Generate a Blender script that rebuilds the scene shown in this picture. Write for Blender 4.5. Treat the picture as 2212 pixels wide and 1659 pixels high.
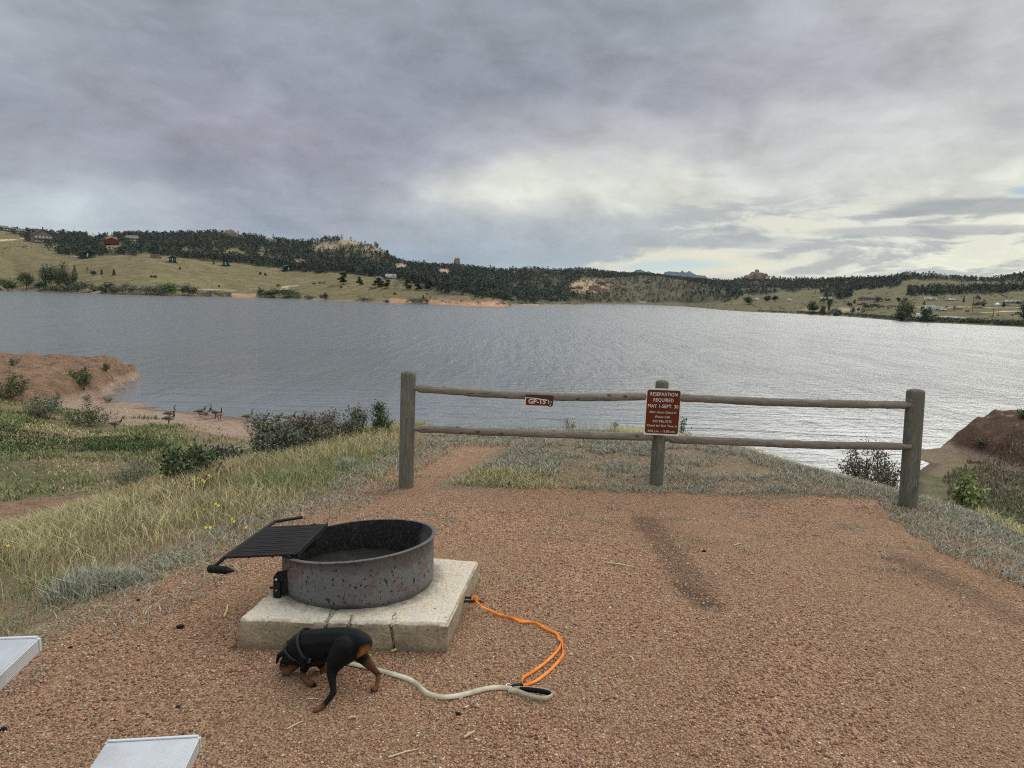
import bpy, bmesh, math, random
import numpy as np
from mathutils import Vector, Matrix, noise as mnoise

# ------------------------------------------------------------------ camera
scene = bpy.context.scene
for ob in list(bpy.data.objects): bpy.data.objects.remove(ob)
col = scene.collection
CAM_Z = 1.70
PITCH, ROLL, FPX = math.radians(6.87), math.radians(1.72), 722.0
_F = np.array([0.0, math.cos(PITCH), -math.sin(PITCH)])
_U0 = np.array([0.0, math.sin(PITCH), math.cos(PITCH)])
_R0 = np.array([1.0, 0.0, 0.0])
_R = math.cos(ROLL) * _R0 + math.sin(ROLL) * _U0
_U = -math.sin(ROLL) * _R0 + math.cos(ROLL) * _U0
CAM = np.array([0.0, 0.0, CAM_Z])
cam_data = bpy.data.cameras.new("camera")
cam = bpy.data.objects.new("camera", cam_data)
col.objects.link(cam)
cam.matrix_world = Matrix(((_R[0], _U[0], -_F[0], 0), (_R[1], _U[1], -_F[1], 0), (_R[2], _U[2], -_F[2], CAM_Z), (0, 0, 0, 1)))
cam_data.sensor_width = 36.0
cam_data.lens = 36.0 * FPX / 1024.0
cam_data.clip_start = 0.05
cam_data.clip_end = 60000
scene.camera = cam

def ray(px, py):
    d = _F + (px - 512) / FPX * _R + (384 - py) / FPX * _U
    return d
def at_z(px, py, z=0.0):
    d = ray(px, py); t = (z - CAM_Z) / d[2]
    return Vector(CAM + d * t)
def at_y(px, py, y):
    d = ray(px, py); return Vector(CAM + d * (y / d[1]))
def at_d(px, py, dist):
    d = ray(px, py); return Vector(CAM + d * (dist / math.hypot(d[0], d[1])))
def proj(p):
    """world (..,3) -> px,py,depth"""
    q = np.asarray(p, float) - CAM
    w = q @ _F
    return 512 + FPX * (q @ _R) / w, 384 - FPX * (q @ _U) / w, w
K = 1024 / 2212.0                       # photograph as first viewed (2212 px wide) -> 1024
C_ = K / 3.6656
P1 = lambda X, Y: (C_ * X, 213.32 + C_ * Y)
P2 = lambda X, Y: (253.97 + C_ * X, 213.32 + C_ * Y)
P3 = lambda X, Y: (507.93 + C_ * X, 238.73 + C_ * Y)
P4 = lambda X, Y: (744.63 + C_ * X, 238.73 + C_ * Y)
D_ = lambda X, Y: (K * X, K * Y)

# ------------------------------------------------------------------ node helpers
class NT:
    def __init__(s, tree):
        s.t = tree; s.n = tree.nodes; s.l = tree.links
    def new(s, typ, **kw):
        nd = s.n.new(typ)
        for k, v in kw.items(): setattr(nd, k, v)
        return nd
    def put(s, sock, v):
        if isinstance(v, EX): v = v.s
        if isinstance(v, bpy.types.NodeSocket): s.l.new(v, sock)
        elif v is not None:
            try: sock.default_value = v
            except TypeError: sock.default_value = (v, v, v, 1) if len(sock.default_value) == 4 else (v, v, v)
            except ValueError: sock.default_value = tuple(v) + (1,)
    def math(s, op, a, b=None, c=None, clamp=False):
        nd = s.new('ShaderNodeMath', operation=op, use_clamp=clamp)
        s.put(nd.inputs[0], a)
        if b is not None: s.put(nd.inputs[1], b)
        if c is not None: s.put(nd.inputs[2], c)
        return EX(s, nd.outputs[0])
    def noise(s, vec, scale=5, detail=4, rough=.5, dist=0, color=False):
        nd = s.new('ShaderNodeTexNoise'); 
        if vec is not None: s.put(nd.inputs['Vector'], vec)
        nd.inputs['Scale'].default_value = scale; nd.inputs['Detail'].default_value = detail
        nd.inputs['Roughness'].default_value = rough; nd.inputs['Distortion'].default_value = dist
        return EX(s, nd.outputs['Color' if color else 'Fac'])
    def voro(s, vec, scale=5, out='Distance', feature='F1', rnd=1.0):
        nd = s.new('ShaderNodeTexVoronoi', feature=feature)
        if vec is not None: s.put(nd.inputs['Vector'], vec)
        nd.inputs['Scale'].default_value = scale; nd.inputs['Randomness'].default_value = rnd
        return EX(s, nd.outputs[out])
    def ramp(s, fac, stops, interp='LINEAR'):
        nd = s.new('ShaderNodeValToRGB'); s.put(nd.inputs[0], fac)
        cr = nd.color_ramp; cr.interpolation = interp
        while len(cr.elements) < len(stops): cr.elements.new(0.5)
        for e, (p, c) in zip(cr.elements, stops):
            e.position = p; e.color = tuple(c) + (1,) if len(c) == 3 else c
        return EX(s, nd.outputs[0])
    def mix(s, f, a, b, blend='MIX'):
        nd = s.new('ShaderNodeMix', data_type='RGBA', blend_type=blend)
        s.put(nd.inputs[0], f); s.put(nd.inputs[6], a); s.put(nd.inputs[7], b)
        return EX(s, nd.outputs[2])
    def xyz(s, v):
        nd = s.new('ShaderNodeSeparateXYZ'); s.put(nd.inputs[0], v)
        return [EX(s, o) for o in nd.outputs]
    def vec(s, x, y, z):
        nd = s.new('ShaderNodeCombineXYZ')
        for i, v in enumerate((x, y, z)): s.put(nd.inputs[i], v)
        return EX(s, nd.outputs[0])
    def vmul(s, v, k):
        nd = s.new('ShaderNodeVectorMath', operation='MULTIPLY'); s.put(nd.inputs[0], v); s.put(nd.inputs[1], k)
        return EX(s, nd.outputs[0])
    def vadd(s, v, k):
        nd = s.new('ShaderNodeVectorMath', operation='ADD'); s.put(nd.inputs[0], v); s.put(nd.inputs[1], k)
        return EX(s, nd.outputs[0])
    def smooth(s, v, a, b, lo=0., hi=1.):
        nd = s.new('ShaderNodeMapRange', interpolation_type='SMOOTHSTEP')
        s.put(nd.inputs[0], v); s.put(nd.inputs[1], a); s.put(nd.inputs[2], b); s.put(nd.inputs[3], lo); s.put(nd.inputs[4], hi)
        return EX(s, nd.outputs[0])
    def attr(s, name, out='Fac'):
        nd = s.new('ShaderNodeAttribute', attribute_name=name)
        return EX(s, nd.outputs[out])
    def bump(s, h, strength=.3, dist=.01, normal=None):
        nd = s.new('ShaderNodeBump'); s.put(nd.inputs['Height'], h)
        nd.inputs['Strength'].default_value = strength
        s.put(nd.inputs['Distance'], dist)
        if normal is not None: s.put(nd.inputs['Normal'], normal)
        return EX(s, nd.outputs[0])
class EX:
    def __init__(s, nt, sock): s.nt = nt; s.s = sock
    def __add__(s, o): return s.nt.math('ADD', s, o)
    __radd__ = __add__
    def __sub__(s, o): return s.nt.math('SUBTRACT', s, o)
    def __rsub__(s, o): return s.nt.math('SUBTRACT', o, s)
    def __mul__(s, o): return s.nt.math('MULTIPLY', s, o)
    __rmul__ = __mul__
    def __truediv__(s, o): return s.nt.math('DIVIDE', s, o)
    def max(s, o): return s.nt.math('MAXIMUM', s, o)
    def min(s, o): return s.nt.math('MINIMUM', s, o)
    def pow(s, o): return s.nt.math('POWER', s, o)
    def gauss(s, c, w):
        d = (s - c) / w
        return s.nt.math('EXPONENT', (d * d) * -1.0)

# ------------------------------------------------------------------ world: broken overcast over a pale evening sky
SUN_AZ, SUN_EL = math.radians(36), math.radians(38)          # azimuth measured from +Y towards +X
world = bpy.data.worlds.new("World"); scene.world = world; world.use_nodes = True
def _lin(c): return tuple(.83 * ((v / 255 + .055) / 1.055) ** 2.4 for v in c)
SKY_AZ = (-.60, -.45, -.30, -.15, 0, .15, .30, .45, .60)
SKY_ROWS = [
 (.02, [(178, 187, 197), (168, 180, 192), (162, 174, 188), (165, 178, 190), (186, 196, 200), (214, 214, 200), (226, 224, 208), (228, 228, 212), (236, 233, 212)]),
 (.05, [(186, 194, 203), (170, 178, 190), (157, 168, 184), (152, 164, 180), (160, 171, 183), (178, 184, 188), (216, 217, 206), (232, 232, 216), (240, 238, 218)]),
 (.09, [(188, 196, 204), (168, 174, 186), (158, 165, 180), (170, 177, 188), (180, 186, 192), (190, 194, 197), (214, 215, 209), (222, 223, 214), (234, 233, 217)]),
 (.14, [(160, 163, 175), (151, 156, 170), (150, 155, 170), (170, 172, 181), (222, 223, 216), (224, 224, 216), (212, 212, 211), (220, 220, 214), (232, 231, 216)]),
 (.20, [(155, 159, 172), (159, 159, 173), (157, 157, 171), (151, 154, 168), (176, 177, 185), (193, 193, 197), (198, 198, 201), (210, 211, 209), (206, 208, 207)]),
 (.28, [(158, 162, 172), (150, 155, 168), (145, 151, 165), (144, 149, 163), (149, 153, 166), (160, 162, 174), (169, 169, 179), (182, 182, 190), (196, 197, 199)]),
 (.37, [(168, 172, 180), (164, 168, 176), (152, 157, 168), (149, 154, 166), (149, 155, 167), (147, 153, 165), (162, 165, 174), (186, 188, 193), (188, 190, 194)]),
 (.60, [(166, 170, 178), (162, 166, 175), (156, 161, 171), (154, 159, 169), (155, 160, 170), (158, 163, 172), (165, 169, 177), (175, 178, 184), (180, 183, 188)])]
def build_world():
    t = NT(world.node_tree); t.n.clear()
    out = t.new('ShaderNodeOutputWorld'); bg = t.new('ShaderNodeBackground')
    geo = t.new('ShaderNodeTexCoord')
    x, y, z = t.xyz(geo.outputs['Generated'])
    hor = t.math('SQRT', x * x + y * y).max(0.0001)
    el0 = z / hor                                             # tangent of elevation
    az0 = t.math('ARCTAN2', x, y)                             # 0 ahead, + right
    zz = z.max(0.0) + 0.10
    P = t.vec(x / zz, y / zz, 0.0)                            # cloud deck seen in perspective
    A = t.vec(az0, el0 * 1.7, 2.0)
    w1 = t.noise(t.vadd(A, (3.1, 0, 0)), 3.2, 4, .55, .4); w2 = t.noise(t.vadd(A, (0, 5.7, 0)), 3.6, 4, .55, .4)
    f1 = t.noise(t.vadd(A, (9.1, 2.7, 1.3)), 9.0, 6, .55, .5); f2 = t.noise(t.vadd(P, (1.3, 4.4, 0)), 1.1, 6, .55, .5)
    n3 = t.noise(t.vec(az0, el0 * 2.4, 4.2), 16.0, 7, .6, .4)
    az = az0 + (w1 - .5) * .34
    el = (el0 + (w2 - .5) * .13 * t.smooth(el0, .0, .16) + (f1 - .5) * .035 * t.smooth(el0, .0, .1)).max(0.0)
    rows = []
    u = t.smooth(az, -.60, .60); u = t.math('MULTIPLY_ADD', az, 1 / 1.2, .5, True)
    for e, cols in SKY_ROWS:
        rows.append((e, t.ramp(u, [(i / 8, _lin(c)) for i, c in enumerate(cols)])))
    colr = rows[0][1]
    for (e0, _), (e1, c1) in zip(rows[:-1], rows[1:]):
        colr = t.mix(t.smooth(el, e0, e1), colr, c1)
    # texture of the cloud base
    f3 = t.noise(t.vadd(A, (4.4, 8.8, 0)), 5.0, 7, .62, .25)
    tex = (f1 - .5) * .80 + (f2 - .5) * .22 + (f3 - .5) * .75 + (n3 - .5) * .45
    k = 1.0 + tex * 1.3 * t.smooth(el0, .0, .12, .25, .62)
    colr = t.mix(1.0, colr, t.vec(k * .965, k * 1.015, k * 1.03), 'MULTIPLY')
    lav = t.smooth(w1 + f1 - 1.0, .0, .16) * t.smooth(az0, .15, -.1) * t.smooth(el0, .07, .16)
    colr = t.mix(lav * .10, colr, t.mix(1.0, colr, (1.14, 1.06, 1.10), 'MULTIPLY'))
    # cumulus bank lower right
    cu = t.noise(t.vec(az0, el0 * 3.9, 9.4), 8.5, 8, .60, .35); cu2 = t.noise(t.vec(az0, el0 * 3.4 - .014, 9.4), 8.5, 8, .60, .35)
    cz = t.smooth(az0, .12, .30) * t.smooth(el0, .165, .10) * t.smooth(el0, .0, .03)
    colr = t.mix(cz * t.smooth(cu, .47, .57) * .75, colr, _lin((163, 169, 176)))
    colr = t.mix(cz * t.smooth(cu, .49, .43) * .75, colr, _lin((226, 227, 214)))
    def bank(ca, ce, sa, se, amp, c, lo=.35, hi=.75):
        nonlocal colr
        g = az0.gauss(ca, sa) * (el0 + (cu - .5) * se * 1.2).gauss(ce, se)
        colr = t.mix(t.smooth(g + (cu - .5) * 1.0 + (n3 - .5) * .3, lo, hi) * amp, colr, _lin(c))
    bank(.555, .118, .13, .013, .8, (158, 165, 174)); bank(.50, .092, .16, .009, .7, (170, 175, 181))
    bank(.33, .078, .10, .010, .5, (178, 183, 190)); bank(.27, .037, .05, .006, .7, (165, 171, 180))
    bank(.61, .215, .07, .026, .6, (172, 177, 185), .25, .8); bank(.575, .25, .035, .016, .4, (182, 186, 192), .25, .8)
    bank(.255, .165, .035, .005, .35, (185, 188, 192), .3, .9)
    # openings where the clear sky shows
    sky = t.new('ShaderNodeTexSky', sky_type='NISHITA'); sky.sun_disc = False
    sky.sun_elevation = SUN_EL; sky.sun_rotation = SUN_AZ
    sky.altitude = 2200; sky.dust_density = 2.0
    skyc = t.mix(1.0, sky.outputs[0], (.07, .07, .07), 'MULTIPLY')
    skyc = t.mix(.55, skyc, _lin((160, 192, 205)))
    hx = (az0 - .205) / .07; hy = (el0 - .047 - (az0 - .20) * .05 + (n3 - .5) * .008) / .0075
    hd = t.math('SQRT', hx * hx + hy * hy) + (n3 - .5) * 1.2
    rim = t.smooth(t.math('SQRT', hx * hx * .38 + hy * hy * .16) + (n3 - .5) * 1.6 + (az0 - .2) * -2.0, 1.25, .75)
    colr = t.mix(rim * .85, colr, _lin((230, 228, 208)))
    colr = t.mix(t.smooth(hd, 1.45, .55) * .85, colr, skyc)
    gx = (az0 - .605) / .022; gy = (el0 - .134) / .0065
    colr = t.mix(t.smooth(t.math('SQRT', gx * gx + gy * gy) + (n3 - .5) * 2.2, 1.5, .5) * .8, colr, t.mix(.5, skyc, _lin((150, 182, 205))))
    # brightness added to the unseen sky overhead and behind, to light the ground
    up = t.smooth(el0, .62, 1.6); back = t.smooth(y, .1, -.5)
    k = 1.0 + up * 2.3 + back * .30
    colr = t.mix(1.0, colr, t.vec(k, k * .975, k * .94), 'MULTIPLY')
    t.put(bg.inputs[0], colr); bg.inputs[1].default_value = 1.0
    t.l.new(bg.outputs[0], out.inputs[0])
build_world()
world.cycles.sampling_method = 'MANUAL'; world.cycles.sample_map_resolution = 512

sun_d = bpy.data.lights.new("sun", 'SUN'); sun_d.energy = 1.4; sun_d.angle = math.radians(62); sun_d.color = (1.0, .95, .86)
sun = bpy.data.objects.new("sun", sun_d); col.objects.link(sun)
_sd = Vector((math.sin(SUN_AZ) * math.cos(SUN_EL), math.cos(SUN_AZ) * math.cos(SUN_EL), math.sin(SUN_EL)))
sun.rotation_euler = _sd.to_track_quat('Z', 'Y').to_euler()
sun.location = _sd * 50
scene.view_settings.view_transform = 'Standard'; scene.view_settings.look = 'None'
scene.view_settings.exposure = 0.34; scene.view_settings.gamma = 1.0
scene.render.engine = 'CYCLES'
scene.cycles.use_denoising = False
scene.cycles.filter_width = 1.1
scene.cycles.max_bounces = 5; scene.cycles.diffuse_bounces = 3; scene.cycles.glossy_bounces = 3
scene.cycles.transparent_max_bounces = 4; scene.cycles.transmission_bounces = 2
scene.cycles.sample_clamp_indirect = 5

# ------------------------------------------------------------------ mesh helpers
def mat(name, fn, rough=.9, spec=.2, metal=0.):
    m = bpy.data.materials.new(name); m.use_nodes = True
    t = NT(m.node_tree); b = t.n['Principled BSDF']
    b.inputs['Roughness'].default_value = rough; b.inputs['Specular IOR Level'].default_value = spec
    b.inputs['Metallic'].default_value = metal
    c = fn(t, b) if fn else None
    if c is not None: t.put(b.inputs['Base Color'], c)
    return m
def flat(name, c, rough=.85, spec=.2, metal=0., var=.25, scale=8):
    def f(t, b):
        tc = t.new('ShaderNodeTexCoord').outputs['Object']
        n = t.noise(tc, scale, 4, .6)
        lo = tuple(v * (1 - var) for v in c); hi = tuple(min(1, v * (1 + var)) for v in c)
        return t.mix(n, lo, hi)
    return mat(name, f, rough, spec, metal)
def link(ob, parent=None, **props):
    col.objects.link(ob)
    if parent is not None: ob.parent = parent
    for k, v in props.items(): ob[k] = v
    return ob
def mesh_np(name, V, F, m=None, colors=None, smooth=False, cname='col'):
    """V (n,3); F (m,k) constant-k faces or a list of such arrays."""
    V = np.asarray(V, np.float32)
    Fs = F if isinstance(F, list) else [F]
    Fs = [np.asarray(f, np.int32) for f in Fs if len(f)]
    me = bpy.data.meshes.new(name)
    nl = sum(f.size for f in Fs); nf = sum(len(f) for f in Fs)
    me.vertices.add(len(V)); me.vertices.foreach_set('co', V.ravel())
    me.loops.add(nl); me.polygons.add(nf)
    me.loops.foreach_set('vertex_index', np.concatenate([f.ravel() for f in Fs]))
    sizes = np.concatenate([np.full(len(f), f.shape[1], np.int32) for f in Fs])
    starts = np.concatenate([[0], np.cumsum(sizes)[:-1]]).astype(np.int32)
    me.polygons.foreach_set('loop_start', starts)
    me.update(calc_edges=True)
    if smooth: me.polygons.foreach_set('use_smooth', np.ones(nf, bool))
    if colors is not None:
        a = me.color_attributes.new(cname, 'FLOAT_COLOR', 'POINT')
        C = np.ones((len(V), 4), np.float32); C[:, :3] = colors
        a.data.foreach_set('color', C.ravel())
    if m is not None: me.materials.append(m)
    return me
def add(name, me, parent=None, loc=None, rotz=None, **props):
    ob = bpy.data.objects.new(name, me)
    if loc is not None: ob.location = loc
    if rotz is not None: ob.rotation_euler = (0, 0, rotz)
    return link(ob, parent, **props)
def thing(name, label, cat, loc=(0, 0, 0), rotz=0, group=None):
    o = bpy.data.objects.new(name, None); o.empty_display_size = .1
    o.location = loc; o.rotation_euler = (0, 0, rotz)
    link(o); o['label'] = label; o['category'] = cat
    if group: o['group'] = group
    return o
def tag(o, label, cat, group=None):
    o['label'] = label; o['category'] = cat
    if group: o['group'] = group
    return o
class MB:
    """collects primitives into one mesh"""
    def __init__(s): s.bm = bmesh.new()
    def box(s, c, size, rot=None, bevel=0.0, taper=None):
        r = bmesh.ops.create_cube(s.bm, size=1.0)
        vs = r['verts']
        M = Matrix.Translation(c) @ (rot.to_4x4() if rot is not None else Matrix.Identity(4)) @ Matrix.Diagonal((*size, 1))
        if taper:
            for v in vs:
                if v.co.z > 0: v.co.x *= taper[0]; v.co.y *= taper[1]
        bmesh.ops.transform(s.bm, matrix=M, verts=vs)
        if bevel:
            es = list({e for v in vs for e in v.link_edges})
            bmesh.ops.bevel(s.bm, geom=es, offset=bevel, segments=2, affect='EDGES')
        return s
    def poly(s, pts): 
        vs = [s.bm.verts.new(p) for p in pts]; s.bm.faces.new(vs); return s
    def prism(s, pts, vec):
        vec = Vector(vec)
        a = [s.bm.verts.new(p) for p in pts]; b = [s.bm.verts.new(Vector(p) + vec) for p in pts]
        n = len(pts)
        s.bm.faces.new(a[::-1]); s.bm.faces.new(b)
        for i in range(n): s.bm.faces.new((a[i], a[(i + 1) % n], b[(i + 1) % n], b[i]))
        return s
    def tube(s, pts, rad, seg=10, cap=True, flatz=None):
        """rad: number or list; round sweep"""
        pts = [Vector(p) for p in pts]; n = len(pts)
        if not hasattr(rad, '__len__'): rad = [rad] * n
        T = [(pts[min(i + 1, n - 1)] - pts[max(i - 1, 0)]).normalized() for i in range(n)]
        up = Vector((0, 0, 1)) if abs(T[0].z) < .9 else Vector((1, 0, 0))
        N = (up - T[0] * up.dot(T[0])).normalized(); rings = []
        for i in range(n):
            N = (N - T[i] * N.dot(T[i])).normalized(); B = T[i].cross(N)
            rings.append([s.bm.verts.new(pts[i] + (N * math.cos(a) + B * math.sin(a)) * rad[i]) for a in [2 * math.pi * k / seg for k in range(seg)]])
        for i in range(n - 1):
            for k in range(seg):
                s.bm.faces.new((rings[i][k], rings[i][(k + 1) % seg], rings[i + 1][(k + 1) % seg], rings[i + 1][k]))
        if cap: s.bm.faces.new(rings[0][::-1]); s.bm.faces.new(rings[-1])
        return s
    def ball(s, c, r, sub=2, scale=(1, 1, 1), rot=None):
        rr = bmesh.ops.create_icosphere(s.bm, subdivisions=sub, radius=r)
        M = Matrix.Translation(c) @ (rot.to_4x4() if rot is not None else Matrix.Identity(4)) @ Matrix.Diagonal((*scale, 1))
        bmesh.ops.transform(s.bm, matrix=M, verts=rr['verts']); return s
    def mesh(s, name, m=None, smooth=False):
        bmesh.ops.recalc_face_normals(s.bm, faces=s.bm.faces)
        me = bpy.data.meshes.new(name); s.bm.to_mesh(me); s.bm.free()
        if m is not None: me.materials.append(m)
        if smooth:
            me.polygons.foreach_set('use_smooth', np.ones(len(me.polygons), bool))
            try: me.set_sharp_from_angle(angle=math.radians(40))
            except Exception: pass
        return me
    def build(s, name, m=None, parent=None, smooth=False, loc=None, **props):
        return add(name, s.mesh(name, m, smooth), parent, loc, **props)

# value noise for terrain (numpy)
_rs = np.random.RandomState(5); _LAT = _rs.rand(256, 256)
def vnoise(x, y, seed=0):
    x = np.asarray(x, float) + seed * 17.3; y = np.asarray(y, float) + seed * 9.1
    xi = np.floor(x).astype(int); yi = np.floor(y).astype(int); fx = x - xi; fy = y - yi
    fx = fx * fx * (3 - 2 * fx); fy = fy * fy * (3 - 2 * fy)
    g = lambda a, b: _LAT[a % 256, b % 256]
    return (g(xi, yi) * (1 - fx) + g(xi + 1, yi) * fx) * (1 - fy) + (g(xi, yi + 1) * (1 - fx) + g(xi + 1, yi + 1) * fx) * fy
def fbm(x, y, o=4, seed=0):
    a = 1.; s = 0.; w = 0.
    for i in range(o):
        s = s + a * vnoise(x * 2 ** i, y * 2 ** i, seed + i); w += a; a *= .5
    return s / w
def sstep(a, b, x):
    t = np.clip((x - a) / (b - a), 0, 1); return t * t * (3 - 2 * t)
# ------------------------------------------------------------------ near terrain
LAKE = -6.1
def _edge():
    L = [at_z(*D_(*p)) for p in ((-300, 1560), (0, 1452), (100, 1402), (280, 1302), (460, 1202), (700, 1092), (860, 1010), (950, 955))]
    pts = [(-3.2, -8.0)] + [(p.x, p.y) for p in L]
    pts += [(-.9, 8.3), (1.2, 8.5), (2.5, 8.2), (3.25, 7.4), (3.7, 6.6), (3.55, 5.6), (3.45, 5.0), (3.7, 3.8), (4.9, 1.0), (7, -8)]
    return np.array(pts)
EDGE = _edge()
def sdist(x, y):
    """signed distance to the gravel plateau polygon (outside positive)"""
    P = EDGE; Q = np.roll(P, -1, 0)
    shp = x.shape; x = x.ravel(); y = y.ravel()
    best = np.full(x.shape, 1e9); inside = np.zeros(x.shape, bool)
    for (ax, ay), (bx, by) in zip(P, Q):
        dx, dy = bx - ax, by - ay
        t = np.clip(((x - ax) * dx + (y - ay) * dy) / (dx * dx + dy * dy), 0, 1)
        best = np.minimum(best, np.hypot(x - ax - t * dx, y - ay - t * dy))
        c = ((ay > y) != (by > y)) & (x < (bx - ax) * (y - ay) / (by - ay + 1e-12) + ax)
        inside ^= c
    return np.where(inside, -best, best).reshape(shp)
def softp(x, k): return np.where(x / k > 30, x, k * np.log1p(np.exp(np.minimum(x / k, 30))))
def shore_y(x):
    return np.interp(x, [-70, -40, -24, -18, -12, -7, -3, 2, 9, 15, 19, 22, 26, 45, 70],
                        [62, 60, 46, 44.5, 42, 37, 29, 25, 23.5, 26, 33, 37, 39, 44, 50])
def znear(x, y):
    x = np.asarray(x, float); y = np.asarray(y, float)
    s = sdist(x, y)
    right = sstep(1.6, 3.8, x)
    s0 = 2.6 - 1.75 * right
    sp = np.maximum(s, 0)
    f = .10 * sp + .50 * softp(sp - s0, .45) + .10 * np.maximum(sp - s0, 0) * right
    plat = -f + ((.016 + .04 * sstep(-.5, .8, s)) * (fbm(x * .5, y * .5, 3, 3) - .5)) - .008 + .30 * sstep(.5, 4, s) * (fbm(x * .35, y * .35, 4, 9) - .5)
    # lower ground
    sy = shore_y(x) + 1.2 * (fbm(x * .18, y * 0 + 3, 3, 2) - .5)
    inl = sy - y                                            # metres inland
    fl = LAKE + np.where(inl > 0, .035 * inl + .022 * np.maximum(inl - 3, 0), .22 * inl)
    fl = np.maximum(fl, LAKE - 2.5)
    fl = np.where(inl > 0, np.minimum(fl, -4.55 + .012 * inl), fl)
    # valley side rising to the left, and cove on the right
    fl = fl + sstep(-20, -44, x) * sstep(47, 36, y) * 2.3
    fl = fl + .35 * sstep(0, 6, inl) * (fbm(x * .22, y * .22, 4, 6) - .5) * 2
    # left bluff
    xr = -27.8 + 1.0 * (fbm(y * .3, y * 0, 3, 8) - .5) - .3 * np.maximum(y - 50, 0)
    top = LAKE + 1.6 + .25 * (fbm(x * .3, y * .3, 3, 4) - .5) + .012 * (-24 - x)
    face = sstep(40.0, 47.5, y + .8 * (fbm(x * .4, y * .1, 3, 1) - .5)) * sstep(64, 61, y)
    endr = sstep(0.6, -2.4, x - xr + 1.8 * (fbm(x * .8, y * .8, 4, 12) - .5))
    bl = LAKE - 1.2 + (top - LAKE + 1.2) * endr
    bl = np.where(face > 0, fl * (1 - face) + np.maximum(bl, fl) * face, fl)
    # little spit at its foot
    spit = LAKE + .34 - .10 * np.abs(x + 25.0) ** 1.4 - .45 * np.abs(y - 46.0 - .2 * (x + 25.0))
    low = np.maximum(bl, spit)
    # right bluff
    rx = x - 21.6 + .6 * (fbm(y * .5, x * .5, 3, 15) - .5)
    prof = np.interp(rx + 1.1 * (fbm(x * .7 + 3, y * .7, 4, 44) - .5), [-3, 0, 2.4, 2.9, 3.6, 4.3, 5.4, 8, 40], [-2, .05, .30, 1.0, 1.6, 2.1, 2.5, 2.7, 3.6])
    ry = sstep(20, 35.5, y) * .75 + .25 * sstep(32, 37, y)
    ry = ry * sstep(42.5, 39, y)
    rb = LAKE - 2 + (prof + 2) * ry + .15 * (fbm(x * .9, y * .9, 3, 18) - .5)
    low = np.maximum(low, np.where(rx > -3, rb, -99))
    er = np.abs(fbm(x * .55, y * .55, 4, 101) - .5) * 2
    rough = sstep(39, 43, y) * sstep(-20, -25, x) + sstep(23, 25, x) * sstep(28, 34, y)
    low = low + rough * (.55 * (er - .25) + .35 * (fbm(x * 2.2, y * 2.2, 3, 102) - .5)) * sstep(LAKE + .05, LAKE + .8, low)
    low = low + sstep(7, 16, x) * sstep(30, 18, y) * (.35)
    k = .35
    z = np.maximum(plat, low) + k * np.exp(-np.abs(plat - low) / k) * .5
    z = np.where(s < 0, plat, z)
    return z
def spaced(a, b, c, n, k):
    u = np.linspace(-1, 1, n); v = np.sinh(u * k) / np.sinh(k)
    return np.where(v < 0, c + (c - a) * v, c + (b - c) * v)
def build_near():
    xs = spaced(-62, 62, 0, 820, 2.9)
    ys = np.concatenate([np.linspace(-9, 0, 40)[:-1], np.linspace(0, 12, 210)[:-1], np.linspace(12, 70, 330)])
    X, Y = np.meshgrid(xs, ys)
    Z = znear(X, Y); S = sdist(X, Y)
    nx, ny = len(xs), len(ys)
    idx = np.arange(nx * ny).reshape(ny, nx)
    F = np.stack([idx[:-1, :-1], idx[:-1, 1:], idx[1:, 1:], idx[1:, :-1]], -1).reshape(-1, 4)
    V = np.stack([X, Y, Z], -1).reshape(-1, 3)
    # cover masks: R = bare gravel, G = green growth, B = bare red earth
    gx = np.gradient(Z, axis=1) / np.gradient(X, axis=1); gy = np.gradient(Z, axis=0) / np.gradient(Y, axis=0)
    slope = np.hypot(gx, gy)
    R = sstep(.35, -.25, S + .5 * (fbm(X * 1.3, Y * 1.3, 3, 21) - .5))
    beyond = sstep(6.0, 6.6, Y + .5 * (fbm(X * 1.5, Y * 1.5, 3, 22) - .5)) * sstep(-1.3, -.6, X) 
    R = R * (1 - .85 * beyond)
    path = np.exp(-((X + 1.0 - .32 * (Y - 6.2)) / .38) ** 2) * sstep(5.2, 6, Y) * sstep(9.2, 7.6, Y)
    R = np.maximum(R, path)
    B = np.zeros_like(R)
    B = np.maximum(B, sstep(40.5, 42.5, Y + 1.5 * (fbm(X * .3, Y * .3, 3, 30) - .5)) * sstep(-19, -23, X))
    inl = shore_y(X) - Y
    B = np.maximum(B, sstep(7.0, 5.0, inl + 4 * (fbm(X * .35, Y * .35, 3, 31) - .5)) * (X < 4))
    B = np.maximum(B, sstep(20.5, 22, X) * sstep(.35, .7, slope + .5 * fbm(X, Y, 3, 33)) * .9)
    B = np.maximum(B, np.exp(-(((X + 12.6) / 2.6) ** 2 + ((Y - 20.5) / 2.0) ** 2)) * 1.2)
    B = np.clip(B, 0, 1)
    G = sstep(.45, .66, fbm(X * .16, Y * .16, 3, 40)) * .55
    G = np.maximum(G, sstep(8, 12, X) * sstep(35, 24, Y) * .9)
    G = np.where(S < 3, G * .5, G) * np.where((X > 20) & (Y > 30), .15, 1)
    me = mesh_np("ground", V, F, M['ground'], np.stack([R, G, B], -1).reshape(-1, 3), True)
    add("ground", me, kind='structure')

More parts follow.
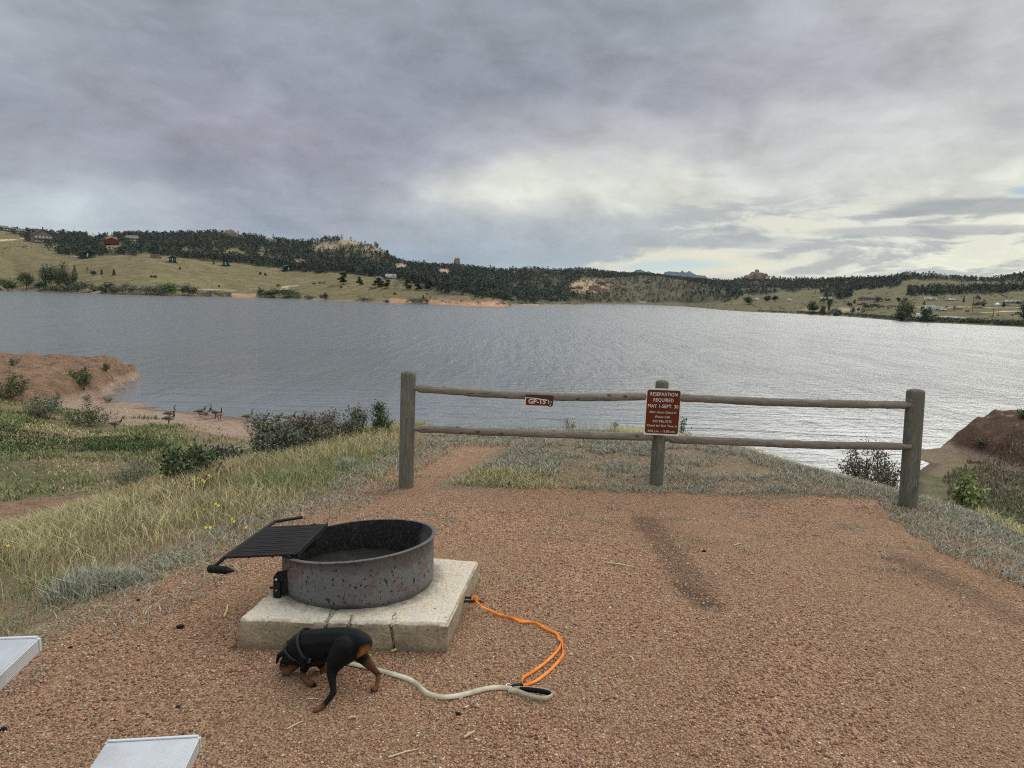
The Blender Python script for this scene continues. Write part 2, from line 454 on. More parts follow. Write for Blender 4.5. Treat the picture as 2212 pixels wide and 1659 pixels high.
def m_ground(t, b):
    g = t.new('ShaderNodeNewGeometry'); pos = EX(t, g.outputs['Position'])
    a = t.new('ShaderNodeAttribute', attribute_name='col')
    R, G, B = t.xyz(a.outputs['Color'])
    px, py, pz = t.xyz(pos)
    nA = t.noise(pos, 1.2, 5, .6); nB = t.noise(pos, 9, 5, .65); nC = t.noise(pos, 60, 3, .6); nL = t.noise(pos, .35, 3, .5)
    # stones
    w = t.noise(pos, 40, 2, .5, color=True)
    pw = t.vadd(pos, t.vmul(w, (.012, .012, .012)))
    v1 = t.new('ShaderNodeTexVoronoi', feature='F1'); t.put(v1.inputs['Vector'], pw); v1.inputs['Scale'].default_value = 50
    v2 = t.new('ShaderNodeTexVoronoi', feature='F1'); t.put(v2.inputs['Vector'], pw); v2.inputs['Scale'].default_value = 118
    c1 = t.xyz(v1.outputs['Color'])[0]; c2 = t.xyz(v2.outputs['Color'])[1]
    d1 = EX(t, v1.outputs['Distance']); d2 = EX(t, v2.outputs['Distance'])
    st = t.ramp(c1, [(0, (.12, .068, .042)), (.3, (.34, .20, .125)), (.65, (.54, .345, .24)), (.9, (.70, .51, .38)), (1, (.85, .72, .60))])
    st2 = t.ramp(c2, [(0, (.19, .105, .06)), (.5, (.34, .20, .125)), (1, (.54, .36, .245))])
    dirt = t.mix(nB, (.30, .195, .125), (.44, .30, .20))
    dense = t.smooth(nA + (nL - .5) * 1.2 + (nB - .5) * .4, .36, .60)     # where stones lie thick
    k1 = t.smooth(c1 + dense * .75, .62, .80) * t.smooth(d1, .52, .36)
    grav = t.mix(t.smooth(d2, .6, .35) * .85, dirt, st2)
    grav = t.mix(k1, grav, st)
    grav = t.mix(1., grav, t.ramp(nL * .6 + nA * .4, [(.37, (.72, .68, .63)), (.5, (1.0, .99, .97)), (.62, (1.30, 1.29, 1.28))]), 'MULTIPLY')
    grav = t.mix(1., grav, t.mix(t.smooth(py, 5.5, 2.5), (1.05, .985, .92), (.94, .89, .83)), 'MULTIPLY')
    # damp ash stains on the pad
    def stain(cx, cy, rx, ry, ang):
        ca, sa = math.cos(ang), math.sin(ang)
        u = ((px - cx) * ca + (py - cy) * sa) / rx; vv = ((py - cy) * ca - (px - cx) * sa) / ry
        return t.smooth(t.math('SQRT', u * u + vv * vv) + (nB - .5) * .9 + (nA - .5) * .8, 1.25, .45)
    def smear(p, q, r0, r1):
        dx, dy = q.x - p.x, q.y - p.y
        s_ = t.math('MULTIPLY', ((px - p.x) * dx + (py - p.y) * dy), 1 / (dx * dx + dy * dy), None, True)
        ux = px - p.x - s_ * dx; uy = py - p.y - s_ * dy
        dd = t.math('SQRT', ux * ux + uy * uy) + (nB - .5) * .13 + (nA - .5) * .20
        return t.smooth(dd / (s_ * (r1 - r0) + r0), 1.35, .35)
    wet = smear(at_z(*D_(1392, 1120)), at_z(*D_(1500, 1265)), .10, .15) * .62
    wet = wet.max(smear(at_z(*D_(1475, 1262)), at_z(*D_(1530, 1305)), .10, .09) * .85)
    wet = wet.max(smear(at_z(*D_(1930, 1190)), at_z(*D_(2190, 1330)), .08, .15) * .42)
    grav = t.mix(wet, grav, t.mix(nC, (.085, .056, .040), (.150, .100, .068)))
    tint = t.smooth(nL + (nA - .5) * .5, .38, .66)
    grav = t.mix(tint * .45, grav, t.mix(1., grav, (.74, .66, .62), 'MULTIPLY'))
    # soil under grass
    soil = t.mix(nB, (.20, .135, .085), (.33, .235, .155))
    soil = t.mix(t.smooth(nC + (nB - .5), .45, .65) * .5, soil, (.24, .25, .14))
    thatch = t.mix(t.smooth(G + (nB - .5) * .7 + (nA - .5) * .5, .35, .7), soil, t.mix(nC, (.07, .10, .035), (.16, .18, .07)))
    red = t.mix(nB, (.31, .180, .108), (.48, .31, .20))
    red = t.mix(t.smooth(t.noise(t.vmul(pos, (1.6, 1.6, .5)), 1., 5, .65), .45, .62) * .55, red, (.19, .115, .075))
    red = t.mix(t.smooth(t.noise(t.vmul(pos, (3., 3., 8.)), 1., 4, .7), .55, .68) * .35, red, (.21, .20, .12))
    red = t.mix(t.smooth(nC, .5, .7) * .4, red, (.50, .36, .27))
    red = t.mix(t.smooth(px, 18, 22), red, t.mix(t.noise(t.vmul(pos, (1.2, 1.2, 6.)), 1., 5, .7), (.095, .055, .038), (.27, .165, .115)))
    edge = (nA - .5) * .5 + (nB - .5) * .6
    c = t.mix(t.smooth(B + edge, .35, .6), thatch, red)
    c = t.mix(t.smooth(R + edge * .8, .38, .58), c, grav)
    c = t.mix(t.smooth(B + edge, .35, .6) * t.smooth(pz, LAKE + .75, LAKE + .35) * .8, c, t.mix(nC, (.50, .345, .25), (.66, .49, .38)))
    wets = t.smooth(pz, LAKE + .055, LAKE + .015)
    c = t.mix(wets * .6, c, t.mix(1., c, (.35, .33, .32), 'MULTIPLY'))
    h = t.smooth(d1, .55, .15) * k1 * 1.0 + t.smooth(d2, .6, .1) * .35 + nB * 1.1 + nA * 1.2
    rough_ = t.noise(t.vmul(pos, (1.1, 1.1, 1.1)), 1., 6, .7)
    bn0 = t.bump(rough_, 1.0, t.smooth(B, .3, .7, 0., .8))
    bn = t.bump(h, 1.0, .026, bn0)
    t.put(b.inputs['Normal'], bn)
    return c
M = {}
M['ground'] = mat('ground', m_ground, .92, .15)
build_near()

def m_water(t, b):
    g = t.new('ShaderNodeNewGeometry'); pos = EX(t, g.outputs['Position'])
    px, py, pz = t.xyz(pos)
    big = t.noise(t.vmul(pos, (.006, .016, 1)), 1.0, 4, .55, .6)      # wind streaks
    calm = t.smooth(py + (big - .5) * 90, 100, 42)                      # sheltered water near the bank
    chop = t.noise(t.vmul(pos, (1.5, 2.6, 1)), 1.0, 3, .6)
    med = t.noise(t.vmul(pos, (.42, .9, 1)), 1.0, 3, .55, .4)
    swl = t.noise(t.vmul(pos, (.10, .62, 1)), 1.0, 3, .5, .8)
    fine = t.noise(t.vmul(pos, (6., 9., 1)), 1.0, 2, .5)
    gust = t.noise(t.vmul(pos, (.16, .022, 1)), 1.0, 6, .7)
    wind = t.smooth(big, .34, .66, .85, 1.1) * t.smooth(gust, .3, .7, .55, 1.4) * t.smooth(t.noise(t.vmul(pos, (.55, .09, 1)), 1.0, 4, .65), .3, .7, .65, 1.28)
    h = (chop * .21 + med * .22) * (1.0 - calm * .84) * wind + swl * .12 * (calm * .7 + .3) + fine * .008
    nd = t.bump(h, 1.0, 1.0)
    t.put(b.inputs['Normal'], nd)
    b.inputs['IOR'].default_value = 1.40
    t.put(b.inputs['Roughness'], .16 - calm * .09)
    b.inputs['Specular IOR Level'].default_value = .5
    return t.mix(t.smooth(py, 60, 30) * t.smooth(px, 6, -6), (.130, .144, .156), (.136, .146, .150))
M['water'] = mat('water', m_water, .08, .5)
def build_water():
    xs = np.linspace(-4000, 4000, 9); ys = np.linspace(14, 5200, 9)
    X, Y = np.meshgrid(xs, ys); idx = np.arange(81).reshape(9, 9)
    F = np.stack([idx[:-1, :-1], idx[:-1, 1:], idx[1:, 1:], idx[1:, :-1]], -1).reshape(-1, 4)
    add("water", mesh_np("water", np.stack([X, Y, X * 0 + LAKE], -1).reshape(-1, 3), F, M['water']), kind='structure')
build_water()
# ------------------------------------------------------------------ far shore and hills
def tab(pts, x):
    p = sorted(pts); return np.interp(x, [q[0] for q in p], [q[1] for q in p])
def cat(*parts): return [q for part in parts for q in part]
SH = cat([P1(X, Y) for X, Y in ((-900, 640), (0, 612), (100, 610), (350, 620), (700, 632), (900, 640), (1200, 650), (1740, 660), (2212, 672))],
         [P2(X, Y) for X, Y in ((400, 680), (800, 696), (1080, 709), (1400, 720), (1700, 734), (2015, 741), (2040, 722), (2200, 729))],
         [P3(X, Y) for X, Y in ((240, 527), (300, 522), (595, 525), (612, 516), (830, 519), (900, 518), (1100, 522), (1400, 535), (1750, 568))],
         [P4(X, Y) for X, Y in ((0, 576), (400, 594), (750, 612), (980, 629), (1290, 655), (1500, 665), (2212, 697), (3100, 745))])
RI = cat([P1(X, Y) for X, Y in ((-900, 105), (0, 130), (250, 150), (400, 158), (700, 172), (900, 176), (1100, 170), (1400, 172), (1700, 150), (1850, 165), (2100, 195))],
         [P2(X, Y) for X, Y in ((0, 185), (300, 232), (420, 235), (560, 205), (700, 200), (780, 218), (860, 250), (960, 262), (1040, 305), (1100, 360), (1200, 395), (1400, 420), (1600, 425), (1800, 445), (2000, 462), (2100, 450))],
         [P3(X, Y) for X, Y in ((0, 262), (60, 240), (150, 240), (380, 258), (540, 250), (640, 245), (800, 268), (1000, 278), (1200, 300), (1400, 318), (1600, 335), (1750, 342), (1860, 325), (1960, 300), (2080, 312), (2200, 320))],
         [P4(X, Y) for X, Y in ((200, 318), (500, 325), (800, 318), (1000, 315), (1200, 305), (1300, 285), (1480, 290), (1700, 312), (1900, 325), (2020, 318), (2120, 290), (2212, 275), (3100, 240))])
Mi = cat([P1(X, Y) for X, Y in ((-900, 330), (0, 332), (550, 345), (850, 338), (1150, 322), (1400, 350), (1800, 392), (2212, 435))],
         [P2(X, Y) for X, Y in ((300, 457), (500, 470), (700, 475), (850, 500), (1100, 520), (1300, 560), (1700, 640), (1950, 690), (2015, 705), (2100, 712))],
         [P3(X, Y) for X, Y in ((300, 508), (600, 514), (830, 512), (1100, 510), (1400, 518), (1700, 545))],
         [P4(X, Y) for X, Y in ((100, 556), (600, 570), (1000, 590), (1400, 620), (2212, 655), (3100, 690))])
Ti = cat([P1(X, Y) for X, Y in ((-900, 300), (0, 300), (550, 330), (850, 325), (1150, 315), (1400, 335), (2212, 400))],
         [P2(X, Y) for X, Y in ((400, 440), (850, 470), (1100, 490), (1500, 590), (2015, 660))],
         [P3(X, Y) for X, Y in ((0, 490), (300, 500), (600, 508), (900, 505), (1400, 505))],
         [P4(X, Y) for X, Y in ((0, 500), (600, 478), (1000, 486), (1400, 478), (2212, 455), (3100, 430))])
Ni = cat([P1(X, Y) for X, Y in ((-900, 210), (0, 215), (400, 245), (850, 240), (1400, 250), (2212, 310))],
         [P2(X, Y) for X, Y in ((400, 340), (800, 380), (1100, 450), (1500, 530), (2000, 590))],
         [P3(X, Y) for X, Y in ((100, 440), (380, 440), (480, 385), (600, 352), (760, 315), (900, 310), (1050, 292), (1200, 302), (1400, 335), (1600, 368), (1760, 405), (1870, 455))],
         [P4(X, Y) for X, Y in ((100, 455), (300, 438), (600, 425), (870, 408), (1200, 385), (1500, 430), (1900, 420), (2212, 405), (3100, 380))])
dM = [(-110, 290), (0, 290), (250, 240), (390, 130), (495, 25), (515, 60), (590, 60), (620, 50), (745, 55), (1024, 70), (1140, 70)]
dT = [(-110, 340), (250, 300), (390, 200), (500, 140), (600, 120), (700, 140), (745, 250), (1024, 330), (1140, 330)]
dN = [(-110, 560), (250, 520), (400, 480), (508, 420), (570, 360), (640, 380), (740, 480), (760, 560), (1024, 640), (1140, 640)]
dR = [(-110, 900), (250, 900), (330, 760), (400, 700), (508, 1000), (600, 1100), (745, 1250), (1024, 1300), (1140, 1300)]
def far_tables():
    px = np.linspace(-105, 1130, 1500)
    rows = []
    sy = tab(SH, px)
    dirs = np.array([ray(a, b) for a, b in zip(px, sy)])
    hor = np.hypot(dirs[:, 0], dirs[:, 1])
    dS = (CAM_Z - LAKE) / np.maximum(-dirs[:, 2], 1e-4) * hor
    AZ = np.arctan2(dirs[:, 0], dirs[:, 1])
    L = [(AZ, dS, np.full_like(px, LAKE))]
    for cur, dd in ((Mi, dM), (Ti, dT), (Ni, dN), (RI, dR)):
        yy = tab(cur, px); D = dS + tab(dd, px)
        r = np.array([ray(a, b) for a, b in zip(px, yy)])
        h = np.hypot(r[:, 0], r[:, 1])
        L.append((np.arctan2(r[:, 0], r[:, 1]), D, CAM_Z + D * r[:, 2] / h))
    return L
_L = far_tables()
AZ0, AZ1 = _L[0][0][0] + .005, _L[0][0][-1] - .005
def far_layers(az):
    return [(np.interp(az, a, d), np.interp(az, a, z)) for a, d, z in _L]
def smooth1(a, n=5):
    k = np.ones(n) / n; return np.convolve(np.pad(a, n // 2, 'edge'), k, 'valid')
def zfar(az, d):
    """az, d same-shape arrays"""
    az = np.asarray(az, float); d = np.asarray(d, float)
    Ls = far_layers(az)
    dS = Ls[0][0]
    x = d * np.sin(az); y = d * np.cos(az)
    z = np.full(az.shape, LAKE)
    ks = [(dS - 25, LAKE - 3.0), (dS, LAKE)]
    # a low bank right behind the waterline, then the rises
    ks.append((dS + 4, LAKE + .7 + 0 * dS))
    prev = dS + 4
    for (D, Z) in Ls[1:]:
        D = np.maximum(D, prev + 10); ks.append((D, Z)); prev = D
    ks.append((prev + 260, ks[-1][1] - 30)); ks.append((prev + 1600, ks[-1][1] - 30))
    for (d0, z0), (d1, z1) in zip(ks[:-1], ks[1:]):
        t = (d - d0) / (d1 - d0); inn = (t >= 0) & (t <= 1)
        tt = np.clip(t, 0, 1)
        z = np.where(inn, z0 + (z1 - z0) * tt, z)
    z = np.where(d < ks[0][0], LAKE - 3.0, z)
    rise = sstep(8, 120, d - dS)
    z = z + rise * (6.0 * (fbm(x / 90, y / 90, 4, 50) - .5) + 2.0 * (fbm(x / 18, y / 18, 3, 51) - .5))
    z = z + sstep(1, 10, d - dS) * .5 * (fbm(x / 9, y / 9, 3, 52) - .5)
    return z
def hit(px, py, miss_to_ridge=True):
    """where the pixel's line of sight meets the far ground"""
    r = ray(px, py); h = math.hypot(r[0], r[1]); az = math.atan2(r[0], r[1])
    d = np.arange(250., 3400., 2.0)
    z = zfar(np.full(d.shape, az), d); zl = CAM_Z + d * r[2] / h
    w = np.where((z > zl))[0]
    if len(w): i = w[0]
    else: i = int(np.argmax((z - CAM_Z) / d))
    return Vector((d[i] * math.sin(az), d[i] * math.cos(az), float(z[i]))), float(d[i])
def in_ell(px, Y, e): 
    cx, cy, rx, ry = e; return ((px - cx) / rx) ** 2 + ((Y - cy) / ry) ** 2
def EL(P, X, Y, rx, ry):
    a = P(X, Y); return (a[0], a[1], rx * C_, ry * C_)
CLEAR = [EL(P1, 770, 178, 70, 26), EL(P1, 900, 262, 75, 42), EL(P1, 885, 222, 60, 40), EL(P1, 1060, 215, 70, 28), EL(P1, 1860, 312, 110, 22),
         EL(P1, 1475, 300, 45, 20), EL(P1, 1850, 160, 80, 45), EL(P1, 2140, 215, 50, 22), EL(P2, 40, 330, 60, 16), EL(P1, 1080, 140, 70, 18),
         EL(P2, 80, 290, 40, 14), EL(P2, 350, 392, 55, 22), EL(P2, 1175, 425, 55, 28), EL(P2, 1500, 465, 45, 26), EL(P2, 770, 225, 95, 22),
         EL(P2, 1000, 300, 60, 20), EL(P1, 330, 190, 60, 50), EL(P1, 60, 140, 60, 18), EL(P1, 100, 205, 110, 30), EL(P1, 1525, 160, 30, 16)]
THIN = [(EL(P2, 560, 270, 110, 55), .35), (EL(P2, 800, 260, 170, 60), .32), (EL(P2, 950, 330, 120, 45), .5), (EL(P1, 300, 290, 200, 50), .25),
        (EL(P3, 660, 375, 190, 62), .22), (EL(P3, 1350, 400, 480, 95), .95), (EL(P3, 1000, 450, 380, 40), .8), (EL(P3, 380, 340, 60, 35), .4)]
FB = cat([P1(X, Y) for X, Y in ((-900, 120), (0, 140), (190, 200), (330, 250), (420, 320), (600, 336), (850, 338), (1150, 322), (1400, 352), (1800, 394), (2212, 437))],
         [P2(X, Y) for X, Y in ((300, 458), (500, 470), (700, 476), (900, 500), (1130, 520), (1250, 560), (1400, 600), (1500, 640), (1750, 665), (2015, 705))],
         [P3(X, Y) for X, Y in ((0, 500), (300, 505), (600, 505), (1000, 498), (1400, 505), (1700, 505), (1860, 465), (1900, 440), (2080, 430))],
         [P4(X, Y) for X, Y in ((0, 440), (200, 445), (420, 420), (620, 395), (870, 412), (1050, 400), (1200, 382), (1290, 340), (1500, 335), (1800, 345), (2212, 345), (3000, 330))])
def density(px, py):
    """share of tree cover on the far ground at a place whose foot is seen at (px, py)"""
    px = np.asarray(px, float); py = np.asarray(py, float)
    py = py + 4.2 * (fbm(px / 9, py / 5, 2, 120) - .5); px = px + 9 * (fbm(px / 12 + 7, py / 6, 2, 121) - .5)
    base = tab(FB, px)
    d = np.where(py < base, 1.0, 0.0)
    d = np.where((px > P4(1350, 0)[0]) & (py < base), .75, d)
    # belt of pines on the right slope
    bx = (px - P4(1290, 0)[0]) / C_
    lo = P4(0, 455)[1] - np.clip(bx - 250, 0, 3000) * .045 * C_
    hi = P4(0, 400)[1] - np.clip(bx, 0, 3000) * .02 * C_
    belt = (bx > 0) & (py < lo) & (py > hi)
    d = np.where(belt, .9, d)
    b2 = in_ell(px, py, EL(P4, 740, 440, 130, 45)) < 1
    d = np.where(b2, .8, d)
    b3 = in_ell(px, py, EL(P3, 1500, 470, 330, 38)) < 1
    d = np.where(b3, .9, d)
    for e in CLEAR: d = np.where(in_ell(px, py, e) < 1, 0.0, d)
    for e, k in THIN: d = np.where(in_ell(px, py, e) < 1, d * k, d)
    return d
def build_far():
    naz = 1000; az = np.linspace(AZ0, AZ1, naz)
    u = np.concatenate([np.linspace(-25, 6, 12), np.linspace(6, 400, 90)[1:], np.linspace(400, 1500, 130)[1:], np.linspace(1500, 3000, 14)[1:]])
    dS = np.interp(az, _L[0][0], _L[0][1])
    A = np.repeat(az[None, :], len(u), 0); D = dS[None, :] + u[:, None]
    Z = zfar(A, D); X = D * np.sin(A); Y = D * np.cos(A)
    V = np.stack([X, Y, Z], -1).reshape(-1, 3)
    idx = np.arange(len(u) * naz).reshape(len(u), naz)
    F = np.stack([idx[:-1, :-1], idx[:-1, 1:], idx[1:, 1:], idx[1:, :-1]], -1).reshape(-1, 4)
    px, py, _ = proj(V)
    n = fbm(V[:, 0] / 40, V[:, 1] / 40, 4, 60)[:, None]; n2 = fbm(V[:, 0] / 12, V[:, 1] / 7, 4, 61)[:, None]
    mead = np.array((.180, .150, .082)) * (.72 + .5 * n2) * (.85 + .3 * n)
    left = sstep(470, 380, px)[:, None]
    scrub = np.array((.135, .122, .074)) * (.6 + .75 * n2)
    c = mead * left + (scrub * .55 + mead * .40) * (1 - left)
    den = density(px, py)[:, None]
    floor_ = np.array((.095, .09, .062)) * (.5 + .9 * n2)
    c = c * (1 - den * .85) + floor_ * den * .85
    def tint(e, colr, k=1.0, soft=.5):
        nonlocal c
        w = sstep(1 + soft, 1 - soft, in_ell(px, py, e) + (n2[:, 0] - .5) * 2)[:, None] * k
        c = c * (1 - w) + np.array(colr) * (.7 + .6 * n2) * w
    rock = (.34, .26, .195)
    tint(EL(P2, 770, 225, 100, 26), rock); tint(EL(P2, 560, 275, 100, 45), rock, .7); tint(EL(P2, 960, 280, 110, 35), rock, .8)
    tint(EL(P3, 650, 375, 170, 50), (.40, .30, .20)); tint(EL(P3, 560, 375, 70, 25), (.46, .33, .19)); tint(EL(P3, 1250, 400, 420, 80), (.135, .12, .08), .9)
    tint(EL(P1, 770, 178, 60, 20), (.40, .31, .20)); tint(EL(P2, 1175, 425, 50, 26), rock); tint(EL(P2, 1500, 465, 45, 26), rock)
    tint(EL(P2, 350, 392, 55, 22), (.40, .27, .19)); tint(EL(P4, 100, 350, 120, 40), rock, .5)
    tint(EL(P4, 650, 560, 180, 14), (.36, .29, .20), .9); tint(EL(P4, 800, 560, 140, 18), (.34, .27, .19), .8)
    tint(EL(P2, 1700, 690, 330, 40), (.25, .17, .11), .6)
    U = (D - dS[None, :]).ravel()
    red = np.zeros(len(V))
    for P, X0, X1 in ((P1, 1835, 2030), (P2, 1075, 1240), (P2, 1380, 2030), (P3, 100, 245), (P2, 2120, 2212), (P1, 720, 800)):
        a, bb = P(X0, 0)[0], P(X1, 0)[0]
        red = np.maximum(red, sstep(a - 1.5, a + 1.5, px) * sstep(bb + 1.5, bb - 1.5, px) * sstep(26, 14, U + 8 * (n[:, 0] - .5)))
    shore = sstep(3.6, 1.5, U) * sstep(640, 560, px)
    red = np.maximum(red, shore * .8)[:, None]
    c = c * (1 - red) + np.array((.40, .24, .15)) * (.75 + .5 * n2) * red
    def road(pts, w=2.2, colr=(.50, .38, .25)):
        nonlocal c
        H = [hit(*p)[0] for p in pts]
        dd = np.full(len(V), 1e9)
        for p, q in zip(H[:-1], H[1:]):
            dx, dy = q.x - p.x, q.y - p.y
            tt = np.clip(((V[:, 0] - p.x) * dx + (V[:, 1] - p.y) * dy) / (dx * dx + dy * dy + 1e-9), 0, 1)
            dd = np.minimum(dd, np.hypot(V[:, 0] - p.x - tt * dx, V[:, 1] - p.y - tt * dy))
        k = sstep(w + 1.2, w - .6, dd)[:, None]; c = c * (1 - k) + np.array(colr) * (.8 + .4 * n2) * k
    road([P1(0, 220), P1(80, 208), P1(200, 196)], 3)
    road([P2(330, 574), P2(250, 582), P2(232, 600), P2(262, 616)], 3.2)
    road([P1(1400, 590), P1(1550, 604), P1(1740, 604), P1(1850, 612)], 2.2, (.42, .34, .22))
    road([P4(1900, 585), P4(2080, 575), P4(2212, 572)], 3.0, (.42, .35, .24)); road([P4(1250, 545), P4(1600, 545), P4(1800, 540), P4(2212, 545)], 3.0, (.38, .32, .22))
    road([P4(1560, 615), P4(1720, 628)], 3.0, (.40, .36, .30))
    me = mesh_np("hills", V, F, M['far_ground'], np.clip(c, .01, 1), True)
    add("hills", me, kind='structure')
def m_far(t, b):
    a = t.new('ShaderNodeAttribute', attribute_name='col')
    g = t.new('ShaderNodeNewGeometry'); pos = EX(t, g.outputs['Position'])
    n = t.noise(t.vmul(pos, (.35, .35, .35)), 1, 5, .65); n2 = t.noise(t.vmul(pos, (.05, .12, .1)), 1, 4, .6)
    c = t.mix(1., EX(t, a.outputs['Color']), t.ramp(n, [(.25, (.55, .55, .55)), (.5, (1, 1, 1)), (.75, (1.35, 1.35, 1.35))]), 'MULTIPLY')
    c = t.mix(1., c, t.ramp(n2, [(.3, (.80, .82, .8)), (.7, (1.2, 1.18, 1.15))]), 'MULTIPLY')
    t.put(b.inputs['Normal'], t.bump(n, .5, 1.2))
    return c
M['far_ground'] = mat('far_ground', m_far, 1.0, .05)
build_far()
# far blue range
def build_range():
    def ridge(pts, d, depth):
        W = [at_d(*p, d) for p in pts]; V = []; F = []
        n = 60; T = np.linspace(0, len(W) - 1, n)
        for j, (k, dz) in enumerate(((1.0, 0), (.86, .45), (.72, .8), (1.12, .6), (1.3, 1.0))):
            for s in T:
                i = min(int(s), len(W) - 2); p = W[i].lerp(W[i + 1], s - i)
                q = Vector((p.x * k, p.y * k, p.z)); q.z = p.z * (1 - dz) + (-40) * dz + (40 * dz + 12) * (mnoise.noise(Vector((s * 1.9 + j * 3, j * 2.2, 0)))) * (1 if j else .6)
                V.append(q)
        order = [2, 1, 0, 3, 4]
        for a, b in zip(order[:-1], order[1:]):
            for i in range(n - 1): F.append((a * n + i, a * n + i + 1, b * n + i + 1, b * n + i))
        return V, F
    for nm, pts, d in (("distant_peaks", ((1180, 330), (1225, 285), (1245, 262), (1280, 258), (1340, 262), (1362, 268), (1380, 250), (1398, 266), (1412, 268), (1436, 254), (1460, 270), (1500, 290), (1530, 290), (1560, 292), (1590, 315), (1640, 345)), 9000),
                       ("distant_hill", ((940, 300), (990, 262), (1020, 246), (1050, 243), (1075, 255), (1090, 262), (1110, 258), (1130, 262), (1150, 275), (1200, 310)), 6500)):
        V, F = ridge([P3(*p) for p in pts], d, 0)
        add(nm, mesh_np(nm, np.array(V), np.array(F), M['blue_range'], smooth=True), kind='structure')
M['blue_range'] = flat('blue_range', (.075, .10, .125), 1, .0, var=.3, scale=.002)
build_range()
# ------------------------------------------------------------------ camp site objects
B1 = lambda X, Y: (K * (427.9 + X / 3.537), K * (1086.2 + Y / 3.537))      # enlargement of the fire ring
DG = lambda X, Y: (253.97 + X * .06889, 609.5 + Y * .06889)                 # enlargement of the dog
LE = lambda X, Y: (K * (768.1 + X / 4.48), K * (1261.8 + Y / 4.48))         # enlargement of the leashes
F6 = lambda X, Y: (K * (438.9 + X / 3.6656), K * (768 + Y / 3.6656))
F7 = lambda X, Y: (K * (1042.3 + X / 3.6656), K * (768 + Y / 3.6656))
F8 = lambda X, Y: (K * (1608.5 + X / 3.6656), K * (768 + Y / 3.6656))
def hitn(px, py):
    r = ray(px, py); h = math.hypot(r[0], r[1])
    d = np.concatenate([np.arange(1., 14, .01), np.arange(14, 80, .05)])
    x = d * r[0] / h; y = d * r[1] / h; zl = CAM_Z + d * r[2] / h
    w = np.where(znear(x, y) > zl)[0]
    i = w[0] if len(w) else len(d) - 1
    return Vector((x[i], y[i], float(znear(x[i:i + 1], y[i:i + 1])[0])))
def zn(x, y): return float(znear(np.array([x]), np.array([y]))[0])

def vcol(me, fn):
    n = len(me.vertices); V = np.empty(n * 3, np.float32); me.vertices.foreach_get('co', V); V = V.reshape(-1, 3)
    C = np.ones((n, 4), np.float32); C[:, :3] = fn(V)
    a = me.color_attributes.new('col', 'FLOAT_COLOR', 'POINT'); a.data.foreach_set('color', C.ravel())
# ---- weathered timber
def m_wood(axis, lo=(.12, .10, .08), hi=(.30, .26, .215), green=(.17, .16, .13), dark=.35, knots=True):
    def f(t, b):
        tc = t.new('ShaderNodeTexCoord').outputs['Object']
        oi = t.new('ShaderNodeObjectInfo').outputs['Random']
        s = (2.2, 30, 30) if axis == 0 else (30, 30, 2.2)
        sh = t.vadd(tc, t.vec(EX(t, oi) * 7.0, EX(t, oi) * 3.0, EX(t, oi) * 5.0))
        wob = t.noise(t.vmul(sh, (6, 6, 6)), .8, 3, .5, color=True)
        p = t.vadd(t.vmul(sh, s), t.vmul(wob, (3.0, 3.0, 3.0)))
        grain = t.noise(p, 1.3, 5, .62, .6)
        fine = t.noise(t.vmul(sh, tuple(v * 5 for v in s)), 1.0, 3, .6)
        big = t.noise(sh, 5, 3, .5)
        c = t.ramp(grain, [(.25, lo), (.5, tuple((a + b_) / 2 for a, b_ in zip(lo, hi))), (.72, hi)])
        c = t.mix(t.smooth(big, .42, .68) * .6, c, green)
        crack = t.noise(t.vmul(sh, (.9, 60, 60) if axis == 0 else (60, 60, .9)), 1.0, 2, .5, .2)
        ck = t.smooth(crack, .66, .74)
        c = t.mix(ck * .8, c, (.05, .042, .036))
        c = t.mix(1., c, t.ramp(fine, [(.3, (.8, .8, .8)), (.7, (1.12, 1.1, 1.08))]), 'MULTIPLY')
        if knots:
            kp = t.vmul(sh, (7.0, 11, 11) if axis == 0 else (9, 9, 4.0))
            kd = t.voro(kp, 1.0); kk = t.smooth(kd, .20, .11)
            c = t.mix(kk * .8, c, (.06, .048, .04))
        t.put(b.inputs['Normal'], t.bump(grain * 1.0 + fine * .35 - ck * 1.3, .75, .006))
        return c
    return mat('weathered_wood', f, .92, .12)
M['rail_wood'] = m_wood(0)
M['post_wood'] = m_wood(2, (.085, .082, .066), (.215, .20, .165), (.115, .125, .095), knots=False)
fence = thing('post_and_rail_fence', 'weathered grey post and rail fence with round posts at the gravel edge', 'fence', (0, 0, 0))
POSTS = []
for (bx, by, tx, ty, wpx) in ((877, 1052, 882, 801, 32.5), (1417, 1046, 1430.5, 821, 28.5), (1961, 1096, 1978.5, 840, 37.5)):
    base = hitn(K * bx, K * by)
    top = at_y(K * tx, K * ty, base.y + .01)
    dep = float((np.array(top) - CAM) @ _F); r = wpx * K / FPX * dep / 2
    POSTS.append((base, top, r))
    mb = MB(); ax = (top - base).normalized(); n = 26; L = (top - base).length + .35
    prof = [(-.35, 1.03), (0, 1.02), (.25 * L, 1.0), (.6 * L, .99), (L - .35 - .035, .985), (L - .35 - .022, .965), (L - .35 - .010, .84), (L - .35 - .003, .52), (L - .35, .12)]
    X = ax.orthogonal().normalized(); Y = ax.cross(X); rings = []
    for s, k in prof:
        rings.append([mb.bm.verts.new(Vector((0, 0, 0)) + ax * s + (X * math.cos(a) + Y * math.sin(a)) * r * k * (1 + .018 * math.sin(3 * a + bx) + .012 * math.sin(5 * a))) for a in [2 * math.pi * i / n for i in range(n)]])
    for a_, b_ in zip(rings[:-1], rings[1:]):
        for i in range(n): mb.bm.faces.new((a_[i], a_[(i + 1) % n], b_[(i + 1) % n], b_[i]))
    mb.bm.faces.new(rings[-1])
    mb.build('post', M['post_wood'], fence, True, base)
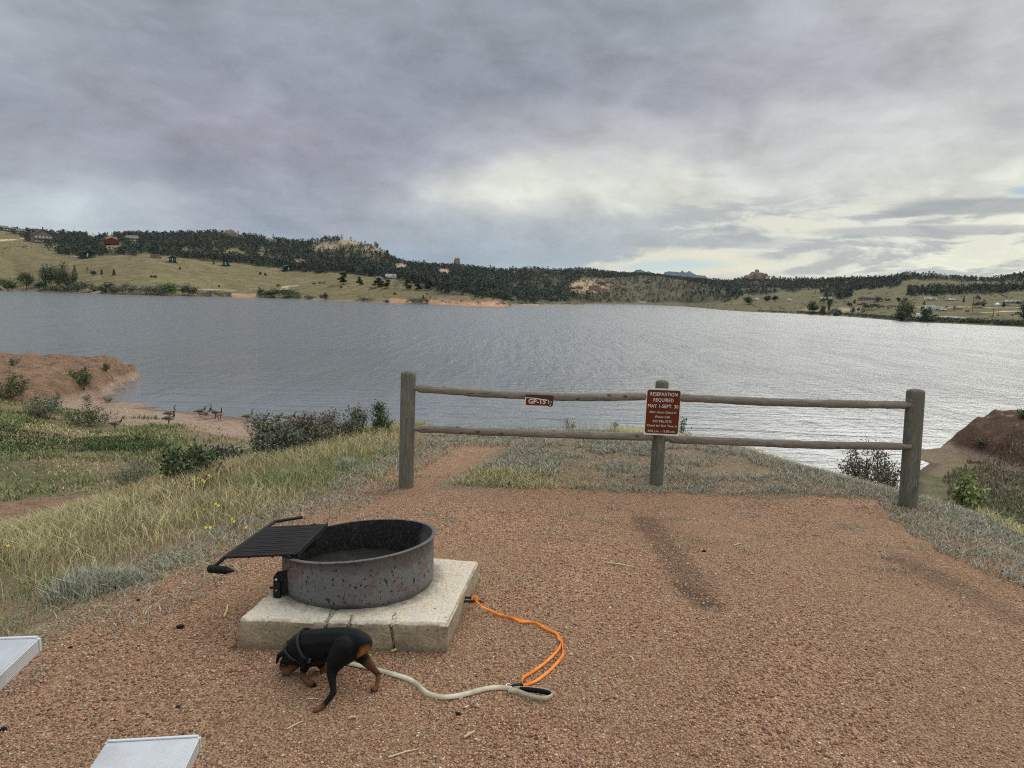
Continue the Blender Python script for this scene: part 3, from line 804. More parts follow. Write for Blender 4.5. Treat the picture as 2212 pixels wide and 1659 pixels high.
def rail(pts, thick, ya, yb, taper=(True, True)):
    x0, x1 = pts[0][0], pts[-1][0]
    W = [at_y(px, py, ya + (yb - ya) * (px - x0) / (x1 - x0)) for px, py in pts]
    r = [thick * K / FPX * float((np.array(w) - CAM) @ _F) / 2 for w in W]
    # resample
    P = []; R = []
    for i in range(len(W) - 1):
        for k in range(6):
            t = k / 6
            P.append(W[i].lerp(W[i + 1], t)); R.append(r[i] * (1 - t) + r[i + 1] * t)
    P.append(W[-1]); R.append(r[-1])
    zs = np.array([p.z for p in P]); kern = np.ones(5) / 5; z2 = np.convolve(np.pad(zs, 2, 'edge'), kern, 'valid')
    for p, z in zip(P, z2): p.z = z
    R = [a * (1 + .05 * math.sin(i * 1.7) + .03 * math.sin(i * .6 + 2)) for i, a in enumerate(R)]
    d0 = (P[1] - P[0]).normalized(); d1 = (P[-1] - P[-2]).normalized()
    if taper[0]: P = [P[0] - d0 * .06, P[0] - d0 * .001] + P[0:]; R = [R[0] * .55, R[0] * .62] + R; P[2] = P[2] + d0 * .035
    if taper[1]: P = P + [P[-1] + d1 * .001, P[-1] + d1 * .06]; R = R + [R[-1] * .62, R[-1] * .55]; P[-3] = P[-3] - d1 * .03
    c = (P[0] + P[-1]) / 2
    rot = math.atan2((P[-1] - P[0]).y, (P[-1] - P[0]).x)
    Rm = Matrix.Rotation(-rot, 3, 'Z')
    mb = MB().tube([Rm @ (p - c) for p in P], R, 14)
    o = mb.build('rail', M['rail_wood'], fence, True, c); o.rotation_euler = (0, 0, rot)
    return W
yL, yM, yR = (p[0].y for p in POSTS)
RT = rail([D_(900, 838.5), D_(1000, 846.5), F7(0, 300), F7(350, 318), F7(700, 331), F7(1000, 329), F7(1290, 323)], 17.2, yL, yM - .08, (True, False))
rail([F7(1560, 334), F7(1900, 350), F7(2212, 367), F8(600, 380), F8(1000, 388), F8(1290, 392)], 17.4, yM - .08, yR - .02, (False, True))
rail([F6(1695, 578), D_(1000, 930), F7(0, 602), F7(700, 628), F7(1345, 645)], 17.0, yL, yM - .055, (True, False))
rail([F7(1470, 663), F7(2212, 691), F8(600, 711), F8(1262, 717)], 17.2, yM - .02, yR - .04, (True, True))

# ---- signs
M['sign_brown'] = flat('sign_brown', (.120, .026, .008), .6, .15, var=.12, scale=5)
M['sign_dark'] = flat('sign_dark_brown', (.06, .022, .015), .55, .3, var=.35, scale=20)
M['sign_white'] = flat('sign_white', (.66, .66, .62), .4, .4, var=.08, scale=6)
M['sign_black'] = flat('sign_black', (.02, .018, .016), .5, .3)
def rrect(w, h, r, z, n=6):
    pts = []
    for cx, cy, a0 in ((w / 2 - r, h / 2 - r, 0), (-w / 2 + r, h / 2 - r, 90), (-w / 2 + r, -h / 2 + r, 180), (w / 2 - r, -h / 2 + r, 270)):
        for i in range(n + 1):
            a = math.radians(a0 + 90 * i / n); pts.append((cx + r * math.cos(a), cy + r * math.sin(a), z))
    return pts
def text_mesh(lines, m, z=.0042):
    """lines: (string, x centre, y base, cap height, width or None, weight); returns one mesh of lettering"""
    bm = bmesh.new()
    for (s, x, y, h, w, wt) in lines:
        cu = bpy.data.curves.new('lettering', 'FONT'); cu.body = s; cu.size = 1.0; cu.align_x = 'LEFT'; cu.offset = wt; cu.resolution_u = 3
        cu.space_character = 1.08
        o = bpy.data.objects.new('lettering', cu); col.objects.link(o)
        bpy.context.view_layer.update()
        me = bpy.data.meshes.new_from_object(o)
        V = np.array([v.co[:] for v in me.vertices]); x0, x1 = V[:, 0].min(), V[:, 0].max()
        sc = h / .70
        sx = sc if w is None else w / (x1 - x0)
        b2 = bmesh.new(); b2.from_mesh(me)
        for v in b2.verts: v.co = ((v.co.x - (x0 + x1) / 2) * sx + x, v.co.y * sc + y, z)
        tmp = bpy.data.meshes.new('tmp'); b2.to_mesh(tmp); b2.free(); bm.from_mesh(tmp)
        bpy.data.meshes.remove(tmp); bpy.data.meshes.remove(me); bpy.data.objects.remove(o); bpy.data.curves.remove(cu)
    me = bpy.data.meshes.new('lettering'); bm.to_mesh(me); bm.free(); me.materials.append(m)
    return me
def frame_from(tl, tr, br, bl, y):
    P = [at_y(*q, y) for q in (tl, tr, br, bl)]
    c = sum(P, Vector()) / 4
    ex = ((P[1] - P[0]) + (P[2] - P[3])).normalized(); ez = ((P[0] - P[3]) + (P[1] - P[2]))
    w = ((P[1] - P[0]).length + (P[2] - P[3]).length) / 2; h = ez.length / 2
    ez = (ez - ex * ez.dot(ex)).normalized(); n = ex.cross(ez)
    return c, Matrix((ex, ez, n)).transposed().to_4x4(), w, h
sc_, sR, sw, sh = frame_from(F7(1297, 256), F7(1580, 268), F7(1555, 637), F7(1275, 625), yM - POSTS[1][2] - .045)
sign = thing('reservation_sign', 'brown reservation required sign with white border on the middle fence post', 'sign')
sign.matrix_world = Matrix.Translation(sc_) @ sR
pb = MB().prism(rrect(sw, sh, .006, -.002), (0, 0, .003)).build('panel', M['sign_white'], sign)
MB().prism(rrect(sw * .93, sh * .935, .022, .0012), (0, 0, .0014)).build('face', M['sign_brown'], sign)
Wd = sw; 
rows = [('RESERVATION', .400, .074, .76, .006), ('REQUIRED', .275, .074, .56, .006), ('MAY 1-SEPT. 30', .145, .074, .85, .006),
        ('After Hours Check In', .028, .048, .76, .004), ('Please Call', -.072, .048, .39, .004), ('877-996-7275', -.170, .050, .53, .004),
        ('Check In/ Out Time Is', -.262, .048, .84, .004), ('3:00 p.m. - 11:00 a.m.', -.380, .050, .78, .004)]
add('lettering', text_mesh([(s, 0, (y - .055) * sh, h * sh * .98, w * sw, wt) for s, y, h, w, wt in rows], M['sign_white'], .0040), sign)
yg = yL + (yM - .08 - yL) * (1165 - 900) / 495 - .052
gc, gR, gw, gh = frame_from(D_(1134.9, 852.6), D_(1196.4, 853.8), D_(1194.4, 879.0), D_(1132.9, 876.6), yg)
gs = thing('site_number_sign', 'small torn brown site number sign reading GP-15 on the upper rail', 'sign')
gs.matrix_world = Matrix.Translation(gc) @ gR
MB().prism([(-gw * .475, gh * .5, -.003), (-gw * .5, gh * .25, -.003), (-gw * .5, -gh * .5, -.003), (gw * .44, -gh * .5, -.003), (gw * .49, -gh * .35, -.003), (gw * .5, gh * .5, -.003)], (0, 0, .004)).build('panel', M['sign_dark'], gs)
MB().prism([(-gw * .5, gh * .27, .0013), (-gw * .5, -gh * .5, .0013), (gw * .28, -gh * .5, .0013), (gw * .40, -gh * .40, .0013), (gw * .44, gh * -.05, .0013), (gw * .30, gh * .10, .0013), (gw * .10, gh * .15, .0013), (-gw * .1, gh * .22, .0013)], (0, 0, .0012)).build('border', M['sign_white'], gs)
MB().prism([(-gw * .46, gh * .22, .0028), (-gw * .475, -gh * .36, .0028), (-gw * .45, -gh * .42, .0028), (gw * .36, -gh * .43, .0028), (gw * .42, -gh * .2, .0028), (gw * .41, -gh * .06, .0028), (gw * .22, gh * .02, .0028), (-gw * .1, gh * .15, .0028)], (0, 0, .0008)).build('face', M['sign_brown'], gs)
add('lettering', text_mesh([('GP-15', -.075 * gw, -.26 * gh, .40 * gh, .60 * gw, .022), ('3', .33 * gw, -.22 * gh, .27 * gh, .055 * gw, .02)], M['sign_white'], .0046), gs)
MB().prism([(.27 * gw, -.26 * gh, .0038), (.39 * gw, -.27 * gh, .0038), (.40 * gw, .06 * gh, .0038), (.28 * gw, .08 * gh, .0038)], (0, 0, .0003)).build('number_patch', M['sign_black'], gs)

# ---- concrete pad
def m_conc(t, b):
    g = t.new('ShaderNodeTexCoord'); tc = g.outputs['Object']
    n = t.noise(tc, 6, 6, .65); f = t.noise(tc, 70, 4, .6); w = t.noise(tc, 18, 4, .6)
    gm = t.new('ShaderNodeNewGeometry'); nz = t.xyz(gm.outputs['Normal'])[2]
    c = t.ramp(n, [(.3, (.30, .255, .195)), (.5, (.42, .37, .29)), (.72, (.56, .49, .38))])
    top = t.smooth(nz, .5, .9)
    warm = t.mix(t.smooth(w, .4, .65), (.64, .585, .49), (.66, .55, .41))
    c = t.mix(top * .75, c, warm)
    c = t.mix(1., c, t.ramp(f, [(.3, (.72, .70, .68)), (.6, (1.08, 1.07, 1.05))]), 'MULTIPLY')
    pit = t.voro(tc, 26); pk = t.smooth(pit, .16, .08) * t.smooth(w, .45, .6)
    c = t.mix(pk * .8, c, (.10, .085, .07))
    c = t.mix(t.smooth(nz, .6, .2) * .9, c, t.mix(1., c, (.74, .69, .60), 'MULTIPLY'))  # front and side faces darkened in the colour, adding to their shade
    # soot where the ring stands
    x, y, z = t.xyz(tc)
    rx = x - RC[0]; ry = y - RC[1]
    rr = t.math('SQRT', rx * rx + ry * ry)
    soot = (rr + (n - .5) * .16 + (w - .5) * .12)
    c = t.mix(t.smooth(soot, .50, .39) * top * .8, c, t.mix(f, (.06, .055, .05), (.22, .19, .15)))
    ca = t.new('ShaderNodeAttribute', attribute_name='col'); kc = t.xyz(ca.outputs['Color'])[0]
    c = t.mix(t.smooth(kc, .35, .8) * .8, c, (.045, .036, .028))
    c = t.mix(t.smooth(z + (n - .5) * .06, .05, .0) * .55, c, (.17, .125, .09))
    t.put(b.inputs['Normal'], t.bump(n * .6 + f * .6 + w * .9 - pk - kc * .5, 1.0, .008))
    return c
RC = (-.806, 3.80)
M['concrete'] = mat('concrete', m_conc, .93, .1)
M['crack'] = flat('crack_dark', (.035, .028, .022), 1, 0)
M['iron'] = flat('black_iron', (.016, .015, .015), .6, .35, .4, var=.5, scale=40)
ZP = .143
def build_pad():
    C = [Vector((-1.262, 3.272, ZP)), Vector((-.275, 3.286, ZP)), Vector((-.170, 4.115, ZP)), Vector((-1.135, 4.26, ZP))]
    # bands of the slab: broken along cracks, each block a few mm askew
    bm = bmesh.new()
    def grid(u0, u1, cut):
        pass
    n = 190; m_ = 70
    def P(u, v): 
        a = C[0].lerp(C[1], u); b = C[3].lerp(C[2], u); return a.lerp(b, v)
    cracks = [(.135, .0, .06, .004), (.415, .0, .20, .016), (.525, .0, .10, .010), (.725, .0, .16, .010)]   # u, v0, length, width
    V = []; 
    H = np.zeros((n + 1, m_ + 1))
    us = np.linspace(0, 1, n + 1); vs = np.linspace(0, 1, m_ + 1)
    rows = []
    topv = [[None] * (m_ + 1) for _ in range(n + 1)]
    for i, u in enumerate(us):
        for j, v in enumerate(vs):
            p = P(u, v)
            q = Vector((p.x * 9, p.y * 9, 3))
            z = ZP + .004 * mnoise.noise(q) + .003 * mnoise.noise(q * 3)
            for cu, v0, ln, w in cracks:
                uu = cu + .012 * mnoise.noise(Vector((v * 30, cu * 50, 0))) + .02 * (v) * (1 if cu > .5 else -.4)
                fade = max(0, 1 - v / ln)
                z -= .02 * math.exp(-((u - uu) / .0065) ** 2) * fade * (w / .012)
            e = min(u, 1 - u, v, 1 - v)
            if e < .001: z -= .010
            topv[i][j] = bm.verts.new((p.x, p.y, z))
    for i in range(n):
        for j in range(m_):
            bm.faces.new((topv[i][j], topv[i + 1][j], topv[i + 1][j + 1], topv[i][j + 1]))
    loop = [topv[i][0] for i in range(n + 1)] + [topv[n][j] for j in range(1, m_ + 1)] + [topv[i][m_] for i in range(n - 1, -1, -1)] + [topv[0][j] for j in range(m_ - 1, 0, -1)]
    prev = loop; cen = (C[0] + C[1] + C[2] + C[3]) / 4
    levels = [(-.014, 1.006), (-.035, 1.008), (-.06, 1.008), (-.09, 1.009), (-.12, 1.006), (-.15, 1.0), (-.22, .99)]
    for li, (dz, k) in enumerate(levels):
        cur = []
        for v in loop:
            d = Vector((v.co.x - cen.x, v.co.y - cen.y, 0))
            w = .004 * mnoise.noise(Vector((v.co.x * 14, v.co.y * 14, dz * 30))) + (.008 * mnoise.noise(Vector((v.co.x * 30, v.co.y * 30, 5))) if dz < -.11 else 0)
            q = Vector((cen.x, cen.y, 0)) + d * (k + w)
            # crack grooves run down the front face
            if v.co.y < 3.35:
                u = (v.co.x - C[0].x) / (C[1].x - C[0].x)
                for cu, v0, ln, wd in cracks:
                    uu = cu + .010 * mnoise.noise(Vector((dz * 40, cu * 31, 2))) + (-dz * .12 if cu > .7 else 0)
                    if cu < .2 and dz < -.05: continue
                    q.y += .022 * math.exp(-((u - uu) / .0055) ** 2) * (wd / .012)
            cur.append(bm.verts.new((q.x, q.y, ZP + dz)))
        N = len(loop)
        for i in range(N): bm.faces.new((prev[i], cur[i], cur[(i + 1) % N], prev[(i + 1) % N]))
        prev = cur
    bmesh.ops.recalc_face_normals(bm, faces=bm.faces)
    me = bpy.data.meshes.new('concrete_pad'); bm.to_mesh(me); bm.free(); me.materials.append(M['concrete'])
    def ck(V):
        out = np.zeros((len(V), 3))
        for i, (x, y, z) in enumerate(V):
            u = (x - C[0].x) / (C[1].x - C[0].x); vv = (y - C[0].y) / .9; dz = z - ZP; k = 0
            for cu, v0, ln, wd in cracks:
                if z > ZP - .011:
                    uu = cu + .012 * mnoise.noise(Vector((vv * 30, cu * 50, 0))) + .02 * vv * (1 if cu > .5 else -.4); f = max(0, 1 - vv / ln)
                    f = 1 if f > .15 else f / .15
                else:
                    if y > 3.36 or (cu < .2 and dz < -.05): continue
                    uu = cu + .010 * mnoise.noise(Vector((dz * 40, cu * 31, 2))) + (-dz * .12 if cu > .7 else 0); f = 1
                k = max(k, math.exp(-((u - uu) / .0044) ** 2) * f * min(1, wd / .010))
            out[i] = k
        return out
    vcol(me, ck)
    me.polygons.foreach_set('use_smooth', np.ones(len(me.polygons), bool))
    try: me.set_sharp_from_angle(angle=math.radians(35))
    except Exception: pass
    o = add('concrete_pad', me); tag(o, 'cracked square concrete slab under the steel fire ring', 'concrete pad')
    a = at_z(*LE(1035, 152), .085)
    st = MB().tube([(-.275 + .045, 3.80, .100), (-.235 + .10, 3.795, .098), (-.235 + .118, 3.785, .092), (-.235 + .10, 3.775, .086), (-.275 + .045, 3.77, .084)], .0065, 8)
    return o, st
pad, stp = build_pad()
_s0 = at_z(*LE(1040, 150), .088); _s1 = at_z(*LE(1140, 150), .088)
stp = MB().tube([_s0 + Vector((-.06, .012, .006)), _s1 + Vector((-.008, .010, .006)), _s1 + Vector((.008, .005, .002)), _s1 + Vector((.008, -.010, -.002)), _s1 + Vector((-.004, -.016, -.003)), _s0 + Vector((-.06, -.016, -.003))], .0068, 8)
stp.build('tether_staple', M['iron'], pad, True)

# ---- fire ring
def m_steel(t, b):
    tc = t.new('ShaderNodeTexCoord').outputs['Object']
    x, y, z = t.xyz(tc)
    n = t.noise(tc, 5, 5, .6); f = t.noise(tc, 30, 4, .65); sp = t.noise(t.vmul(tc, (60, 60, 38)), 1, 3, .55)
    r = t.math('SQRT', x * x + y * y)
    out = t.mix(n, (.120, .120, .122), (.205, .203, .202))
    out = t.mix(t.smooth(n + (f - .5) * .5 , .52, .66) * .62, out, (.14, .075, .05))
    out = t.mix(t.smooth(sp, .59, .64) * t.smooth(n + f * .4, .42, .68), out, (.03, .026, .024))
    out = t.mix(t.smooth(z + (f - .5) * .08, .165, .20) * .55, out, (.07, .058, .05))
    out = t.mix(t.smooth(z + (f - .5) * .05, .035, .01) * .6, out, (.06, .05, .042))
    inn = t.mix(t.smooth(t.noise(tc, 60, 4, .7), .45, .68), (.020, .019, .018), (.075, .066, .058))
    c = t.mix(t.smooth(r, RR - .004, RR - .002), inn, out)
    b.inputs['Metallic'].default_value = .25
    t.put(b.inputs['Roughness'], t.smooth(n, .3, .7, .5, .75))
    t.put(b.inputs['Normal'], t.bump(sp * .6 + f, .35, .003))
    return c
RR = .398; RH = .222
M['ring_steel'] = mat('ring_steel', m_steel, .6, .4)
M['grate'] = flat('grate_steel', (.022, .019, .018), .62, .35, .35, var=.6, scale=25)
M['ash'] = flat('ash', (.035, .031, .028), 1, 0, var=.8, scale=45)
ring = thing('fire_ring', 'round grey steel campfire ring with rust spots on the concrete pad', 'fire ring', (RC[0], RC[1], ZP))
TX, TY = .092, -.048
def rz(a, r, h): return h * (1) + (TX * r * math.cos(a) + TY * r * math.sin(a)) * (h / RH)
def ring_mesh():
    bm = bmesh.new(); n = 120; prof = []
    for s in (0, .12, .3, .5, .7, .88, 1.0): prof.append((RR + .004 * math.sin(s * 3.1), s * RH))
    prof += [(RR + .004, RH - .0), (RR + .018, RH - .002), (RR + .019, RH + .003), (RR + .005, RH + .006), (RR - .006, RH + .004), (RR - .005, RH * .7), (RR - .005, RH * .3), (RR - .005, 0.002)]
    rings = []
    for r, h in prof:
        row = []
        for i in range(n):
            a = 2 * math.pi * i / n; q = r + .003 * math.sin(2 * a + .7) + .0015 * math.sin(5 * a)
            row.append(bm.verts.new((q * math.cos(a), q * math.sin(a), rz(a, q, h) if h > .003 else h + .001)))
        rings.append(row)
    for a_, b_ in zip(rings[:-1], rings[1:]):
        for i in range(n): bm.faces.new((a_[i], a_[(i + 1) % n], b_[(i + 1) % n], b_[i]))
    bmesh.ops.recalc_face_normals(bm, faces=bm.faces)
    me = bpy.data.meshes.new('ring_wall'); bm.to_mesh(me); bm.free(); me.materials.append(M['ring_steel'])
    me.polygons.foreach_set('use_smooth', np.ones(len(me.polygons), bool))
    try: me.set_sharp_from_angle(angle=math.radians(45))
    except Exception: pass
    return me
add('ring_wall', ring_mesh(), ring)
# ash bed
_V = [(0, 0, .03)]; _F2 = []
for k, rr in enumerate((.12, .25, .39)):
    for i in range(40):
        a = 2 * math.pi * i / 40; _V.append((rr * math.cos(a), rr * math.sin(a), .028 + .02 * mnoise.noise(Vector((math.cos(a) * rr * 12, math.sin(a) * rr * 12, k)))))
for i in range(40):
    _F2.append((0, 1 + i, 1 + (i + 1) % 40))
me = mesh_np('ash_bed', np.array(_V), [np.array(_F2), np.array([(1 + k * 40 + i, 1 + (k + 1) * 40 + i, 1 + (k + 1) * 40 + (i + 1) % 40, 1 + k * 40 + (i + 1) % 40) for k in range(2) for i in range(40)])], M['ash'], smooth=True)
add('ash_bed', me, ring)
off = Vector((RC[0], RC[1], ZP))
# grate: corners read off the photograph at rim height
zr = ZP + RH
g_br = at_z(*B1(978, 172), zr + .045) - off; g_bl = at_z(*B1(512, 194), zr + .03) - off
g_fl = at_z(*B1(205, 415), zr - .015) - off; g_fr = at_z(*B1(755, 392), zr + .012) - off
mb = MB()
nb = 20
for i in range(nb + 1):
    t_ = i / nb; a = g_bl.lerp(g_fl, t_); b = g_br.lerp(g_fr, t_)
    sag = Vector((0, 0, -.002 * math.sin(i * 2.1)))
    mb.tube([a, a.lerp(b, .5) + sag, b], .0084, 6)
for s in (.33, .66): mb.tube([g_bl.lerp(g_br, s) - Vector((0, 0, .008)), g_fl.lerp(g_fr, s) - Vector((0, 0, .008))], .006, 6)
mb.build('grill_grate', M['grate'], ring, True)
ang_pl = MB()                                             # flat bar on the ring side, and frame
def flatbar(mb, a, b, w, h):
    d = (b - a); L = d.length; rot = d.to_track_quat('X', 'Z').to_matrix()
    mb.box((a + b) / 2, (L, w, h), rot, .0012)
flatbar(ang_pl, g_br + Vector((.004, .01, 0)), g_fr + Vector((.004, -.012, 0)), .008, .026)
flatbar(ang_pl, g_br, g_bl, .006, .014); flatbar(ang_pl, g_fr, g_fl, .006, .014)
ang_pl.build('grate_frame', M['grate'], ring)
h1 = at_z(*B1(590, 143), zr + .04) - off; h2 = at_z(*B1(797, 110), zr + .045) - off
h3 = at_z(*B1(128, 485), zr - .055) - off; h4 = at_z(*B1(84, 503), zr - .065) - off; h5 = at_z(*B1(272, 521), zr - .065) - off
frm = MB().tube([h2, h2.lerp(h1, .9), h1, h1.lerp(g_bl, .15), g_bl, g_fl, h3.lerp(g_fl, .1), h3, h4.lerp(h5, .08)], .0092, 10)
frm.build('handle_bar', M['iron'], ring, True)
coil = MB(); pts = []
dcoil = (h5 - h4); Lc = dcoil.length; e1 = dcoil.normalized(); e2 = e1.orthogonal().normalized(); e3 = e1.cross(e2)
turns = 17
for i in range(turns * 12):
    s = i / (turns * 12 - 1); a = 2 * math.pi * i / 12; rad = .0175 * (1 - .45 * max(0, (s - .8) / .2))
    pts.append(h4 + e1 * (Lc * .84 * s) + (e2 * math.cos(a) + e3 * math.sin(a)) * rad)
coil.tube(pts, .0030, 5); coil.tube([h4 - e1 * .004, h4 + e1 * Lc * .85], .0135, 10); coil.tube([h4 + e1 * Lc * .8, h5], [.013, .006], 8)
coil.build('spring_handle', M['iron'], ring, True)
# hinge plates and leg bracket
br = MB()
pA = at_z(*B1(1003, 215), zr + .0) - off
a0 = math.atan2(pA.y, pA.x)
for rad_, dz in ((RR - .012, 0),):
    br.box((math.cos(a0) * rad_, math.sin(a0) * rad_, RH - .02 + TX * rad_ * math.cos(a0) + TY * rad_ * math.sin(a0)), (.075, .012, .13), Matrix.Rotation(a0 - math.pi / 2, 3, 'Z'), .002)
br.build('hinge_plate', M['iron'], ring)
br = MB(); pB = at_z(*B1(750, 400), zr) - off; a1 = math.atan2(pB.y, pB.x)
rr_ = RR - .014
cB = Vector((math.cos(a1) * rr_, math.sin(a1) * rr_, RH - .012 + TX * rr_ * math.cos(a1) + TY * rr_ * math.sin(a1)))
br.box(cB, (.06, .008, .07), Matrix.Rotation(a1 - math.pi / 2, 3, 'Z'), .002)
br.tube([cB + Vector((-.03, -.02, .03)), cB + Vector((.0, -.03, .015)), cB + Vector((.03, .03, .032))], .006, 8)
br.build('hinge_plate', M['iron'], ring, True)
br = MB(); lb = at_z(*B1(575, 725), ZP) - off
dirb = Vector((-lb.x, -lb.y, 0)).normalized()
br.prism([lb, lb + Vector((.035, -.006, 0)), lb + Vector((.035, -.006, .085)), lb + Vector((0, 0, .085))], Vector((.003, .012, 0)))
tl = lb + Vector((0, .01, .135))
br.prism([lb + Vector((0, .004, .0)), lb + Vector((0, .004, .11)), lb + Vector((.018, .004, .135)), lb + Vector((.085, .03, .14)), lb + Vector((.105, .03, .15)), lb + Vector((.105, .03, .02))], Vector((0, .008, 0)))
br.tube([lb + Vector((-.016, -.004, .055)), lb + Vector((.03, -.004, .055))], .007, 8)
br.build('mounting_bracket', M['iron'], ring)
br = MB(); br.ball(lb + Vector((.018, -.012, .10)), .008, 1, (1, .5, 1)); M['zinc'] = flat('bolt_zinc', (.45, .45, .45), .4, .5, .8); br.build('bolt', M['zinc'], ring, True)
MB().ball(lb + Vector((.02, -.014, .045)), .005, 1).build('bolt', M['zinc'], ring, True)

# ---- picnic table
def m_alu(t, b):
    g = t.new('ShaderNodeTexCoord'); tc = g.outputs['Object']
    x, y, z = t.xyz(tc)
    n = t.noise(t.vmul(tc, (20, 3, 20)), 1, 4, .6); f = t.noise(tc, 9, 3, .5)
    rib = t.math('SINE', x * 2094.0)
    ribz = t.math('SINE', z * 1047.0)
    t.put(b.inputs['Normal'], t.bump(rib + ribz * 1.2, .25, .0012))
    t.put(b.inputs['Roughness'], t.smooth(f, .3, .7, .36, .52))
    sc = t.noise(t.vmul(tc, (60, 8, 60)), 1, 4, .7); dk = t.noise(tc, 3.5, 5, .65)
    c = t.mix(n, (.50, .51, .53), (.66, .67, .69)); c = t.mix(t.smooth(dk, .52, .72) * .35, c, (.36, .34, .31))
    return t.mix(t.smooth(sc, .62, .72) * .5, c, (.80, .81, .82))
M['alu'] = mat('aluminium', m_alu, .45, .5, .55)
M['alu_cap'] = flat('aluminium_cap', (.70, .71, .72), .4, .5, .4, var=.06)
M['table_steel'] = flat('table_steel', (.30, .30, .30), .5, .4, .5)
def build_table():
    # seat corner and tabletop corner fix the frame; planks run along az
    c1 = at_z(*D_(431, 1592), .45); c2 = at_z(*D_(400, 1659), .45)
    dirv = (c1 - c2); az = math.radians(-8.5)
    tb = thing('picnic_table', 'aluminium plank picnic table, its plank ends showing at lower left', 'picnic table', (c1.x, c1.y, 0), -az)
    L = 1.83
    def plank(x0, x1, y1, z, th, nm):
        p = MB().box(((x0 + x1) / 2, y1 - L / 2, z - th / 2), (x1 - x0, L, th), None, .004).build(nm, M['alu'], tb)
        cp = MB().box(((x0 + x1) / 2, y1 + .002, z - th / 2 + .001), (x1 - x0 + .006, .022, th + .006), None, .007).build('end_cap', M['alu_cap'], p)
        cp2 = MB().box(((x0 + x1) / 2, y1 - L - .002, z - th / 2 + .001), (x1 - x0 + .006, .022, th + .006), None, .007).build('end_cap', M['alu_cap'], p)
    plank(-.245, 0, 0, .45, .043, 'bench_plank')
    tp = at_z(*D_(84, 1378), .75); q = tp - Vector((c1.x, c1.y, 0)); R_ = Matrix.Rotation(az, 3, 'Z'); q = R_ @ q
    xr, yr = q.x, q.y
    for i in range(3): plank(xr - .25 - i * .258, xr - i * .258, yr, .75, .043, 'tabletop_plank')
    xl = xr - 3 * .258 - (0 - xr) + .25
    plank(xl - .25, xl, 0, .45, .043, 'bench_plank')
    for yy in (-.32, -L + .30):
        f = MB(); xc = xr - .385
        f.tube([(xc - .34, yy, .70), (xc + .34, yy, .70)], .02, 8)
        f.tube([(xl - .2, yy, .40), (-.05, yy, .40)], .02, 8)
        for s in (-1, 1): f.tube([(xc + s * .22, yy, .70), (xc + s * .42, yy, .02)], .02, 8)
        f.build('leg_frame', M['table_steel'], tb, True)
build_table()

# ---- leashes
def ribbon(name, path, w, m, parent=None, sg=-1, th=.0016):
    """path: (point, tilt) ; band lies flat at tilt 0 and stands on edge at tilt 1"""
    P = [Vector(p[0]) for p in path]; T = [p[1] for p in path]
    # catmull resample
    Q = []; Tl = []
    for i in range(len(P) - 1):
        p0, p1, p2, p3 = P[max(i - 1, 0)], P[i], P[i + 1], P[min(i + 2, len(P) - 1)]
        for k in range(10):
            s = k / 10
            Q.append(.5 * ((2 * p1) + (p2 - p0) * s + (2 * p0 - 5 * p1 + 4 * p2 - p3) * s * s + (3 * p1 - p0 - 3 * p2 + p3) * s ** 3)); Tl.append(T[i] * (1 - s) + T[i + 1] * s)
    Q.append(P[-1]); Tl.append(T[-1])
    V = []; F = []; n = len(Q)
    for i in range(n):
        d = (Q[min(i + 1, n - 1)] - Q[max(i - 1, 0)]).normalized()
        side = Vector((d.y, -d.x, 0)); side.normalize()
        a = Tl[i] * math.pi / 2
        wv = side * math.cos(a) + Vector((0, 0, sg)) * math.sin(a)
        nv = d.cross(wv).normalized()
        c = Q[i] + Vector((0, 0, abs(math.sin(a)) * w / 2))
        for sx, sn in ((-1, -1), (1, -1), (1, 1), (-1, 1)): V.append(c + wv * (w / 2 * sx) + nv * (th / 2 * sn))
    for i in range(n - 1):
        for k in range(4):
            F.append((i * 4 + k, i * 4 + (k + 1) % 4, i * 4 + 4 + (k + 1) % 4, i * 4 + 4 + k))
    F += [(0, 1, 2, 3), (n * 4 - 4, n * 4 - 3, n * 4 - 2, n * 4 - 1)]
    return add(name, mesh_np(name, np.array(V), np.array(F), m), parent)
def m_web(c, c2):
    def f(t, b):
        tc = t.new('ShaderNodeTexCoord').outputs['Object']
        n = t.noise(tc, 14, 4, .6); w = t.noise(tc, 300, 2, .5)
        t.put(b.inputs['Normal'], t.bump(w, .4, .001))
        return t.mix(t.smooth(n, .35, .65), c, c2)
    return mat('webbing', f, .8, .2)
M['tan_web'] = m_web((.40, .36, .245), (.56, .52, .385)); M['orange_web'] = m_web((.78, .18, .02), (.88, .27, .05))
M['black_web'] = flat('black_neoprene', (.012, .012, .015), .7, .3)
M['chrome'] = flat('silver_metal', (.6, .6, .6), .25, .5, 1.0)
g0 = .006
def LP(X, Y, z=g0):
    p = at_z(*LE(X, Y), z)
    return at_z(*LE(X, Y), z + zn(p.x, p.y))
tan = [((-330, 700), .25), ((-200, 735), .2), ((-60, 775), .2), ((80, 805), .2), ((240, 846), .25), ((400, 892), .25), ((520, 935), .3), ((600, 992), .45), ((660, 1050), .5), ((740, 1090), .4), ((850, 1106), .3), ((970, 1095), .3), ((1100, 1066), .3), ((1200, 1038), .3), ((1300, 1016), .25), ((1400, 1010), .25), ((1500, 1022), .35)]
lead = thing('tan_dog_leash', 'dirty tan webbing leash with padded loop lying behind the dog', 'leash', (0, 0, 0))
ribbon('strap', [(LP(*p), t_ + .08) for p, t_ in tan], .0215, M['tan_web'], lead)
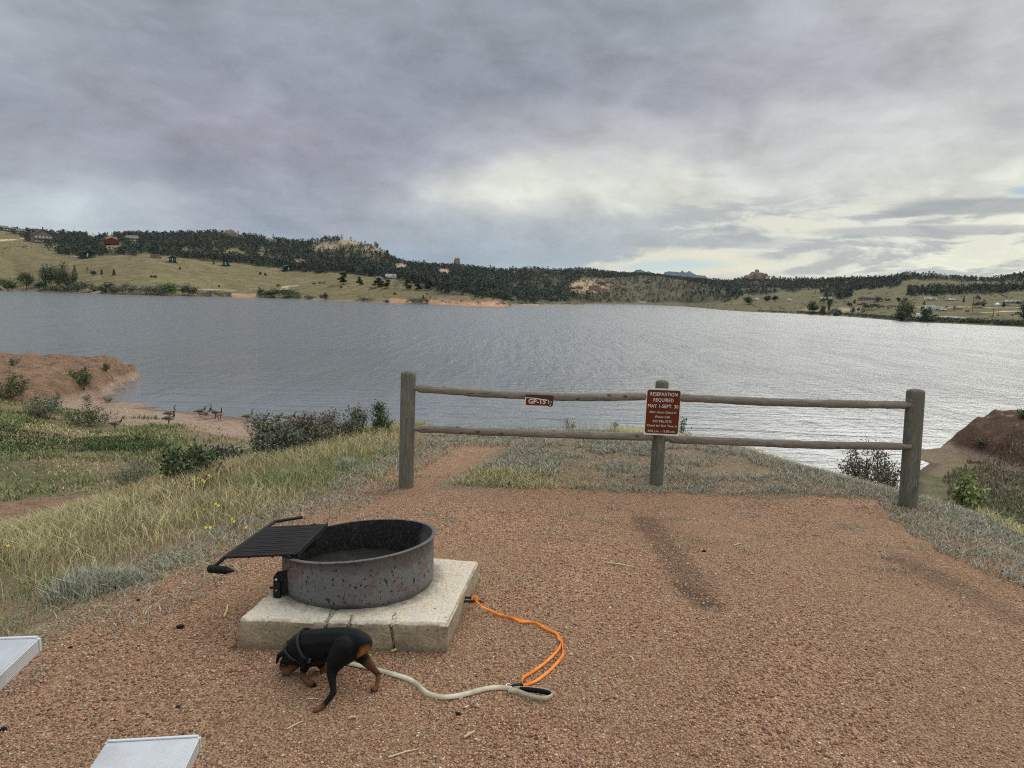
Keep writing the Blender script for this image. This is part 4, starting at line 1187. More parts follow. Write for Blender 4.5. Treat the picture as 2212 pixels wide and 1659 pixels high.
loop = [((1480, 1040), .5), ((1560, 1062), .8), ((1660, 1100), 1.0), ((1760, 1128), 1.0), ((1850, 1130), 1.0), ((1897, 1108), 1.0), ((1880, 1080), 1.0), ((1800, 1058), 1.0), ((1690, 1044), 1.0), ((1580, 1036), .9), ((1500, 1034), .6)]
ribbon('hand_loop', [(LP(*p), t_) for p, t_ in loop], .024, M['tan_web'], lead)
def inset(pts, k=.93):
    cx = sum(p[0][0] for p in pts) / len(pts); cy = sum(p[0][1] for p in pts) / len(pts)
    return [((cx + (p[0][0] - cx) * k, cy + (p[0][1] - cy) * (k - .02)), p[1]) for p in pts]
ribbon('loop_padding', [(LP(*p), t_) for p, t_ in inset(loop[1:-1], .955)], .023, M['black_web'], lead, th=.003)
ora = thing('orange_dog_leash', 'twisted bright orange tape leash running from slab to tan leash', 'leash', (0, 0, 0))
zz = .062
main = [((1135, 128), .9, .100), ((1165, 175), .7, .085), ((1215, 215), .5, .05), ((1270, 250), .4, .025), ((1380, 303), .6, g0), ((1500, 330), .1, g0), ((1600, 358), .6, g0), ((1740, 388), .2, g0), ((1850, 448), .5, g0), ((1940, 482), .3, g0), ((1975, 530), .8, g0), ((1998, 575), .3, g0)]
ribbon('strap', [(LP(*p, z_), t_ * .6 + .3) for p, t_, z_ in main], .0125, M['orange_web'], ora)
ribbon('strap', [(LP(p[0] + 6 * math.sin(i * 2.2), p[1] + 12 * math.cos(i * 1.7), z_ + .003), .9 - t_) for i, (p, t_, z_) in enumerate(main[2:])], .012, M['orange_web'], ora)
ribbon('strap', [(LP(X, Y, .006), t_) for X, Y, t_ in ((1998, 575, .3), (1960, 640, .25), (1850, 752, .25), (1700, 862, .25), (1635, 905, .5), (1612, 955, .8), (1625, 985, .6))], .0135, M['orange_web'], ora, 1)
ribbon('strap', [(LP(X, Y, .005), t_) for X, Y, t_ in ((1990, 560, .5), (2004, 620, .7), (2002, 700, .4), (1900, 822, .3), (1800, 905, .3), (1735, 948, .3), (1660, 978, .3), (1620, 985, .4))], .0135, M['orange_web'], ora, 1)
kn = MB(); kp = LP(1150, 150, .092)
kn.tube([kp + Vector((.012 * math.cos(a) , .006 * math.sin(a) - .004, .016 * math.sin(a))) for a in np.linspace(0, 6.0, 14)], .0065, 8)
kn.build('knot', M['orange_web'], ora, True)
cl = MB(); c0 = LP(1500, 985, .008); c1_ = LP(1620, 972, .010)
cl.tube([c0, c0.lerp(c1_, .5), c1_], [.005, .0075, .006], 8)
cl.build('snap_clip', M['black_web'], ora, True)
rg = MB(); rc = LP(1482, 985, .008)
rg.tube([rc + Vector((.013 * math.cos(a), .013 * math.sin(a), .003 * math.sin(a))) for a in np.linspace(0, 2 * math.pi, 17)], .0022, 6, False)
rg.build('metal_ring', M['chrome'], lead, True)

# ---- the dog: one remeshed body
def capsule_cloud(chains):
    bm = bmesh.new()
    for ch in chains:
        for (p, r, *_), (q, s, *_) in zip(ch[:-1], ch[1:]):
            b2 = bmesh.new()
            bmesh.ops.create_icosphere(b2, subdivisions=2, radius=r, matrix=Matrix.Translation(p))
            bmesh.ops.create_icosphere(b2, subdivisions=2, radius=s, matrix=Matrix.Translation(q))
            h = bmesh.ops.convex_hull(b2, input=b2.verts)
            bmesh.ops.delete(b2, geom=[v for v in b2.verts if not v.link_faces], context='VERTS')
            tmp = bpy.data.meshes.new('t'); b2.to_mesh(tmp); b2.free(); bm.from_mesh(tmp); bpy.data.meshes.remove(tmp)
    me = bpy.data.meshes.new('cloud'); bm.to_mesh(me); bm.free()
    return me
def remesh(me, voxel, smooth=8, fac=.5):
    o = bpy.data.objects.new('tmp', me); col.objects.link(o)
    md = o.modifiers.new('r', 'REMESH'); md.mode = 'VOXEL'; md.voxel_size = voxel; md.use_smooth_shade = True
    sm = o.modifiers.new('s', 'SMOOTH'); sm.factor = fac; sm.iterations = smooth
    bpy.context.view_layer.update()
    dg = bpy.context.evaluated_depsgraph_get()
    out = bpy.data.meshes.new_from_object(o.evaluated_get(dg))
    bpy.data.objects.remove(o); bpy.data.meshes.remove(me)
    return out
def m_fur(t, b):
    a = t.new('ShaderNodeAttribute', attribute_name='col'); tc = t.new('ShaderNodeTexCoord').outputs['Object']
    n = t.noise(t.vmul(tc, (300, 300, 500)), 1, 3, .6); g = t.noise(tc, 40, 3, .5)
    t.put(b.inputs['Normal'], t.bump(n + g * .8, .6, .004))
    b.inputs['Sheen Weight'].default_value = .02
    return t.mix(1., EX(t, a.outputs['Color']), t.ramp(n, [(.3, (.75, .75, .75)), (.7, (1.25, 1.25, 1.25))]), 'MULTIPLY')
M['fur'] = mat('dog_fur', m_fur, .6, .12)
def build_dog():
    S = .0003
    def c(X, Y, y, r): return (at_y(*DG(X, Y), y), r * S)
    torso = [c(600, 640, 3.055, 175), c(690, 560, 3.05, 225), (c(800, 530, 3.04, 250)), c(950, 530, 3.03, 256), c(1110, 500, 3.01, 240), c(1270, 480, 2.99, 224), c(1410, 480, 2.975, 205), c(1510, 490, 2.965, 185), c(1575, 500, 2.96, 150)]
    chest = [c(760, 690, 3.03, 150), c(900, 700, 3.03, 130)]
    neck = [c(700, 560, 3.05, 210), c(610, 640, 3.06, 180), c(545, 705, 3.065, 140)]
    head = [c(560, 700, 3.062, 135), c(490, 765, 3.065, 118), c(460, 820, 3.062, 95)]
    muz = [c(490, 830, 3.06, 85), c(478, 890, 3.045, 66), c(455, 935, 3.035, 42)]
    jaw = [c(600, 790, 3.05, 80), c(520, 880, 3.045, 62), c(475, 925, 3.035, 45)]
    fn = [c(770, 700, 2.985, 110), c(745, 810, 2.975, 78), c(715, 900, 2.97, 52), c(705, 960, 2.965, 42), c(740, 1020, 2.96, 38), c(795, 1062, 2.955, 46), c(845, 1085, 2.955, 50), c(875, 1095, 2.955, 40)]
    ff = [c(950, 740, 3.08, 90), c(1020, 860, 3.085, 56), c(985, 950, 3.07, 46), c(930, 1030, 3.045, 38), c(895, 1070, 3.03, 38), c(870, 1088, 3.01, 32)]
    hn = [c(1330, 560, 2.94, 190), c(1210, 720, 2.915, 150), c(1150, 840, 2.895, 98), c(1130, 940, 2.88, 72), c(1135, 1040, 2.86, 56), c(1150, 1130, 2.845, 46), c(1155, 1195, 2.835, 48), c(1105, 1280, 2.815, 41), c(1030, 1370, 2.795, 38), c(960, 1435, 2.78, 44), c(905, 1462, 2.768, 44), c(880, 1472, 2.762, 34)]
    thigh = [c(1380, 600, 2.945, 165), c(1270, 700, 2.93, 130)]
    hf = [c(1480, 590, 2.985, 140), c(1580, 700, 2.985, 92), c(1670, 800, 2.98, 66), c(1750, 880, 2.975, 50), c(1800, 930, 2.97, 42), c(1803, 1010, 2.955, 34), c(1785, 1090, 2.945, 38), c(1765, 1150, 2.935, 46), c(1725, 1168, 2.925, 42)]
    tail = [c(1580, 455, 2.96, 90), c(1640, 445, 2.955, 42), c(1668, 462, 2.95, 26)]
    me = remesh(capsule_cloud([torso, chest, neck, head, muz, jaw, fn, ff, hn, thigh, hf, tail]), .0042, 7, .55)
    tanm = [(c(1590, 560, 2.945, 62), 1.0), (c(1565, 620, 2.94, 48), 1.0), (c(1545, 665, 2.94, 30), 1.), (muz[1], 1.0), (muz[2], 1.2), (jaw[1], 1.0), (c(560, 850, 3.03, 45), .8),
            (fn[3], .7), (fn[4], .9), (fn[5], .9), (ff[1], 1.3), (ff[2], 1.3), (ff[3], 1.3), (ff[4], 1.2), (hn[9], .8), (hn[10], 1.2), (hf[2], .6), (hf[3], .55), (hf[4], .3), (hf[5], .9), (hf[6], 1.0), (hf[7], 1.1)]
    blk = np.array((.0035, .0038, .0046)); tn = np.array((.30, .125, .045)); tn2 = np.array((.14, .062, .028))
    def colr(V):
        C = np.tile(blk, (len(V), 1)); w = np.zeros(len(V)); 
        for k, ((p, r), s) in enumerate(tanm):
            d = np.linalg.norm(V - np.array(p), axis=1)
            ww = sstep(r * 1.75 + .006, r * 1.05, d) * min(s, 1)
            w = np.maximum(w, ww)
        rump = np.linalg.norm(V - np.array(tanm[0][0][0]), axis=1) < .05
        T = np.where(rump[:, None], tn * 1.25, tn2)
        n = fbm(V[:, 0] * 90, V[:, 2] * 90, 3, 3)[:, None]
        w = w[:, None] * (.75 + .4 * n); w = np.clip(w, 0, 1)
        nose = np.linalg.norm(V - np.array(c(440, 950, 3.03, 10)[0]), axis=1) < .011
        w[nose] = 0
        return C * (1 - w) + T * w
    me.materials.clear(); me.materials.append(M['fur']); vcol(me, colr)
    me.polygons.foreach_set('use_smooth', np.ones(len(me.polygons), bool))
    dog = add('dog', me); tag(dog, 'small black and tan dog sniffing the gravel in front of the slab', 'dog')
    # ear: folded flap
    e = [c(500, 640, 3.04, 62), c(430, 635, 3.032, 50), c(375, 655, 3.03, 38), c(350, 700, 3.028, 30), c(336, 760, 3.028, 20), (at_y(*DG(326, 795), 3.028), 8 * S)]
    me = remesh(capsule_cloud([e]), .003, 4, .5); me.materials.clear(); me.materials.append(M['fur']); vcol(me, lambda V: np.tile(blk * 1.7, (len(V), 1)))
    add('ear', me, dog)
    e = [c(560, 640, 3.11, 50), c(520, 655, 3.12, 40), c(500, 720, 3.125, 26)]
    me = remesh(capsule_cloud([e]), .003, 4, .5); me.materials.clear(); me.materials.append(M['fur']); vcol(me, lambda V: np.tile(blk * 1.7, (len(V), 1)))
    add('ear', me, dog)
    ey = MB().ball(c(432, 800, 3.035, 1)[0], .0065, 2).build('eye', flat('dog_eye', (.01, .006, .004), .1, .6), dog, True)
    MB().ball(c(437, 948, 3.028, 1)[0], .0085, 2, (1, 1, .8)).build('nose', flat('dog_nose', (.012, .011, .011), .3, .5), dog, True)
    # harness straps: bands around the chest and shoulder
    def band(c0, c1, p, rad, w, nm):
        ax = (Vector(c1) - Vector(c0)).normalized(); u = ax.cross(Vector((0, 0, 1))).normalized(); v = u.cross(ax)
        V = []; F = []; n = 44
        for i in range(n):
            a = 2 * math.pi * i / n
            for (dr, dw) in ((0, -1), (.0035, -1), (.0035, 1), (0, 1)):
                V.append(Vector(p) + (u * math.cos(a) + v * math.sin(a)) * (rad + dr) + ax * (w / 2 * dw))
        for i in range(n):
            for k in range(4): F.append((i * 4 + k, i * 4 + (k + 1) % 4, ((i + 1) % n) * 4 + (k + 1) % 4, ((i + 1) % n) * 4 + k))
        return add(nm, mesh_np(nm, np.array(V), np.array(F), M['harness'], smooth=False), dog)
    M['harness'] = flat('harness_nylon', (.022, .023, .027), .75, .3, var=.3, scale=60)
    tp = torso[2][0].lerp(torso[3][0], .15)
    band(torso[2][0] + Vector((0, 0, .0)), torso[3][0] + Vector((.0, 0, .03)), tp, .0805, .014, 'harness_strap')
    tp = torso[0][0].lerp(torso[1][0], .45)
    band(torso[0][0], torso[1][0] + Vector((0, 0, .02)), tp, .0640, .012, 'harness_strap')
    MB().box(c(805, 740, 2.945, 1)[0] + Vector((0, -.002, 0)), (.012, .006, .024), Matrix.Rotation(.3, 3, 'Y'), .002).build('harness_buckle', flat('buckle', (.05, .05, .055), .4, .4), dog)
build_dog()
# ------------------------------------------------------------------ loose stones, grass, shrubs, flowers
rng = np.random.RandomState(11)
def m_attr(name, rough=.9, spec=.15, var=.25, sc=30, trans=0.):
    def f(t, b):
        a = t.new('ShaderNodeAttribute', attribute_name='col'); tc = t.new('ShaderNodeTexCoord').outputs['Object']
        n = t.noise(tc, sc, 3, .6)
        return t.mix(1., EX(t, a.outputs['Color']), t.mix(n, (1 - var,) * 3, (1 + var,) * 3), 'MULTIPLY')
    return mat(name, f, rough, spec)
M['stone'] = m_attr('stone', .9, .15, .2, 150); M['blade'] = m_attr('blade', .75, .2, .15, 3); M['leaf'] = m_attr('leaf', .75, .2, .2, 2)
M['sdark'] = flat('stem_brown', (.075, .06, .045), .9, .1)
def scatter_tri(n, x0, x1, y0, y1): return rng.uniform(x0, x1, n), rng.uniform(y0, y1, n)
def visible(x, y, z, m=20):
    px, py, w = proj(np.stack([x, y, z], -1)); return (w > .3) & (px > -m * 3) & (px < 1024 + m * 3) & (py < 768 + m * 2)
def in_quad(x, y, k=0.0):
    """inside the slab footprint"""
    return (x > -1.30 - k) & (x < -.14 + k) & (y > 3.24 - k) & (y < 4.26 + k)
def build_stones():
    n = 150000
    d = 1.3 + (7.0 - 1.3) * rng.rand(n) ** 1.45; a = rng.uniform(-.72, .72, n)
    x = d * np.tan(a) ; y = d
    s = sdist(x, y); keep = (s < .25) & ~in_quad(x, y)
    dens = fbm(x * 1.2, y * 1.2, 4, 71) * 1.1 + .5 * (fbm(x * 5, y * 5, 2, 72) - .5)
    keep &= rng.rand(n) < sstep(.30, .75, dens) * .9 + .12
    keep &= rng.rand(n) < np.where(y > 6.3, .75, 1)
    x, y, d = x[keep], y[keep], d[keep]; n = len(x)
    z = znear(x, y); keep = visible(x, y, z, 60); x, y, z, d = x[keep], y[keep], z[keep], d[keep]; n = len(x)
    r = .0021 + .0052 * rng.rand(n) ** 2.4 + .0007 * np.maximum(d - 2.5, 0) * rng.rand(n); big = rng.rand(n) < .012; r[big] *= 1.8
    base = np.array([(1, 0, 0), (0, 1, 0), (-1, 0, 0), (0, -1, 0), (0, 0, 1), (0, 0, -1), ], float)
    V = base[None] * (r[:, None, None] * rng.uniform(.65, 1.35, (n, 6, 3))); V[:, :, 2] *= .75
    V += rng.uniform(-.35, .35, (n, 6, 3)) * r[:, None, None]
    th = rng.uniform(0, 6.28, n); c, s_ = np.cos(th)[:, None], np.sin(th)[:, None]
    X = V[:, :, 0] * c - V[:, :, 1] * s_; Y = V[:, :, 0] * s_ + V[:, :, 1] * c
    V = np.stack([X + x[:, None], Y + y[:, None], V[:, :, 2] + z[:, None] + r[:, None] * .25], -1).reshape(-1, 3)
    f = np.array([(0, 1, 4), (1, 2, 4), (2, 3, 4), (3, 0, 4), (1, 0, 5), (2, 1, 5), (3, 2, 5), (0, 3, 5)])
    F = (f[None] + 6 * np.arange(n)[:, None, None]).reshape(-1, 3)
    pal = np.array((.97, .92, .86)) * np.array([(.38, .21, .13), (.48, .29, .20), (.56, .38, .27), (.44, .30, .20), (.30, .16, .10), (.66, .52, .40), (.50, .27, .19), (.27, .18, .13)])
    k = rng.choice(len(pal), n, p=[.22, .2, .15, .14, .1, .05, .1, .04])
    C = pal[k] * rng.uniform(.8, 1.2, (n, 1)); C = np.repeat(C, 6, 0)
    add('gravel', mesh_np('gravel', V, F, M['stone'], C), kind='stuff')
build_stones()

def blades(name, x, y, h, w, C, lean=.35, curve=.35, mat_=None, z=None, props=None, parent=None, tipc=1.25):
    n = len(x); z = znear(x, y) if z is None else z
    th = rng.uniform(0, 2 * np.pi, n); ln = h * rng.uniform(0, lean, n); dx, dy = np.cos(th), np.sin(th)
    # blade width faces sideways to its lean, random
    ph = rng.uniform(0, np.pi, n); wx, wy = np.cos(ph) * w / 2, np.sin(ph) * w / 2
    b = np.stack([x, y, z - .01], -1)
    mid = b + np.stack([dx * ln * .35, dy * ln * .35, h * .55], -1)
    tip = b + np.stack([dx * ln * (1 + curve), dy * ln * (1 + curve), h * (1 - curve * .3 * ln / np.maximum(h, 1e-6))], -1)
    W = np.stack([wx, wy, 0 * wx], -1)
    V = np.stack([b - W, b + W, mid + W * .75, mid - W * .75, tip], 1).reshape(-1, 3)
    i = 5 * np.arange(n)[:, None]
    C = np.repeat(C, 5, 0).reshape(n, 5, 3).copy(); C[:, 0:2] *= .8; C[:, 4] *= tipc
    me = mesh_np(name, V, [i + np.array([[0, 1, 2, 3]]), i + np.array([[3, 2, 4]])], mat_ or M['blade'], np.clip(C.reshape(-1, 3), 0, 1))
    return add(name, me, parent, **(props or {'kind': 'stuff'}))
def mixc(n, pal, p, var=.2):
    k = rng.choice(len(pal), n, p=p); return np.array(pal)[k] * rng.uniform(1 - var, 1 + var, (n, 1))
GOLD = [(.54, .455, .245), (.45, .39, .195), (.33, .325, .15), (.64, .56, .37), (.23, .265, .12), (.37, .265, .155)]
SAGE = [(.33, .32, .245), (.42, .40, .315), (.24, .255, .185), (.44, .375, .265), (.29, .23, .165)]
def clumpy(x, y, sc, seed, lo, hi): return sstep(lo, hi, fbm(x * sc, y * sc, 3, seed))
def build_grass():
    # tall golden grass on the left shoulder
    n = 430000
    x = rng.uniform(-11, -.2, n); y = rng.uniform(1.2, 15, n); s = sdist(x, y)
    e = .35 + .6 * (fbm(x * 1.1, y * 1.1, 3, 80) - .5)
    keep = (s > e - .15) & (s < 6.0) & (rng.rand(n) < .25 + .75 * clumpy(x, y, 1.6, 81, .3, .6)) & ~((y > 7.6) & (x > -1.2))
    x, y, s = x[keep], y[keep], s[keep]
    z = znear(x, y); v = visible(x, y, z, 30); x, y, s, z = x[v], y[v], s[v], z[v]; n = len(x)
    d = np.hypot(x, y)
    tall = sstep(.2, 1.2, s) * (.35 + .65 * fbm(x * .7, y * .7, 3, 82))
    h = (.045 + .195 * tall * rng.uniform(.45, 1.2, n)); gsel = fbm(x * .55, y * .55, 3, 83)
    C = mixc(n, GOLD, [.26, .24, .16, .14, .12, .08]); green = (gsel < .50) & (rng.rand(n) < .70)
    C[green] = mixc(int(green.sum()), [(.19, .24, .095), (.26, .30, .12), (.33, .33, .155)], [.35, .4, .25])
    rust = (fbm(x * .8, y * .8, 2, 84) > .66) & (rng.rand(n) < .5); C[rust] = mixc(int(rust.sum()), [(.33, .21, .12), (.42, .30, .18)], [.5, .5])
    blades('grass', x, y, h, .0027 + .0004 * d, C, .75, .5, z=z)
    # sage and short growth: along the gravel edge, on the mound behind the fence and down the right flank
    n = 620000
    x = rng.uniform(-6.5, 7.5, n); y = rng.uniform(2.0, 13, n); s = sdist(x, y)
    bey = (y > 6.25 + .5 * (fbm(x * 1.2, y * 1.2, 3, 85) - .5)) & (x > -1.1)
    pathm = np.abs(x + 1.0 - .32 * (y - 6.2)) < .40 + .15 * (fbm(x * 3, y * 3, 2, 90) - .5)
    edge = (np.abs(s - .1) < .38 + .3 * (fbm(x * .9, y * .9, 2, 86) - .5)) & (x < 0)
    right = (x > 2.6) & (s > -.35 + .5 * (fbm(x * 1.3, y * 1.3, 3, 87) - .5)) & (s < 3.0)
    den = .16 + .84 * clumpy(x, y, 2.3, 88, .32, .55)
    bare = (fbm(x * 2.1, y * 2.6, 4, 89) > .60) & (rng.rand(n) < .93)
    keep = (bey & (s < 3.0) & ~bare & ~(pathm & (y < 9.0)) | (edge & (rng.rand(n) < .5)) | right) & (rng.rand(n) < den)
    x, y, s = x[keep], y[keep], s[keep]
    z = znear(x, y); v = visible(x, y, z, 30); x, y, s, z = x[v], y[v], s[v], z[v]; n = len(x); d = np.hypot(x, y)
    h = .018 + .052 * rng.rand(n) * (.4 + .8 * fbm(x * 1.5, y * 1.5, 3, 91))
    C = mixc(n, SAGE, [.34, .2, .22, .14, .10])
    gg = np.exp(-(((x + .25) / 1.1) ** 2 + ((y - 6.55) / .45) ** 2)) > .45 + .3 * (rng.rand(n) - .5)
    C[gg] = mixc(int(gg.sum()), GOLD, [.25, .25, .3, .05, .1, .05]); h[gg] *= 1.5
    tall = (s > .9) & (x > 1.5)
    tk = tall & (rng.rand(n) < .75); C[tk] = mixc(int(tk.sum()), GOLD, [.35, .25, .14, .16, .06, .04]); h[tk] = h[tk] * 1.4 + .06
    crest = (s > 1.6) & (y > 8); h[crest] += .05 * rng.rand(int(crest.sum()))
    blades('sage_ground_cover', x, y, h, .0045 + .0005 * d, C, 1.6, .2, z=z, tipc=1.12)
    # sparse wisps on the crest against the water
    n = 2600; x = rng.uniform(-1, 7, n); y = rng.uniform(9.6, 12.5, n)
    s = sdist(x, y); k = (s > 1.2) & (s < 3.6) & (rng.rand(n) < clumpy(x, y, 1.8, 92, .4, .7)); x, y = x[k], y[k]
    blades('crest_grass', x, y, rng.uniform(.12, .34, len(x)), .005 + 0 * x, mixc(len(x), GOLD, [.3, .2, .1, .3, .05, .05]), .4, .4)
    # stray weeds coming up through the gravel
    m_ = 110; cx = rng.uniform(-2.6, 4.2, m_); cy = 6.7 - 2.6 * rng.rand(m_) ** 2.0; kk = rng.randint(0, m_, 5200)
    x = cx[kk] + rng.normal(0, .05, 5200) * (1 + kk % 3); y = cy[kk] + rng.normal(0, .035, 5200); g = (sdist(x, y) < .1) & ~in_quad(x, y, .03); x, y, kk = x[g], y[g], kk[g]
    C = mixc(len(x), SAGE, [.3, .2, .22, .18, .10]); C[kk % 4 == 0] *= np.array((.8, 1.0, .75))
    blades('gravel_weeds', x, y, rng.uniform(.01, .05, len(x)), .006 + 0 * x, C, 1.5, .2)
    # growth across the cove floor and valley
    n = 300000
    x = np.concatenate([rng.uniform(-42, -2, n), rng.uniform(5, 34, n // 2)]); y = np.concatenate([rng.uniform(8, 43, n), rng.uniform(8, 36, n // 2)])
    s = sdist(x, y); z = znear(x, y); inl = shore_y(x) - y
    k = (s > 4.5) & (z > LAKE + np.where(x > 5, .12, .25)) & visible(x, y, z, 70)
    base = fbm(x * .16, y * .16, 3, 93)
    bare = np.exp(-(((x + 12.6) / 2.6) ** 2 + ((y - 20.5) / 2.0) ** 2)) > .35
    sand = (x < 4) & (inl + 4 * (fbm(x * .35, y * .35, 3, 31) - .5) < 6.0)
    bluff = (x < -20) & (y > 40.5)
    rb = (x > 21.5) & (z > -4.6)
    p = np.where(sand | bare, .02, .10 + .75 * sstep(.36, .62, base + .5 * (fbm(x * .6, y * .6, 3, 96) - .5))); p = np.where(bluff, np.where(y < 44 + 2 * (base - .5), .35, .08), p); p = np.where((x > 5) & ((x < 21.5) | (y < 34)), .95, p); p = np.where(rb & (y > 33), .4, p)
    k &= rng.rand(len(x)) < p
    x, y, z, base, s = x[k], y[k], z[k], base[k], s[k]; n = len(x); d = np.hypot(x, y)
    g = fbm(x * .25, y * .25, 3, 94) - .08 * ((x > -16) & (y > 24))
    C = mixc(n, GOLD, [.16, .26, .22, .12, .16, .08])
    gr = (g > .44) | (x > 8); gr &= rng.rand(n) < .75
    C[gr] = mixc(int(gr.sum()), [(.18, .23, .085), (.26, .29, .12), (.36, .34, .17), (.12, .16, .065)], [.35, .3, .2, .15])
    br = ((x > 17) & (y > 24)) & (rng.rand(n) < .85); C[br] = mixc(int(br.sum()), [(.20, .165, .115), (.28, .23, .16), (.13, .14, .08), (.16, .11, .08)], [.35, .25, .2, .2])
    dark = (np.exp(-(((x + 21) / 6.0) ** 2 + ((y - 31.5) / 3.0) ** 2)) > .4) & (rng.rand(n) < .85)
    C[dark] = mixc(int(dark.sum()), [(.05, .09, .03), (.07, .11, .035)], [.5, .5])
    h = np.where(gr, .25, .13) * rng.uniform(.3, 1.1, n) * (.5 + fbm(x * .6, y * .6, 2, 95))
    blades('cove_growth', x, y, h, .008 + .0011 * d, C, .8, .4, z=z)
build_grass()

def leafy(name_root, label, cat, c, R, H, nl, ls, pal, p, stems=9, group=None, shape='dome', colk=1.0, hollow=.0, name='shrub', leaf_as='foliage', up=.3):
    """a shrub: branching stems and leaf sprays gathered in clumps along them"""
    t = thing(name, label, cat, c, 0, group)
    tips = []; mb = MB()
    for i in range(stems):
        a = rng.uniform(0, 2 * np.pi); rr = R * math.sqrt(rng.rand()) ; hh = H * (1 - .45 * (rr / R) ** 2) * rng.uniform(.55, 1.12)
        tip = Vector((math.cos(a) * rr, math.sin(a) * rr, hh)); b0 = Vector((math.cos(a) * rr * .15, math.sin(a) * rr * .15, -.03))
        mid = b0.lerp(tip, .5) + Vector((rng.uniform(-.1, .1) * R, rng.uniform(-.1, .1) * R, -.08 * H))
        mb.tube([b0, mid, tip], [.02 * H ** .5 * .6, .012 * H ** .5 * .6, .003], 5)
        for k in range(5):
            s = .35 + .65 * (k + rng.rand()) / 5
            q = b0.lerp(mid, s / .5) if s < .5 else mid.lerp(tip, (s - .5) / .5)
            q2 = q + Vector((rng.uniform(-.3, .3) * R, rng.uniform(-.3, .3) * R, rng.uniform(0, .25) * H)) * .6
            mb.tube([q, q2], [.006 * H ** .5, .002], 4); tips.append((q, .5)); tips.append((q2, 1.)); 
        tips.append((tip, 1.2))
    mb.build('stem', M['sdark'], t)
    T = np.array([q[:] for q, w in tips]); W = np.array([w for q, w in tips]); W /= W.sum()
    nl = int(nl * .72); k = rng.choice(len(T), nl, p=W); cl = .095 * R + .025
    P = T[k] + rng.normal(0, 1, (nl, 3)) * np.array((cl, cl, cl * .8)); P[:, 2] = np.abs(P[:, 2])
    C = mixc(nl, pal, p, .25) * colk
    tone = rng.uniform(.7, 1.3, len(T)); C *= tone[k][:, None]
    add(leaf_as, leaf_mesh(leaf_as, P, ls, C, up), t)
    return t
def leaf_mesh(name, P, ls, C, up=.3, aspect=.5):
    n = len(P); u = rng.normal(0, 1, (n, 3)); u[:, 2] += up * 2; u /= np.linalg.norm(u, axis=1)[:, None]
    v = np.cross(u, rng.normal(0, 1, (n, 3))); v /= np.linalg.norm(v, axis=1)[:, None]
    L = ls * rng.uniform(.6, 1.4, (n, 1)); a = u * L; b = v * L * aspect * .5
    V = np.stack([P, P + a * .45 + b, P + a, P + a * .45 - b], 1).reshape(-1, 3)
    return mesh_np(name, V, 4 * np.arange(n)[:, None] + np.array([[0, 1, 2, 3]]), M['leaf'], np.clip(np.repeat(C, 4, 0), 0, 1))
GG = [(.135, .155, .10), (.19, .205, .145), (.09, .11, .07), (.25, .25, .19), (.14, .12, .08)]
GB = [(.16, .135, .10), (.20, .18, .13), (.10, .10, .07), (.24, .21, .16), (.12, .10, .075)]
GD = [(.07, .105, .045), (.11, .14, .06), (.05, .075, .035), (.16, .17, .08)]
def place_shrub(dx, dy_base, dy_top, halfw, pal, p, label, nl, ls, stems, dist=None, group=None, colk=1.0):
    b = hitn(K * dx, K * dy_base) if dist is None else at_d(K * dx, K * dy_base, dist)
    if dist is not None: b.z = zn(b.x, b.y)
    if dist is not None:
        want = {13.0: .62, 12.0: .45, 11.3: .40, 17: .20}.get(dist, .10)
        for dd in np.arange(8.5, 22, .1):
            q = at_d(K * dx, K * dy_top, dd)
            if q.z - zn(q.x, q.y) >= want or dd > dist + 5:
                b = Vector((q.x, q.y, zn(q.x, q.y))); break
    dep = float((np.array(b) - CAM) @ _F)
    tp = at_y(K * dx, K * (dy_top - 6), b.y)
    H = max(.15, tp.z - b.z); R = halfw * K / FPX * dep
    return leafy('shrub', label, 'shrub', b, R, H, nl, ls, pal, p, stems, group, colk=colk)
P5 = [.3, .28, .16, .16, .10]; P4_ = [.35, .3, .2, .15]
SHR = [
 (588, 985, 893, 42, GG, P5, 'tall grey green shrub nearest the geese beach', 5200, .035, 16),
 (660, 975, 905, 52, GB, P5, 'wide brownish shrub in the middle of the bank row', 6500, .032, 18),
 (612, 985, 925, 42, GG, P5, 'low dense grey shrub at the foot of the bank', 5000, .032, 16),
 (712, 955, 900, 38, GB, P5, 'twiggy pale brown shrub between dark shrubs', 4200, .030, 14),
 (768, 945, 882, 30, GG, P5, 'upright dark shrub with reddish tips near the left post', 3800, .030, 12),
 (826, 938, 880, 20, GD, P4_, 'narrow green shrub standing just left of the left fence post', 2200, .030, 9),
 (548, 945, 905, 26, GG, P5, 'small loose shrub at beach edge below the row', 2200, .035, 9),
 (410, 1040, 985, 60, GD, P4_, 'broad dark green shrub in the hollow behind the golden grass', 5200, .045, 18),
 (300, 1060, 1000, 62, GG, P5, 'low spreading grey green bush left of the yellow flowers', 5000, .045, 18),
 (480, 1010, 975, 45, GG, P5, 'flat grey bush above the yellow flowers', 3600, .04, 14)]
for a in SHR: place_shrub(*a, group='shrubs on the bank below the camp site')
